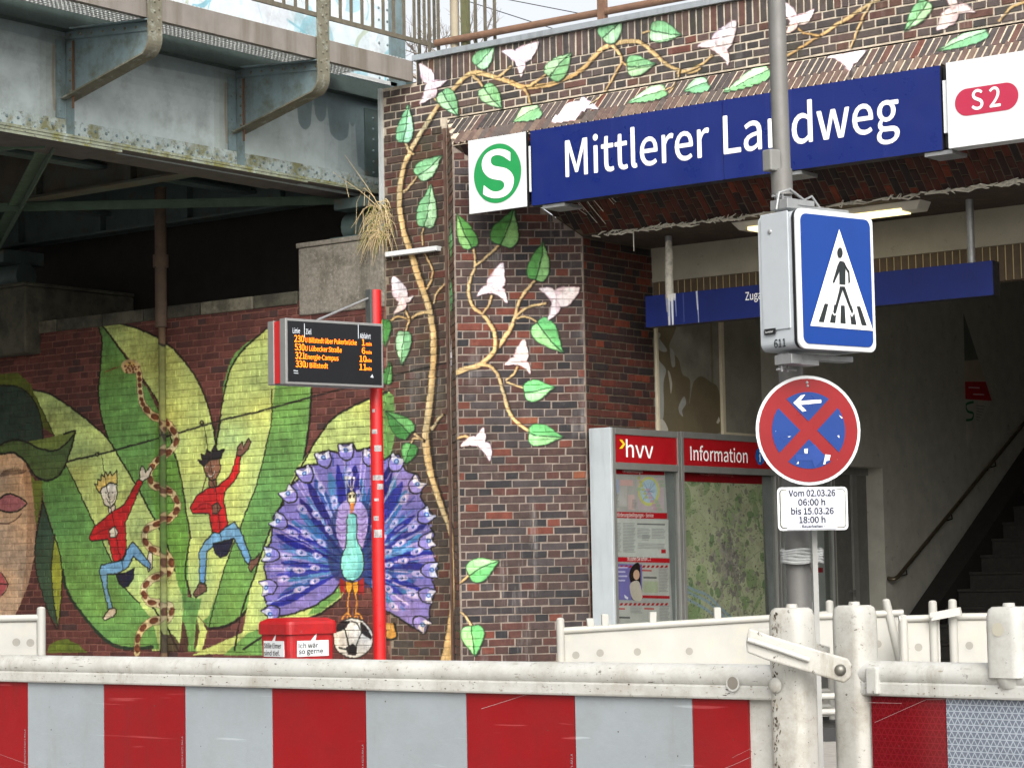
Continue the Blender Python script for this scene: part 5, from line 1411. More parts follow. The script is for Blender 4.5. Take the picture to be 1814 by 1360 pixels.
# hanging sign in the lobby
YZ = 18.1
a, c = PY(1143, 525, YZ), PY(1760, 522, YZ); z0 = PY(1144.5, 580, YZ)[2]
zs = empty('access_sign', ((a[0]+c[0])/2, YZ, z0), 'blue direction sign hanging from two posts under the lobby ceiling', 'sign')
CZ = Canvas('sign_runs', (0, 1, 0), YZ, (1, 0, 0), (0, 0, 1), a[0]-0.02, c[0]+0.02, z0-0.02, a[2]+0.02, 220, bg=(18, 34, 98))
for x_, w, y0, y1, cl in ((1184, 7, 520, 578, (228, 226, 220)), (1180, 4, 522, 552, (196, 176, 140)), (1190, 6, 518, 576, (236, 236, 232)), (1182, 3, 530, 560, (120, 150, 196)), (1234, 4, 516, 548, (210, 212, 216)), (1236, 2, 540, 576, (200, 204, 212)), (1196, 2, 520, 560, (180, 190, 210)), (1210, 1, 520, 570, (120, 130, 180))):
    CZ.stroke([(x_, y0), (x_+1, (y0+y1)/2), (x_+2, y1)], [w, w*0.8, w*0.6], cl, 0.9)
for i in range(14): CZ.stroke([(1183+i, 520-i*0.6), (1183+i, 526+(i*5) % 9)], 2, (232, 230, 224), 0.9, False)
panel('p', a[0], c[0], z0, a[2], YZ, 0.13, paint_mat('access_sign_blue', CZ, 0.4), M_BLACK, zs)
b = MB(); q = PY(1321, 532, YZ); e = PY(1354, 529, YZ)
h_ = PY(1321, 518, YZ)[2]-PY(1321, 532, YZ)[2]
letter_b(b, 'Zugang', (q[0], YZ-0.003, q[2]), ux, uz, (e[0]-q[0])*1.34, h_, 0.012); b.build('lettering', M_LETT, zs)
M_LIME = mat('limescale', (214, 210, 196), 0.8, var=0.15, vs=10, spots=((150, 148, 138), 9, 0.5, 0.62, 0.7), bmp=(30, 0.5, 0.01))
for px, lime in ((1179, True), (1714, False)):
    q = PY(px, 500 if lime else 440, YZ)
    b = MB(); b.tube([(q[0], YZ+0.065, a[2]), (q[0], YZ+0.065, ZC)], 0.034, 12); b.build('hanger_post', M_GALV, zs)
    if lime:
        b = MB(); b.tube([(q[0]+0.004, YZ+0.058, a[2]+0.002), (q[0]+0.003, YZ+0.056, a[2]+0.2), (q[0]+0.008, YZ+0.056, a[2]+0.34), (q[0]+0.004, YZ+0.06, a[2]+0.5)], [0.041, 0.038, 0.04, 0.03], 10); b.build('limescale_crust', M_LIME, zs)
# small dripping stalactite and roots on the soffit edge
b = MB(); q = PY(1122, 412, YI+0.02); b.tube([q, q+[0, 0, -0.02], PY(1123, 445, YI+0.02)], [0.006, 0.006, 0.004], 6)
tag(b.build('lime_stalactite', M_LIME), 'thin white lime stalactite hanging from the soffit edge', 'stalactite')
rl = random.Random(21)
b = MB()
for i in range(150):
    x_ = XJ+0.05+rl.random()**0.8*5.6; L = rl.uniform(0.05, 0.28)
    p = np.array((x_, YI-0.012, ZC-0.004)); b.tube([p, p+np.array((L*0.5, rl.uniform(-0.03, 0.0), rl.uniform(-0.03, 0.025))), p+np.array((L, rl.uniform(-0.06, 0), rl.uniform(-0.035, 0.035)))], [0.006, 0.008, 0.003], 4)
for i in range(16):
    x_ = -12.55+i*0.03+rl.uniform(-0.02, 0.02); s0 = rl.uniform(0.1, 0.4); s1 = rl.uniform(0.5, 1.1)
    b.tube([(x_+t*0.12+rl.uniform(-0.02, 0.02), YR+_q*s-0.012, ZR-_q*s-0.012) for t, s in ((0, s0+0.3), (0.5, (s0+s1)/2+0.2), (1, s1))], 0.003, 3, caps=False)
tag(b.build('lime_crust', M_LIME), 'ragged white lime crust and dead roots along the soffit edge', 'crust', kind='stuff')

# fluorescent lamps on the lobby ceiling
M_TUBE = emit('lamp_tube', (255, 236, 170), 1.25)
M_LAMPB = mat('lamp_body', (196, 192, 180), 0.5, var=0.1)
la = empty('ceiling_lamp', (-10.2, 18.0, ZC), 'lit fluorescent lamp on the lobby ceiling above the blue access sign', 'lamp')
q0, q1 = PZ(1303, 412, 4.42), PZ(1640, 372, 4.42)
b = MB(); b.prism([(q0[0], 17.86, ZC+0.002), (q0[0]+0.06, 17.9, 4.43), (q1[0]-0.06, 17.9, 4.43), (q1[0], 17.86, ZC+0.002)], (0, 0.2, 0)); b.build('housing', M_LAMPB, la, bevel=0.006)
b = MB(); b.box(q0[0]+0.16, q1[0]-0.2, 17.885, 18.06, 4.418, 4.45); b.build('diffuser', M_TUBE, la)
lb = empty('ceiling_lamp', (-9.0, 19.8, 4.17), 'lit fluorescent lamp further back over the stairs', 'lamp')
q0, q1 = PZ(1765, 490, 4.1), PZ(1830, 480, 4.1)
b = MB(); b.box(q0[0], q0[0]+1.3, 19.7, 19.82, 4.12, 4.176); b.build('housing', M_LAMPB, lb)
b = MB(); b.box(q0[0]+0.03, q0[0]+1.27, 19.715, 19.805, 4.105, 4.121); b.build('diffuser', M_TUBE, lb)

# ------------------------------------------------------------------ information cases
M_ALU = mat('aluminium_grey', (128, 128, 124), 0.45, 0.4, var=0.1)
M_ALUL = mat('aluminium_light', (196, 204, 208), 0.4, 0.4, var=0.08, vs=3, streak=((160, 166, 170), 8, 0.5, 0.7, 0.5))
M_HRED = mat('case_red', (152, 18, 26), 0.4, var=0.06)
M_GLASSY = 0.12
XI = -12.25
vy = np.array((0, 1.0, 0))
M_PANE, _n2, _b2 = _new('case_glass')
_tr = N(_n2, 'BsdfTransparent'); _tr.inputs[0].default_value = (0.87, 0.89, 0.88, 1)
_gl = N(_n2, 'BsdfGlossy'); _gl.inputs['Roughness'].default_value = 0.03
_mx = N(_n2, 'MixShader')
_mx.inputs[0].default_value = 0.05; _n2.links.new(_tr.outputs[0], _mx.inputs[1]); _n2.links.new(_gl.outputs[0], _mx.inputs[2])
_n2.links.new(_mx.outputs[0], _n2.nodes['Material Output'].inputs[0])
def case(name, label, y0, y1, ztop, fill):
    e = empty(name, (XI-0.12, (y0+y1)/2, GZ), label, 'display case', 'information cases in the lobby')
    b = MB(); b.box(XI-0.24, XI-0.06, y0, y1, GZ+0.05, ztop); b.build('case_body', M_ALU, e, bevel=0.006)
    b = MB(); b.box(XI-0.06, XI, y0, y0+0.045, GZ+0.05, ztop); b.box(XI-0.06, XI, y1-0.045, y1, GZ+0.05, ztop); b.box(XI-0.06, XI, y0+0.045, y1-0.045, ztop-0.06, ztop)
    b.box(XI-0.06, XI, y0+0.045, y1-0.045, 2.335, 2.40); b.box(XI-0.06, XI, y0+0.045, y1-0.045, GZ+0.05, 0.55); b.build('case_frame', M_ALU, e, bevel=0.004)
    b = MB(); b.box(XI-0.055, XI-0.012, y0+0.045, y1-0.045, 2.40, ztop-0.06); b.build('header_panel', M_HRED, e)
    fill(e)
    b = MB(); b.box(XI-0.03, XI-0.026, y0+0.045, y1-0.045, 0.55, 2.335); b.build('glass_pane', M_PANE, e)
    return e
def glossy(name, cv):
    m = paint_mat(name, cv, 0.25, 0.0, 0.5); return m
def fill1(e):
    b = MB(); b.box(XI-0.24, XI-0.0, 17.545, 17.578, GZ+0.05, 2.715); b.build('end_panel', M_ALUL, e, bevel=0.004)
    CA = Canvas('timetable_print', (1, 0, 0), XI-0.05, (0, 1, 0), (0, 0, 1), 17.6, 18.7, 0.5, 2.35, 260, bg=(168, 168, 166))
    I_ = za(1020, 720, 3.4)
    P_ = lambda x0, y0, x1, y1, sk=0: [(x0, y0), (x1, y0+(x1-x0)*sk), (x1, y1+(x1-x0)*sk), (x0, y1)]
    def R_(x0, y0, x1, y1, col, al=1.0): CA.poly(I_(x0, y0, x1, y0+(x1-x0)*0.025, x1, y1+(x1-x0)*0.025, x0, y1), col, al)
    CA.poly(I_(535, 380, 600, 380, 600, 1300, 585, 1300, 550, 640), (120, 122, 122))
    R_(222, 372, 533, 405, (176, 24, 34)); R_(222, 632, 550, 668, (186, 30, 40)); R_(228, 905, 565, 932, (186, 30, 40))
    R_(222, 406, 535, 632, (176, 172, 170)); R_(225, 436, 262, 520, (164, 170, 196)); R_(265, 440, 345, 475, (208, 168, 166)); R_(315, 530, 355, 620, (206, 176, 174)); R_(265, 480, 310, 600, (188, 182, 180))
    R_(372, 425, 530, 620, (190, 172, 178)); CA.ell(I_(440, 510)[0], 19, 26, (196, 196, 120)); CA.ell(I_(440, 508)[0], 15, 21, (172, 190, 206))
    for i in range(26):
        a_ = i*0.8; CA.stroke(I_(440, 510, 440+40*math.cos(a_), 510+60*math.sin(a_*1.3)), 0.8, (110, 128, 158), 0.7, False)
    for i in range(18): CA.ell(I_(380+(i*53) % 150, 430+(i*71) % 190)[0], 3+(i % 3), 3, ((176, 176, 110), (190, 150, 165), (160, 176, 150))[i % 3], 0.8)
    R_(228, 672, 558, 900, (196, 196, 192)); R_(235, 945, 400, 1162, (120, 112, 176)); R_(402, 945, 562, 1135, (184, 180, 176)); R_(402, 1135, 565, 1152, (172, 36, 44)); R_(405, 1050, 495, 1118, (170, 176, 150)); R_(236, 1195, 570, 1300, (184, 182, 178))
    for x0, x1, y0, y1 in ((230, 275, 700, 880), (285, 360, 700, 880), (372, 450, 730, 790), (458, 540, 730, 790), (400, 450, 770, 800), (375, 540, 820, 850), (500, 555, 960, 1110), (330, 400, 1200, 1240), (505, 565, 1195, 1280), (225, 262, 530, 610), (340, 370, 560, 610)):
        for y in np.arange(y0, y1, 9): CA.stroke(I_(x0, y+(x0-222)*0.025, x1-(y*7) % 12, y+(x1-222)*0.025), 0.9, (120, 120, 124), 0.75, False)
    CA.stroke(I_(372, 706, 535, 710), 2.2, (80, 80, 84), 0.8, False); CA.stroke(I_(410, 1028, 485, 1030), 3, (70, 70, 72), 0.8, False); CA.stroke(I_(240, 1268, 325, 1270), 3, (70, 70, 72), 0.8, False)
    for y in (955, 1182):
        for i in range(12): CA.poly(I_(245+i*27, y, 260+i*27, y, 252+i*27, y+14, 237+i*27, y+14), (176, 30, 40))
    for x0, y0 in ((400, 985), (240, 1215), (415, 1215)): CA.stroke(I_(x0, y0, x0+55, y0+2), 2.6, (190, 70, 70), 0.9, False)
    for i in range(4): CA.stroke(I_(237, 968+i*26, 310-(i*13) % 25, 968+i*26), 2.6, (214, 210, 236), 0.9, False)
    CA.poly(I_(322, 1010, 345, 955, 385, 950, 392, 1100, 400, 1160, 340, 1160, 335, 1080), (46, 38, 36), sm=True); CA.ell(I_(366, 1012)[0], 5.6, 9, (206, 164, 140)); CA.poly(I_(325, 1080, 350, 1050, 385, 1060, 400, 1160, 345, 1160), (196, 184, 172), sm=True)
    CA.poly(I_(515, 860, 542, 860, 542, 882, 515, 882), (176, 36, 44)); CA.poly(I_(292, 1130, 318, 1150, 312, 1160, 296, 1150), (230, 226, 240))
    b = MB(); b.box(XI-0.058, XI-0.052, 17.625, 18.65, 0.55, 2.335); b.build('poster_sheet', glossy('timetable_paper', CA), e)
    b = MB(); q = PX(*I_(302, 303)[0], XI-0.012); w = PX(*I_(466, 311)[0], XI-0.012)[1]-q[1]; letter_b(b, 'hvv', (XI-0.009, q[1], q[2]), vy, uz, w, 0.15, 0.012); b.build('lettering', M_LETT, e)
    b = MB(); c1, c2, c3 = (PX(*I_(x_, y0)[0], XI-0.009) for x_, y0 in ((262, 198), (292, 226), (262, 252)))
    th = np.array((0, 0.045, 0)); b.add([c1, c1+th, c2+th*0.4, c3+th, c3, c2-th*0.5], ((0, 1, 2, 5), (5, 2, 3, 4))); b.build('arrow_mark', mat('arrow_yellow', (240, 208, 40), 0.5), e)
    for t_, px, py, wpx in (('Tarifbestimmungen', 280, 396, 122), ('Beförderungsbedingungen – Service', 235, 662, 232), ('Wussten Sie schon ...?', 310, 928, 142)):
        b = MB(); q = PX(*I_(px, py)[0], XI-0.05); letter_b(b, t_, (XI-0.049, q[1], q[2]), vy, uz, PX(*I_(px+wpx, py)[0], XI-0.05)[1]-q[1], 0.035, 0.0); b.build('poster_heading', M_LETT, e)
def fill2(e):
    CM = Canvas('city_map', (1, 0, 0), XI-0.054, (0, 1, 0), (0, 0, 1), 18.75, 20.3, 0.5, 2.3, 240, bg=(176, 178, 146)); CM.direct = True
    rm_ = random.Random(12); U2 = lambda: (rm_.uniform(18.75, 20.3), rm_.uniform(0.5, 2.3))
    for i in range(150):
        c_ = U2(); CM.ell(c_, rm_.uniform(0.02, 0.14), rm_.uniform(0.02, 0.12), rm_.choice([(150, 164, 122), (186, 186, 156), (132, 150, 108), (170, 166, 140)]), 0.7, rm_.uniform(0, 3))
    for i in range(420):
        a_, r_ = rm_.uniform(0, 6.3), abs(rm_.gauss(0, 0.34)); CM.ell((19.62+r_*math.cos(a_)*0.9, 1.45+r_*1.25*math.sin(a_)), rm_.uniform(0.008, 0.04), rm_.uniform(0.008, 0.035), rm_.choice([(148, 138, 134), (132, 124, 122), (164, 154, 148), (120, 112, 112)]), 0.7, rm_.uniform(0, 3))
    for i in range(22): CM.ell(U2(), rm_.uniform(0.015, 0.05), rm_.uniform(0.02, 0.08), (96, 122, 84), 0.65, rm_.uniform(0, 3))
    for k_ in (0, 0.05, 0.12): CM.stroke([(18.75, 1.28-k_), (18.95, 1.22-k_), (19.2, 1.16-k_*1.2), (19.45, 1.02-k_), (19.8, 0.86-k_), (20.3, 0.72)], 0.03, (146, 162, 178), 0.9)
    for i in range(1000): CM.ell(U2(), rm_.uniform(0.003, 0.012), rm_.uniform(0.003, 0.014), rm_.choice([(104, 108, 84), (190, 188, 160), (126, 132, 102), (150, 140, 132), (88, 96, 76)]), 0.6, rm_.uniform(0, 3), n=7)
    for i in range(12):
        a_ = rm_.uniform(0, 6.3); p_ = [(19.62+0.05*math.cos(a_), 1.45+0.05*math.sin(a_))]
        for q in range(5): a_ += rm_.uniform(-0.3, 0.3); p_.append((p_[-1][0]+0.16*math.cos(a_), p_[-1][1]+0.2*math.sin(a_)))
        CM.stroke(p_, rm_.choice((0.003, 0.004, 0.006)), rm_.choice([(186, 178, 140), (112, 108, 102), (160, 136, 126), (120, 116, 108)]), 0.6)
    for i in range(500): c_ = U2(); CM.stroke([c_, (c_[0]+rm_.uniform(0.01, 0.04), c_[1]+rm_.uniform(-0.003, 0.003))], 0.005, (74, 72, 70), 0.7, False)
    m = glossy('city_map_print', CM)
    y0, y1 = 18.79, 20.45
    b = MB(); b.box(XI-0.058, XI-0.054, y0, y1-0.2, 0.55, 2.25); b.build('map_sheet', m, e)
    b = MB(); b.box(XI-0.058, XI-0.052, y0, y1-0.2, 2.25, 2.335); b.build('map_header', mat('map_red', (128, 16, 24), 0.4), e)
    b = MB(); b.prism([(XI-0.056, y1-0.2, 2.335), (XI-0.05, y1-0.03, 2.335), (XI-0.05, y1-0.03, 0.55), (XI-0.056, y1-0.09, 0.55)], (-0.003, 0, 0)); b.build('paper_margin', mat('paper_grey', (128, 130, 130), 0.6), e)
    q = PX(1223, 815.5, XI-0.012); w = PX(1324, 821, XI-0.012)[1]-q[1]
    b = MB(); letter_b(b, 'Information', (XI-0.009, q[1], q[2]+0.005), vy, uz, w, 0.13, 0.014)
    b.build('lettering', M_LETT, e)
    b = MB(); h0 = PX(1240, 841, XI-0.05); letter_b(b, 'Netzplan Hamburg', (XI-0.05, h0[1], h0[2]), vy, uz, 0.6, 0.03, 0.0); b.build('map_title', mat('faded_print', (196, 130, 130), 0.5), e)
    c_ = PX(1346, 808, XI-0.012); b = MB(); b.disc((XI-0.010, c_[1], c_[2]), (1, 0, 0), 0.085, 32); b.build('info_disc', mat('info_blue', (28, 92, 170), 0.4), e)
    b = MB(); letter(b, 'i', (XI-0.007, c_[1]-0.016, c_[2]-0.055), vy, uz, h=0.11, off=0.02); b.build('info_letter', M_LETT, e)
def fill3(e):
    b = MB(); b.box(XI-0.058, XI-0.052, 20.6, 21.45, 0.55, 2.335); b.build('poster_sheet', mat('case_paper', (176, 178, 176), 0.5, var=0.1), e)
    b = MB()
    for z in (1.45, 1.36, 2.2): b.box(XI-0.052, XI-0.048, 20.7, 21.4, z, z+0.05)
    b.build('red_line', M_HRED, e)
case('timetable_case', 'grey display case with red hvv header and timetable posters beside the brick pier', 17.58, 18.70, 2.715, fill1)
case('map_case', 'grey display case with red Information header and a large city map', 18.715, 20.47, 2.72, fill2)
case('notice_case', 'narrow display case mostly hidden behind the sign pole, next to the map', 20.49, 21.6, 2.72, fill3)

# ------------------------------------------------------------------ sign pole with the crossing light box and the no-stopping sign
def hdir(deg): return np.array((math.cos(R(deg)), math.sin(R(deg)), 0.0))
M_POLE = mat('pole_grey', (118, 117, 114), 0.5, 0.3, var=0.12, vs=10, spots=((108, 106, 100), 14, 0.56, 0.7, 0.6), streak=((112, 110, 104), 7, 0.5, 0.7, 0.4))
M_BOX = mat('box_grey', (186, 192, 196), 0.45, 0.2, var=0.06, vs=8)
DP = 9.85
pole_pts = [PD(1372, -140, DP), PD(1380, 150, DP), PD(1387, 345, DP)]
low_pts = [PD(1390, 420, DP), PD(1402, 680, DP), PD(1414, 1000, DP)]
foot = low_pts[2]+(low_pts[2]-low_pts[1])*((low_pts[2][2]-GZ)/(low_pts[1][2]-low_pts[2][2]))
pl = empty('sign_pole', (foot[0], foot[1], GZ), 'grey steel street pole carrying the pedestrian crossing box and the round sign', 'pole')
b = MB(); b.tube([foot]+low_pts[::-1], 0.052, 16); b.build('lower_shaft', M_POLE, pl)
b = MB(); b.tube([low_pts[0]]+pole_pts[::-1], [0.037]*4, 16); b.build('upper_shaft', M_POLE, pl)
q = PD(1367, 285, DP-0.06); b = MB(); b.obox(q, (hdir(74), hdir(164), uz), (0.03, 0.026, 0.045)); b.build('junction_box', mat('junction_grey', (120, 120, 116), 0.5), pl, bevel=0.006)
b = MB(); b.tube([PD(1384, 300, DP-0.04), PD(1386, 345, DP-0.04)], 0.045, 14); b.build('pole_sleeve', M_POLE, pl)

def frame_plane(px, py, depth, deg):
    """vertical plane through a point, running along hdir(deg); normal towards the camera"""
    p = PD(px, py, depth); d = hdir(deg); n = np.array((d[1], -d[0], 0.0)); return p, d, n, n@p
p, d, n, k = frame_plane(1480, 500, 9.55, 74.5)
TL, TR, BL, BR_ = (on(*q, n, k) for q in ((1407, 366), (1546, 383), (1419, 616), (1553, 626)))
zt, zb = (TL[2]+TR[2])/2, (BL[2]+BR_[2])/2
s0, s1 = ((TL+BL)/2)@d, ((TR+BR_)/2)@d
w, h = s1-s0, zt-zb
cen = p + d*((s0+s1)/2-p@d); cen[2] = (zt+zb)/2
bx = empty('crossing_light_box', cen-np.array((0, 0, h/2)), 'grey light box with blue pedestrian crossing sign clamped to the street pole', 'sign')
def slab(bm, c, d, n, w, h, r, t, mi=0):
    ring = rounded(w, h, r, 6)
    bm.prism([c+d*x_+uz*z_ for x_, z_ in ring], -n*t, mi)
back = -n
dep = 0.20
b = MB(); slab(b, cen-n*0.03, d, n, w*0.97, h*0.985, 0.035, dep); b.build('housing', M_BOX, bx)
b = MB(); slab(b, cen-n*0.012, d, n, w*0.985, h*0.99, 0.035, 0.02); b.build('gasket', M_BLACK, bx)
b = MB(); slab(b, cen, d, n, w, h, 0.035, 0.014); b.build('face_frame', M_WHITE, bx, bevel=0.004)
M_XBLUE = mat('crossing_blue', (5, 54, 130), 0.16, var=0.06, vs=3, spec=0.6)
b = MB(); slab(b, cen+n*0.004, d, n, w*0.90, h*0.925, 0.03, 0.003); b.build('face_panel', M_XBLUE, bx)
Q_ = za(1330, 330, 3.884)
def face(px, py, o=0.007):
    q = on(px, py, n, k); return q+n*o
def fpoly(bm, pts, o, mi=0): bm.add([face(x_, y0, o) for x_, y0 in pts], (tuple(range(len(pts))),), mi)
b = MB(); fpoly(b, Q_(600, 297, 402, 960, 834, 995), 0.007); b.build('white_triangle', M_LETT, bx)
M_FIG = mat('sign_black', (28, 34, 36), 0.5, var=0.05)
b = MB()
b.add([face(*Q_(602+19*math.cos(t), 460+37*math.sin(t))[0], 0.010) for t in np.linspace(0, 2*math.pi, 20, endpoint=False)], (tuple(range(20)),))
for pts in (Q_(600, 515, 625, 518, 640, 535, 640, 680, 598, 676, 598, 590, 562, 668, 550, 664, 585, 545), Q_(632, 530, 668, 588, 672, 660, 660, 676, 658, 600, 636, 560), Q_(600, 690, 636, 692, 630, 720, 620, 715, 572, 880, 556, 876, 596, 720), Q_(618, 690, 636, 692, 694, 868, 682, 878, 660, 820, 622, 720)):
    fpoly(b, pts, 0.010)
for x_, y0, x1, y1, w_ in ((510, 808, 474, 935, 36), (570, 815, 552, 940, 36), (622, 820, 624, 945, 36), (680, 822, 698, 952, 36), (730, 826, 770, 958, 34)):
    fpoly(b, Q_(x_-w_*0.36, y0, x_+w_*0.36, y0+2, x1+w_*0.52, y1+2, x1-w_*0.52, y1-2), 0.0095)
b.build('pedestrian_mark', M_FIG, bx)
b = MB()
for pts in (Q_(548, 812, 560, 816, 553, 868, 566, 884, 578, 866, 590, 812, 598, 820, 582, 880, 562, 892, 545, 872), Q_(640, 818, 652, 814, 684, 884, 692, 860, 680, 816, 692, 822, 700, 870, 684, 900, 668, 876)): fpoly(b, pts, 0.011)
b.build('foot_outline', M_LETT, bx)
side_c = cen - n*(0.03+dep/2) - d*(w*0.97/2)
b = MB(); b.obox(side_c-d*0.003+uz*0.04, (n, d, uz), (dep*0.40, 0.003, h*0.42)); b.build('side_cover', M_BOX, bx, bevel=0.003)
b = MB(); b.dome(side_c-d*0.006+uz*h*0.36-n*dep*0.12, -d, 0.012, 0.006, 12); b.build('lock', M_GALV, bx)
lo = side_c-d*0.0085-uz*h*0.355-n*dep*0.34
b = MB(); b.obox(lo+n*dep*0.16, (n, d, uz), (0.032, 0.002, 0.012)); b.build('maker_plate', M_BLACK, bx)
b = MB(); letter(b, 'Lummer', lo-n*(-0.008)-d*0.003-uz*0.005, n, uz, w=0.045); b.build('maker_lettering', M_LETT, bx)
b = MB(); letter(b, '611', side_c-d*0.002-uz*h*0.475-n*dep*0.10, n, uz, h=0.034, w=0.066, off=0.02); b.build('number', M_FIG, bx)
for zz, s_ in ((h/2+0.02, 1), (-h/2-0.02, -1)):
    b = MB(); c0 = cen-n*(0.03+dep*0.5)+uz*zz
    b.obox(c0, (d, n, uz), (w*0.42, 0.03, 0.012)); b.obox(c0+uz*s_*0.022-d*w*0.22, (d, n, uz), (w*0.18, 0.035, 0.012)); b.obox(c0-d*w*0.36+uz*s_*0.012, (d, n, uz), (0.03, 0.05, 0.02))
    for kx in (-0.4, -0.33): b.tube([c0-d*w*(-kx)-n*0.02+uz*s_*0.0, c0-d*w*(-kx)-n*0.02+uz*s_*0.06], 0.005, 6)
    b.tube([c0-d*w*0.44-n*0.03+uz*s_*0.05, c0-d*w*0.2-n*0.03+uz*s_*0.05], 0.006, 6)
    b.build('clamp_bracket', M_GALV, bx, bevel=0.003)
b = MB(); c0 = cen-n*(0.03+dep*0.5)+uz*(h/2+0.03)
b.tube([c0-d*w*0.46-uz*0.02, c0-d*w*0.42+uz*0.05, c0-d*w*0.28+uz*0.07, c0-d*w*0.1+uz*0.03, c0+uz*0.05, c0+d*0.05], 0.006, 6); b.build('cable', M_GALV, bx)

# round no-stopping sign
p, d, n, k = frame_plane(1432, 762, 9.62, 37.3+12)
c = on(1432, 762, n, k)
rad = (on(1432, 665, n, k)[2]-on(1432, 859, n, k)[2])/2
ns = empty('no_stopping_sign', c-uz*rad, 'round scratched red and blue no-stopping sign with a white arrow on the pole', 'sign')
M_SRED = mat('sign_red', (128, 14, 20), 0.35, spec=0.3, var=0.12, vs=4, spots=((222, 150, 150), 30, 0.68, 0.72, 0.6))
M_SBLU = mat('sign_plate_blue', (9, 52, 120), 0.35, spec=0.3, var=0.12, vs=4, spots=((200, 206, 222), 34, 0.70, 0.73, 0.7))
b = MB(); b.prism([c+d*rad*math.cos(t)+uz*rad*math.sin(t) for t in np.linspace(0, 2*math.pi, 48, endpoint=False)], -n*0.004); b.build('plate', M_WHITE, ns)
b = MB(); b.disc(c+n*0.002, n, rad*0.945, 48); b.build('red_ring', M_SRED, ns)
b = MB()
g = rad*0.115
for a0 in (0, 90, 180, 270):
    pts = []
    rb = rad*0.70
    a_s, a_e = R(45)-math.asin(g/rb)*-1, R(135)-math.asin(g/rb)
    arc = np.linspace(R(45)+math.asin(g/rb), R(135)-math.asin(g/rb), 14)
    loc = [(0, g*1.414)]+[(rb*math.cos(t), rb*math.sin(t)) for t in arc]
    ca, sa = math.cos(R(a0)), math.sin(R(a0))
    pts = [c+n*0.004+d*(x_*ca-z_*sa)+uz*(x_*sa+z_*ca) for x_, z_ in loc]
    b.add(pts, (tuple(range(len(pts))),))
b.build('blue_field', M_SBLU, ns)
U_ = za(1320, 640, 4.25)
b = MB(); P5 = lambda pts, o: [on(x_, y0, n, k)+n*o for x_, y0 in pts]
v_ = P5(U_(360, 312, 415, 258, 448, 250, 412, 298, 568, 288, 570, 312, 412, 328, 458, 372, 428, 378), 0.006); b.add(v_, (tuple(range(len(v_))),)); b.build('arrow', M_LETT, ns)
b = MB()
for pts in (U_(440, 660, 470, 655, 465, 695, 445, 690), U_(585, 775, 600, 700, 640, 705, 630, 745, 605, 750, 600, 775), U_(383, 772, 398, 750, 400, 770), U_(318, 565, 345, 562, 325, 572), U_(690, 560, 704, 556, 706, 578), U_(702, 404, 732, 424, 722, 432)):
    v_ = P5(pts, 0.006); b.add(v_, (tuple(range(len(v_))),))
b.build('scratch', mat('bare_metal', (214, 214, 214), 0.5), ns)
v_ = P5(U_(375, 700, 480, 700, 470, 645, 520, 625, 600, 720, 520, 800, 500, 745, 380, 745), 0.0055); b = MB(); b.add(v_, (tuple(range(len(v_))),)); b.build('ghost_arrow', mat('faded_arrow', (24, 58, 128), 0.5, spec=0.3), ns)
b = MB(); b.dome(on(*U_(465, 160)[0], n, k)+n*0.003, n, 0.007); b.dome(on(*U_(470, 185)[0], n, k)+n*0.003, n, 0.006); b.build('bolt', M_GALV, ns)
# plate below
TL, BR_ = on(1376.5, 863, n, k), on(1503, 938, n, k)
cw = abs((BR_-TL)@d); ch = TL[2]-BR_[2]
cc = (TL+BR_)/2
nd = empty('date_plate', cc-uz*ch/2, 'white plate with taped paper giving the closing dates below the round sign', 'sign')
b = MB(); slab(b, cc, d, n, cw, ch, 0.018, 0.003); b.build('plate', M_WHITE, nd)
b = MB(); slab(b, cc+n*0.0015, d, n, cw*0.94, ch*0.90, 0.015, 0.0005); b.build('border', M_FIG, nd)
b = MB(); slab(b, cc+n*0.003, d, n, cw*0.915, ch*0.865, 0.013, 0.0005); b.build('inner_field', mat('aged_white', (214, 212, 196), 0.5, spots=((170, 166, 140), 20, 0.56, 0.7, 0.6)), nd)
pc = cc+d*cw*-0.02
b = MB(); b.obox(pc+n*0.005, (d, n, uz), (cw*0.355, 0.0006, ch*0.475)); b.build('taped_paper', mat('paper_white', (196, 199, 212), 0.35, var=0.04), nd)
M_INK = mat('print_ink', (26, 33, 44), 0.5, var=0.05)
for t_, zz, hh, ww in (('Vom 02.03.26', 0.29, 0.14, 0.66), ('06:00 h', 0.08, 0.14, 0.38), ('bis 15.03.26', -0.125, 0.14, 0.60), ('18:00 h', -0.325, 0.14, 0.37), ('- Bauarbeiten -', -0.435, 0.06, 0.36)):
    b = MB(); letter_b(b, t_, pc+n*0.0066+uz*ch*zz-d*cw*ww/2*(1 if ww < 0.6 else 0.98), d, uz, cw*ww, ch*hh, 0.045); b.build('text_line', M_INK, nd)
# small post behind, tape
b = MB(); q = PD(1441, 930, 9.75); b.obox((q[0], q[1], (q[2]+GZ)/2), (d, n, uz), (0.011, 0.011, (q[2]-GZ)/2)); q2 = tag(b.build('square_post', mat('square_post_zinc', (150, 150, 146), 0.5, 0.3)), 'thin square galvanised post strapped to the grey sign pole', 'post')
b = MB()
for i in range(5):
    z_ = PD(1414, 985, DP)[2]-0.012*(i-2); cc2 = (low_pts[2]+(q-low_pts[2])*0.25); b.tube([np.array((cc2[0], cc2[1], z_))+hdir(37.3)*0.085*math.cos(t)+hdir(127.3)*0.06*math.sin(t)+uz*0.004*math.sin(3*t+i) for t in np.linspace(0, 2*math.pi, 17)], 0.007, 5, caps=False)
tag(b.build('sticky_tape', mat('clear_tape', (176, 178, 176), 0.15, var=0.2, vs=30)), 'crumpled clear tape wrapped round the sign pole below the date plate', 'tape')

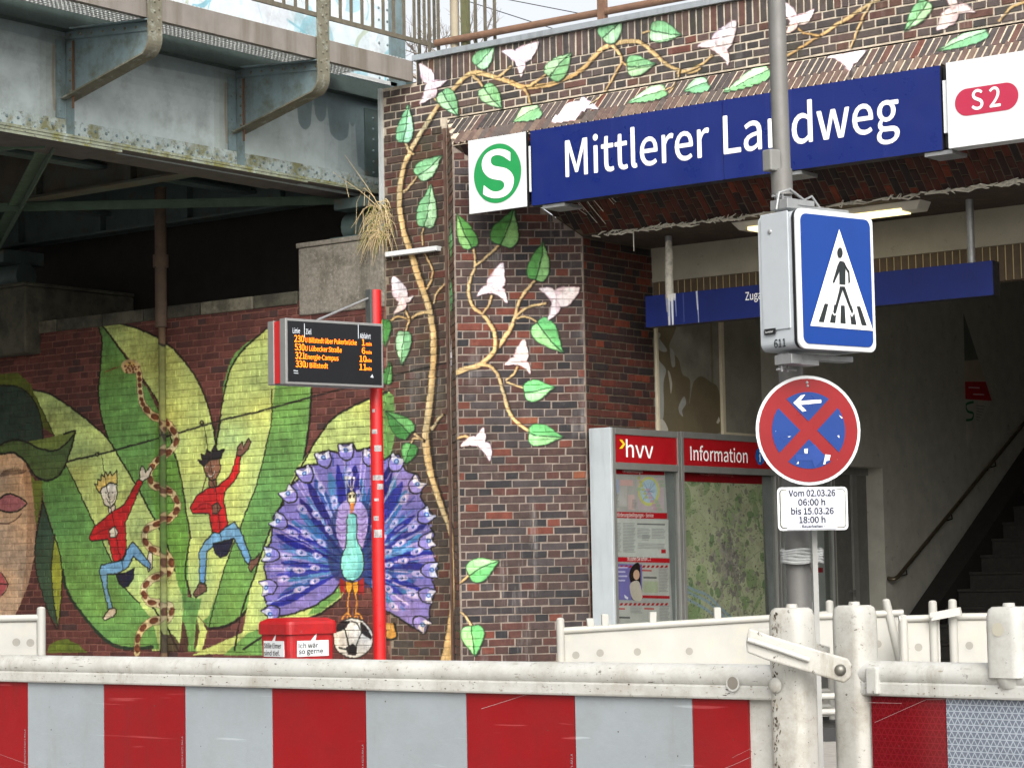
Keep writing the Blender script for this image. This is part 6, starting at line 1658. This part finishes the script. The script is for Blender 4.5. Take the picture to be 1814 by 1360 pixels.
# ------------------------------------------------------------------ bus departure display
DD = 17.0
p, d, n, k = frame_plane(672, 630, DD-0.12, 75.3)
TL, TR, BL, BR_ = (on(*q_, n, k) for q_ in ((509, 565.8), (674, 579.7), (510.4, 674.9), (676.6, 682.5)))
s0, s1 = ((TL+BL)/2)@d, ((TR+BR_)/2)@d; zt, zb = (TL[2]+TR[2])/2, (BL[2]+BR_[2])/2
w, h = s1-s0, zt-zb; cen = p+d*((s0+s1)/2-p@d); cen[2] = (zt+zb)/2
M_RPOLE = mat('pole_red', (180, 24, 26), 0.35, var=0.06, vs=5)
M_DGREY = mat('display_grey', (142, 142, 140), 0.4, 0.4, var=0.08)
pc0 = PD(669, 900, DD); ptop = PD(666, 510, DD)[2]
ds = empty('departure_display', (pc0[0], pc0[1], GZ), 'red pole with a black bus departure display showing orange lines of text', 'display')
b = MB(); b.tube([(pc0[0], pc0[1], GZ), (pc0[0], pc0[1], 2.0), (pc0[0], pc0[1], ptop)], 0.047, 18); b.build('pole', M_RPOLE, ds)
b = MB(); b.obox((pc0[0], pc0[1], ptop-0.2)-d*0.05, (d, n, uz), (0.012, 0.03, 0.2)); b.build('pole_mount', mat('mount_dark', (70, 74, 72), 0.5), ds)
t0 = 0.075
b = MB(); b.obox(cen-n*(t0/2+0.001), (d, n, uz), (w/2+0.018, t0/2, h/2+0.018)); b.build('front_shell', M_DGREY, ds, bevel=0.004)
b = MB(); b.obox(cen-n*(t0+0.042), (d, n, uz), (w/2+0.010, 0.041, h/2+0.006)); b.build('red_core', M_RPOLE, ds)
b = MB(); b.obox(cen-n*(t0+0.083+t0/2), (d, n, uz), (w/2+0.018, t0/2, h/2+0.012)); b.build('back_shell', M_DGREY, ds, bevel=0.004)
M_SCR = mat('display_glass', (14, 15, 19), 0.12, var=0.3, vs=3, spec=0.5)
b = MB(); b.obox(cen+n*0.001, (d, n, uz), (w/2, 0.002, h/2)); b.build('screen', M_SCR, ds)
V_ = za(450, 480, 6.1815)
def on_s(px, py, o=0.005): return on(*V_(px, py)[0], n, k)+n*o
M_LED = emit('led_orange', (255, 122, 12), 1.7); M_LEDW = emit('led_white', (190, 195, 200), 0.25)
for i, (l_, t_, m_) in enumerate((('230', 'U Billstedt über Pukerbrücke', '1 min'), ('530', 'U Lübecker Straße', '6 min'), ('321', 'Energie-Campus', '10 min'), ('330', 'U Billstedt', '11 min'))):
    b = MB(); yb = 775+i*92; cap_ = 0.040
    o = on_s(438+i*5, yb); zb_ = o[2]
    letter_b(b, l_, o, d, uz, (on_s(545, yb)-on_s(440, yb))@d, cap_*1.15, 0.008); b.build('led_number', M_LED, ds); b = MB()
    o = on_s(556, yb+10); o[2] = zb_; letter_b(b, t_, o, d, uz, (on_s((1120, 955, 920, 805)[i], yb)-on_s(556, yb))@d, cap_*0.85, 0.006); b.build('led_destination', M_LED, ds); b = MB()
    o = on_s(1178 if i < 2 else 1152, yb+50); o[2] = zb_; letter_b(b, m_.split()[0], o, d, uz, None, cap_*1.1, 0.008); b.build('led_minutes', M_LED, ds); b = MB()
    o = on_s(1222, yb+50); o[2] = zb_; letter_b(b, 'min', o, d, uz, (on_s(1282, yb)-on_s(1222, yb))@d, cap_*0.6, 0.012); b.build('led_unit', M_LED, ds)
b = MB()
for t_, px, py, e_ in (('Linie', 420, 680, 498), ('Ziel', 562, 692, 622), ('Abfahrt', 1155, 738, 1272)):
    o = on_s(px, py); letter_b(b, t_, o, d, uz, (on_s(e_, py)-o)@d, 0.036, 0.004)
for px, py in ((548, 640), (1138, 650)):
    o = on_s(px, py+60); b.obox(o+uz*0.03, (d, n, uz), (0.002, 0.0005, 0.05))
b.add([on_s(*q_) for q_ in ((1270, 1165), (1290, 1130), (1305, 1168))], ((0, 1, 2),)); b.add([on_s(*q_) for q_ in ((428, 1085), (478, 1092), (478, 1100), (428, 1093))], ((0, 1, 2, 3),)); b.add([on_s(*q_) for q_ in ((430, 1112), (480, 1118), (480, 1124), (430, 1118))], ((0, 1, 2, 3),))
b.build('caption', M_LEDW, ds)
b = MB(); b.tube([np.array((pc0[0], pc0[1], PD(657, 525, DD)[2]))-d*0.05, cen-n*0.03+uz*(h/2+0.02)-d*w*0.16], 0.009, 8); b.build('stay_rod', M_GALV, ds)
M_STK = mat('sticker_paper', (158, 152, 150), 0.7, var=0.4, vs=50, spots=((120, 110, 116), 40, 0.5, 0.6, 0.7))
tocam = unit(np.array((CAMP[0]-pc0[0], CAMP[1]-pc0[1], 0))); sdv = np.array((-tocam[1], tocam[0], 0))
for py, hh, ww, off in ((764, 8, 10, -4), (794, 11, 13, 2), (846, 9, 20, 2), (862, 10, 12, 6), (918, 8, 9, -3), (945, 14, 15, 0), (885, 5, 8, -2), (727, 6, 5, -5)):
    z_ = PD(669, py, DD)[2]; a0 = off*4.07e-3/0.047; aw = ww*4.07e-3/0.047/2; b = MB()
    vs = []
    for t in np.linspace(a0-aw, a0+aw, 5):
        rr_ = tocam*math.cos(t)-sdv*math.sin(t)*-1
        vs += [np.array((pc0[0], pc0[1], z_-hh*2.03e-3))+rr_*0.0485, np.array((pc0[0], pc0[1], z_+hh*2.03e-3))+rr_*0.0485]
    b.add(vs, [(2*i, 2*i+2, 2*i+3, 2*i+1) for i in range(4)]); b.build('sticker', M_STK, ds)

# ------------------------------------------------------------------ red litter bin
bp = PD(527, 1120, 16.6)
lb = empty('litter_bin', (bp[0], bp[1], GZ), 'dented red litter bin with white slogan labels in front of the peacock', 'bin')
d1, d2 = hdir(37.3+38), hdir(37.3-52)
M_BIN = mat('bin_red', (160, 18, 22), 0.45, var=0.14, vs=6, spots=[((112, 100, 98), 34, 0.64, 0.67, 0.9), ((110, 24, 26), 7, 0.5, 0.68, 0.6)], bmp=(20, 0.15, 0.004))
ztop = PD(527, 1094, 16.6)[2]; W2 = 0.205
c0 = np.array((bp[0], bp[1], 0))
def rsq(s, z, r=0.05): return [c0+d1*x_+d2*y0+uz*z for x_, y0 in rounded(2*s, 2*s, r, 4)]
def loft(bm, rings, cap=True):
    nn = len(rings[0]); vs = [p_ for r_ in rings for p_ in r_]; fs = []
    for i in range(len(rings)-1):
        for j in range(nn): fs.append((i*nn+j, i*nn+(j+1) % nn, (i+1)*nn+(j+1) % nn, (i+1)*nn+j))
    bm.add(vs, fs, 0, False)
    if cap: bm.add(rings[-1], (tuple(range(nn)),)); bm.add(rings[0], (tuple(range(nn))[::-1],))
b = MB(); loft(b, [rsq(W2*0.86, 0.35), rsq(W2*0.96, ztop-0.11)]); b.build('body', M_BIN, lb)
b = MB(); loft(b, [rsq(W2*1.03, ztop-0.11), rsq(W2*1.03, ztop-0.04), rsq(W2*1.0, ztop-0.022), rsq(W2*0.8, ztop), rsq(W2*0.4, ztop+0.004)]); b.build('lid', M_BIN, lb)
b = MB(); b.tube([c0+uz*GZ, c0+uz*0.36], 0.04, 12); b.obox(c0+uz*(GZ+0.01), (d1, d2, uz), (0.12, 0.12, 0.01)); b.build('stand', M_GALV, lb)
q = PD(487, 1106, 16.35); b = MB()
for i in range(9):
    o = c0-d2*-0.0+uz*(ztop-0.035)+d2*W2*1.035*-1
M_CHIP = mat('chipped_paint', (120, 112, 110), 0.7, var=0.3, vs=40)
for fd, fn_, t1, t2 in ((d2, -d1, 'Stille Eimer', 'sind tief.'), (d1, d2, 'Ich wär', 'so gerne')):
    fn2 = fn_ if fn_@(CAMP-c0) > 0 else -fn_
    fd2 = fd if np.cross(uz, fn2)@fd > 0 else -fd
    pl_c = c0+fn2*(W2*0.955)+uz*(ztop-0.21)
    b = MB(); b.obox(pl_c, (fd2, fn2, uz), (0.13, 0.003, 0.055)); o = pl_c+fn2*0.003+uz*0.054; b.add([o-fd2*0.02, o+fd2*0.02, o+fd2*0.035+uz*0.055], ((0, 1, 2),)); b.build('slogan_label', M_WHITE, lb)
    b = MB(); letter(b, t1, pl_c+fn2*0.005-fd2*0.12+uz*0.005, fd2, uz, w=0.22 if 'S' in t1 else 0.16, h=0.036, off=0.015); letter(b, t2, pl_c+fn2*0.005-fd2*0.12-uz*0.046, fd2, uz, w=0.2, h=0.036, off=0.015); b.build('slogan_text', M_BLACK, lb)

# ------------------------------------------------------------------ striped barrier fence in front
def grimy(name, col, rough, grime, scr, specks=0.66, film=0.5):
    """moulded plastic or sheeting: soft dirt film, dark specks, long pale scratches"""
    m, nt, bs = _new(name)
    c = lin(col)
    out = mix(nt, ramp(nt, noise(nt, 4, 6), 0.3, 0.7), tuple(v*0.9 for v in c), tuple(min(1, v*1.07) for v in c))
    out = mix(nt, ramp(nt, noise(nt, 9, 9, 0.75), 0.46, 0.74, 0, film), out, lin(grime))
    out = mix(nt, ramp(nt, noise(nt, 16, 8, 0.7, stretch=(1, 1, 0.2)), 0.56, 0.70, 0, film*0.8), out, lin(grime))
    out = mix(nt, ramp(nt, noise(nt, 90, 6, 0.7), specks, specks+0.04, 0, 0.85), out, lin((62, 54, 46)))
    out = mix(nt, ramp(nt, noise(nt, 30, 9, 0.8), specks-0.03, specks+0.02, 0, 0.7), out, lin((72, 62, 52)))
    if scr:
        for st, rot in (((3, 3, 55), 0.32), ((5, 5, 90), -0.55), ((2, 2, 70), 0.12)):
            g = N(nt, 'NewGeometry'); mp = N(nt, 'Mapping'); mp.inputs['Rotation'].default_value = (0, rot, 0); mp.inputs['Scale'].default_value = st
            nt.links.new(g.outputs['Position'], mp.inputs['Vector'])
            n = N(nt, 'TexNoise'); n.inputs['Scale'].default_value = 1.0; n.inputs['Detail'].default_value = 2; nt.links.new(mp.outputs[0], n.inputs['Vector'])
            out = mix(nt, ramp(nt, n.outputs['Fac'], 0.70, 0.73, 0, scr), out, tuple(min(1, v*1.5+0.06) for v in c))
    nt.links.new(out, bs.inputs['Base Color'])
    nt.links.new(ramp(nt, noise(nt, 12, 5), 0.3, 0.7, rough-0.08, rough+0.2), bs.inputs['Roughness'])
    bs.inputs['Specular IOR Level'].default_value = 0.3
    bump(nt, bs, noise(nt, 45, 7, 0.7), 0.22, 0.004)
    return m
M_BAR = grimy('barrier_white', (178, 178, 173), 0.42, (132, 126, 112), 0, 0.64, 0.75)
M_BARD = grimy('barrier_dirty', (174, 173, 166), 0.45, (120, 112, 96), 0, 0.63, 0.85)
M_BRED = grimy('stripe_red', (126, 8, 14), 0.36, (104, 24, 26), 0.5, 0.72, 0.5)
M_BGRY = grimy('stripe_silver', (138, 145, 149), 0.36, (126, 129, 128), 0.45, 0.70, 0.6)
def honey(name, c1, c2, f=95.0, w=0.16):
    m, nt, bs = _new(name)
    g = N(nt, 'NewGeometry'); acc = None
    for a0 in (0, 60, 120):
        v = unit((math.cos(R(a0+90)), 0, math.sin(R(a0+90))))
        vm = N(nt, 'VectorMath', operation='DOT_PRODUCT'); vm.inputs[1].default_value = tuple(v*f); nt.links.new(g.outputs['Position'], vm.inputs[0])
        fr = math_(nt, 'FRACT', vm.outputs['Value']); ls = math_(nt, 'LESS_THAN', fr, w)
        acc = ls if acc is None else math_(nt, 'MAXIMUM', acc, ls)
    c = mix(nt, acc, lin(c1), lin(c2)); c = mix(nt, 1.0, c, mix(nt, ramp(nt, noise(nt, 12, 4), 0.3, 0.7), (0.85, 0.85, 0.85), (1.1, 1.1, 1.1)), 'MULTIPLY')
    nt.links.new(c, bs.inputs['Base Color']); bs.inputs['Roughness'].default_value = 0.25
    return m
M_HRED2 = honey('prismatic_red', (96, 4, 14), (112, 16, 26)); M_HGRY = honey('prismatic_silver', (98, 105, 117), (148, 156, 164))
M_MUD = mat('mud_speck', (74, 64, 54), 0.9, var=0.3, vs=60); M_FILM = mat('dust_film', (140, 132, 116), 0.9, var=0.2, vs=60); M_SCRT = mat('scratch', (164, 142, 142), 0.6)
ZT = 1.203
def post(bm, c, d, n, w, t, z0, z1):
    rings = []
    for z, s in ((z0, 1), (z1-0.03, 1), (z1-0.014, 0.985), (z1-0.004, 0.9), (z1, 0.74)):
        rings.append([np.array((c[0], c[1], z))+d*x_*s+n*y0*s for x_, y0 in rounded(w, t, min(w, t)*0.30, 5)])
    nn = len(rings[0]); vs = [p_ for r_ in rings for p_ in r_]; fs = []
    for i in range(len(rings)-1):
        for j in range(nn): fs.append((i*nn+j, i*nn+(j+1) % nn, (i+1)*nn+(j+1) % nn, (i+1)*nn+j))
    bm.add(vs, fs, 0, True); bm.add(rings[-1], (tuple(range(nn)),), 0, True)
    bm.tube([np.array((c[0], c[1], z1-0.004)), np.array((c[0], c[1], z1+0.006))], [0.011, 0.009], 10)

def front_barrier(name, label, O, d, s0, s1, stripes, posts, group):
    n = np.array((d[1], -d[0], 0)); n = n if n[1] < 0 else -n
    P = lambda s, z, o=0.0: np.array((O[0], O[1], 0))+d*s+n*o+uz*z
    e = empty(name, P((s0+s1)/2, GZ), label, 'barrier', group)
    b = MB(); b.tube([P(s0, 1.226), P(s1, 1.226)], 0.0208, 16); b.build('top_rail', M_BAR, e)
    b = MB(); b.obox(P((s0+s1)/2, 1.202, 0.004), (d, n, uz), ((s1-s0)/2, 0.014, 0.012)); b.build('rail_lip', M_BAR, e, bevel=0.004)
    b = MB(); b.obox(P((s0+s1)/2, 1.075, -0.012), (d, n, uz), ((s1-s0)/2, 0.012, 0.135)); b.build('board', M_BAR, e)
    for a0, a1, m in stripes:
        b = MB(); b.obox(P((a0+a1)/2, 1.065, 0.003), (d, n, uz), ((a1-a0)/2-0.0008, 0.003, 0.127)); b.build('reflective_stripe', m, e)
    b = MB(); b.obox(P((s0+s1)/2, 0.42, -0.012), (d, n, uz), ((s1-s0)/2, 0.014, 0.10)); b.build('lower_board', M_BAR, e)
    for s in posts:
        b = MB(); post(b, P(s, 0, -0.006), d, n, 0.066, 0.058, GZ+0.02, 1.338); b.build('post', M_BARD, e)
        b = MB(); b.obox(P(s, GZ+0.05, 0), (d, n, uz), (0.2, 0.38, 0.05)); b.build('foot_plate', M_BLACK, e, bevel=0.02)
    # scuffs, mud specks and scrapes on rail, lip and boards
    rs = random.Random(len(label)); bm = MB()
    def fleck(fn, s_, z_, rs_, rz, mi):
        k_ = rs.randint(5, 7); bm.add([fn(s_+rs_*rs.uniform(0.5, 1.1)*math.cos(t), z_+rz*rs.uniform(0.5, 1.1)*math.sin(t)) for t in np.linspace(0, 2*math.pi, k_, endpoint=False)], (tuple(range(k_)),), mi)
    tube_ = lambda s_, a_: P(s_, 1.226+0.0211*math.sin(a_), 0.0211*math.cos(a_))
    lip_ = lambda s_, z_: P(s_, z_, 0.0186)
    brd = lambda s_, z_: P(s_, z_, 0.0066)
    for i in range(int(95*(s1-s0))):
        c_ = rs.choice((0.0, 0.0, rs.random())); s_ = rs.uniform(s0, s1)
        fleck(tube_, s_, rs.uniform(-0.9, 1.3), rs.uniform(0.0005, 0.003) if rs.random() < 0.8 else rs.uniform(0.004, 0.012), rs.uniform(0.015, 0.06), 0 if rs.random() < 0.4 else 1)
    for i in range(int(60*(s1-s0))): fleck(lip_, rs.uniform(s0, s1), rs.uniform(1.193, 1.212), rs.uniform(0.0006, 0.004), rs.uniform(0.0005, 0.0016), 0 if rs.random() < 0.4 else 1)
    for i in range(int(28*(s1-s0))): fleck(brd, rs.uniform(s0, s1), rs.uniform(0.95, 1.19), rs.uniform(0.0005, 0.002), rs.uniform(0.0005, 0.002), 0)
    for i in range(int(4*(s1-s0))):
        a_, z_, L_, sl = rs.uniform(s0, s1-0.1), rs.uniform(0.98, 1.18), rs.uniform(0.02, 0.35), rs.uniform(-0.45, 0.45); w_ = rs.uniform(0.00015, 0.0004)
        q_ = [(a_+L_*t, min(1.19, z_+L_*sl*(t+0.25*t*t))) for t in (0, 0.35, 0.7, 1.0)]
        for (u1, v1), (u2, v2) in zip(q_, q_[1:]): bm.add([brd(u1, v1-w_), brd(u2, v2-w_), brd(u2, v2+w_), brd(u1, v1+w_)], ((0, 1, 2, 3),), 2)
    tag(bm.build('scuff_marks', [M_MUD, M_FILM, M_SCRT], e), kind='stuff')
    return e, P, n
dB = unit((0.9987, -0.052, 0)); OB = (-3.903, 3.404)
stp = [(0.25*k, 0.25*(k+1), M_BRED if k % 2 else M_BGRY) for k in range(-3, 7)] + [(1.75, 1.862, M_BRED)]
e1, PB, nB = front_barrier('striped_barrier', 'long white plastic barrier with plain red and grey stripes crossing the foreground', OB, dB, -0.75, 1.93, stp, (1.944,), 'striped barriers in the foreground')
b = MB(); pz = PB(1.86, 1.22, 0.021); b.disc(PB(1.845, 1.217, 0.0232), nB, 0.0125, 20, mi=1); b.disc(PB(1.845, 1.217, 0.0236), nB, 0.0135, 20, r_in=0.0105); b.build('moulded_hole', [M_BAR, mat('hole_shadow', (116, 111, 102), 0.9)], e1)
b = MB(); b.dome(PB(1.93, 1.215, 0.028), nB, 0.0125, 0.006, 14); b.build('moulded_knob', M_BARD, e1)
rs = random.Random(77); bm = MB()      # the dark scraped streak down the edge of the end post
for i in range(190):
    z_ = 1.02+0.31*rs.random()**1.4; off_ = rs.gauss(-0.0195, 0.0045)+0.02*max(0, z_-1.15)*rs.random(); r1_, r2_ = rs.uniform(0.0006, 0.0035), rs.uniform(0.0008, 0.005)
    sl_ = rs.uniform(-1.5, 1.5); k_ = 5
    yy = 0.0232-max(0, abs(off_)-0.019)*0.9
    bm.add([PB(1.944+off_+r1_*rs.uniform(0.5, 1.1)*math.cos(t), z_+r2_*rs.uniform(0.5, 1.1)*math.sin(t)+sl_*r1_*math.cos(t), yy+0.0006) for t in np.linspace(0, 2*math.pi, k_, endpoint=False)], (tuple(range(k_)),), 0 if rs.random() < 0.75 else 1)
tag(bm.build('scraped_streak', [M_MUD, M_FILM], e1), kind='stuff')
CS = MB()
for k in (0, 2, 4, 6):
    letter(CS, 'VZ 605 E DIN 67520 A 6171.RA1.A', PB(0.25*k+ (0 if k else 0.0)-0.006, 0.99, 0.0072), uz, -dB, w=0.1, h=0.0045)
CS.build('edge_print', M_BGRY, e1)
OR = PD(1510, 1100, 3.93)
dR = unit((0.985, -0.17, 0))
# first point of the red field on the right-hand barrier
nR = np.array((dR[1], -dR[0], 0)); nR = nR if nR[1] < 0 else -nR
kk = nR@np.array((OR[0], OR[1], 0))
sx = lambda px, py: (on(px, py, nR, kk)-np.array((OR[0], OR[1], 0)))@dR
r0_, r1_ = sx(1548, 1300), sx(1681, 1300)
e2, PR, nR2 = front_barrier('striped_barrier', 'white plastic barrier with honeycomb reflective red and silver stripes beside the link arm', (OR[0], OR[1]), dR, 0.0, 1.4, [(r0_, r1_, M_HRED2), (r1_, r1_+0.25, M_HGRY), (r1_+0.25, r1_+0.5, M_HRED2), (r1_+0.5, r1_+0.75, M_HGRY)], (0.0, 1.4), 'striped barriers in the foreground')
s_ = sx(1792, 1100); b = MB(); post(b, PR(s_, 0, 0.006), dR, nR2, 0.066, 0.05, 1.225, 1.335); b.dome(PR(s_, 1.222, 0.004), (0, 0, -1), 0.026, 0.02, 12); b.build('moulded_lug', M_BAR, e2)
b = MB(); b.disc(PR(s_-0.004, 1.300, 0.0318), nR2, 0.011, 16); b.build('lug_hole', mat('yellowed_plastic', (168, 164, 148), 0.8), e2)
b = MB(); b.obox(PR(sx(1560, 1190), 1.215, 0.012), (dR, nR2, uz), (0.012, 0.014, 0.022)); b.build('rail_clip', M_BAR, e2, bevel=0.003)
# link arm between the two barriers
ln = empty('link_arm', PD(1415, 1160, 3.8), 'grooved white plastic link arm bolted between the two front barriers', 'link arm')
X_ = za(1290, 1050, 4.386)
nC = unit((CAMP-PD(1415, 1160, 3.8))*[1, 1, 0])
def lk(px, py, o): return PD(*X_(px, py)[0], 3.715-o)
b = MB(); b.prism([lk(*q_, 0.0) for q_ in ((160, 270), (320, 330), (640, 425), (930, 510), (965, 560), (950, 660), (900, 700), (640, 620), (300, 520), (145, 460), (138, 380))], -nC*0.016); b.build('front_arm', M_BARD, ln, bevel=0.003)
b = MB(); b.tube([lk(150, 360, 0.005), lk(400, 440, 0.005), lk(630, 520, 0.005)], 0.0042, 8); b.build('arm_rib', M_BAR, ln)
b = MB(); b.prism([PD(*X_(*q_)[0], 3.99) for q_ in ((180, 275), (320, 275), (790, 420), (790, 470), (400, 360))], -nC*0.012); b.build('rear_arm', M_BARD, ln)
b = MB(); b.dome(lk(870, 598, 0.002), nC, 0.0095, 0.006, 14); b.build('bolt', mat('dark_bolt', (120, 118, 110), 0.4, 0.8), ln)

# ------------------------------------------------------------------ white barriers further back
M_BACK = mat('back_barrier_white', (166, 165, 158), 0.55, var=0.09, vs=3, spots=[((176, 172, 156), 5, 0.54, 0.7, 0.6), ((130, 122, 104), 22, 0.66, 0.72, 0.6)])
def back_barrier(label, a, c, da, dc, posts, dims, lean=0.0):
    A, B2 = PD(*a, da), PD(*c, dc)
    dd = unit((B2-A)*[1, 1, 0]); L = np.linalg.norm((B2-A)[:2]); nn_ = np.array((dd[1], -dd[0], 0)); nn_ = nn_ if nn_@CAMP*1.0-nn_@A > 0 else -nn_
    e = empty('barrier', ((A[0]+B2[0])/2, (A[1]+B2[1])/2, GZ), label, 'barrier', 'plain white barriers by the station')
    b = MB(); b.tube([A, B2], 0.028, 10); b.build('top_rail', M_BACK, e)
    b = MB(); b.prism([A-uz*0.028, B2-uz*0.028, np.array((B2[0], B2[1], 0.58)), np.array((A[0], A[1], 0.58))], -nn_*0.03); b.build('board', M_BACK, e)
    b = MB(); b.tube([(A[0], A[1], 0.30), (B2[0], B2[1], 0.30)], 0.026, 8); b.tube([(A[0], A[1], 0.42), (B2[0], B2[1], 0.42)], 0.026, 8); b.build('lower_rail', M_BACK, e)
    for px, up, le in posts:
        t = ((px-a[0])/(c[0]-a[0])); t = t*da/(t*da+(1-t)*dc) if True else t
        q = A+(B2-A)*t
        b = MB(); lv = dd*le; top = q+uz*up*1.0
        if px not in (posts[0][0], posts[-1][0]):
            b.obox(q+uz*up*0.5+lv*up*0.5, (dd, nn_, unit(uz+lv)), (0.028, 0.02, up*0.5+0.01)); b.build('tab', M_BACK, e, bevel=0.006); continue
        b.tube([np.array((q[0], q[1], GZ))+lv*(GZ-q[2])+nn_*0.0, q+nn_*0.0, top+lv*up], [0.03, 0.034, 0.032], 10); b.dome(top+lv*up, uz, 0.032, 0.014, 10); b.build('post', M_BACK, e)
    for px in (posts[0][0], posts[-1][0]):
        t = (px-a[0])/(c[0]-a[0]); q = A+(B2-A)*t; b = MB(); b.obox((q[0], q[1], GZ+0.05), (dd, nn_, uz), (0.18, 0.36, 0.05)); b.build('foot_plate', M_BLACK, e)
    for px, py in dims:
        q = on(px, py, nn_, nn_@(A))
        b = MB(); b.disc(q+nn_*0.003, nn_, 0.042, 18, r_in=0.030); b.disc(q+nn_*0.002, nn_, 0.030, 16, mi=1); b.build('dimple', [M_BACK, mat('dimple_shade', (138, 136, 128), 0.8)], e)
    return e
back_barrier('white barrier with row of dimples standing in front of the display cases', (992, 1117), (1480, 1087), 18.6, 18.9, [(993, 0.09, 0.0), (1047, 0.075, -0.1), (1072, 0.1, 0.0), (1156, 0.095, 0.05), (1271, 0.1, 0.0), (1470, 0.1, 0)], ((1020, 1160), (1063, 1156), (1129, 1154), (1221, 1153)))
back_barrier('short white barrier with one leaning post in front of the lobby door', (1436, 1092), (1600, 1085), 18.2, 18.2, [(1440, 0.1, 0), (1575, 0.10, -0.2)], ((1555, 1140),))
back_barrier('narrow white barrier section ending at the gap before the dark stairs', (1592, 1096), (1664, 1094), 17.8, 17.8, [(1600, 0.02, 0), (1653, 0.12, 0)], ((1627, 1146),))
back_barrier('white barrier right of the dark gap in front of the stairs', (1682, 1092), (1850, 1090), 17.8, 17.8, [(1688, 0.12, 0), (1845, 0.12, 0)], ((1717, 1143),))
back_barrier('pale barrier end with two dimples by the painted face', (-160, 1098), (74, 1094), 17.5, 17.5, [(-150, 0.07, 0), (73, 0.07, 0)], ((29, 1137), (54, 1138)))
b = MB(); p_, q_ = PD(1650, 1092, 17.7), PD(1702, 1082, 17.7); b.obox((p_+q_)/2, (unit(q_-p_), nB, unit(np.cross(unit(q_-p_), nB))), (np.linalg.norm(q_-p_)/2, 0.012, 0.03)); b.dome(p_+nB*0.014, nB, 0.018)
tag(b.build('link_arm', M_BACK), 'small white link arm joining two barriers in front of the stairs', 'link arm')
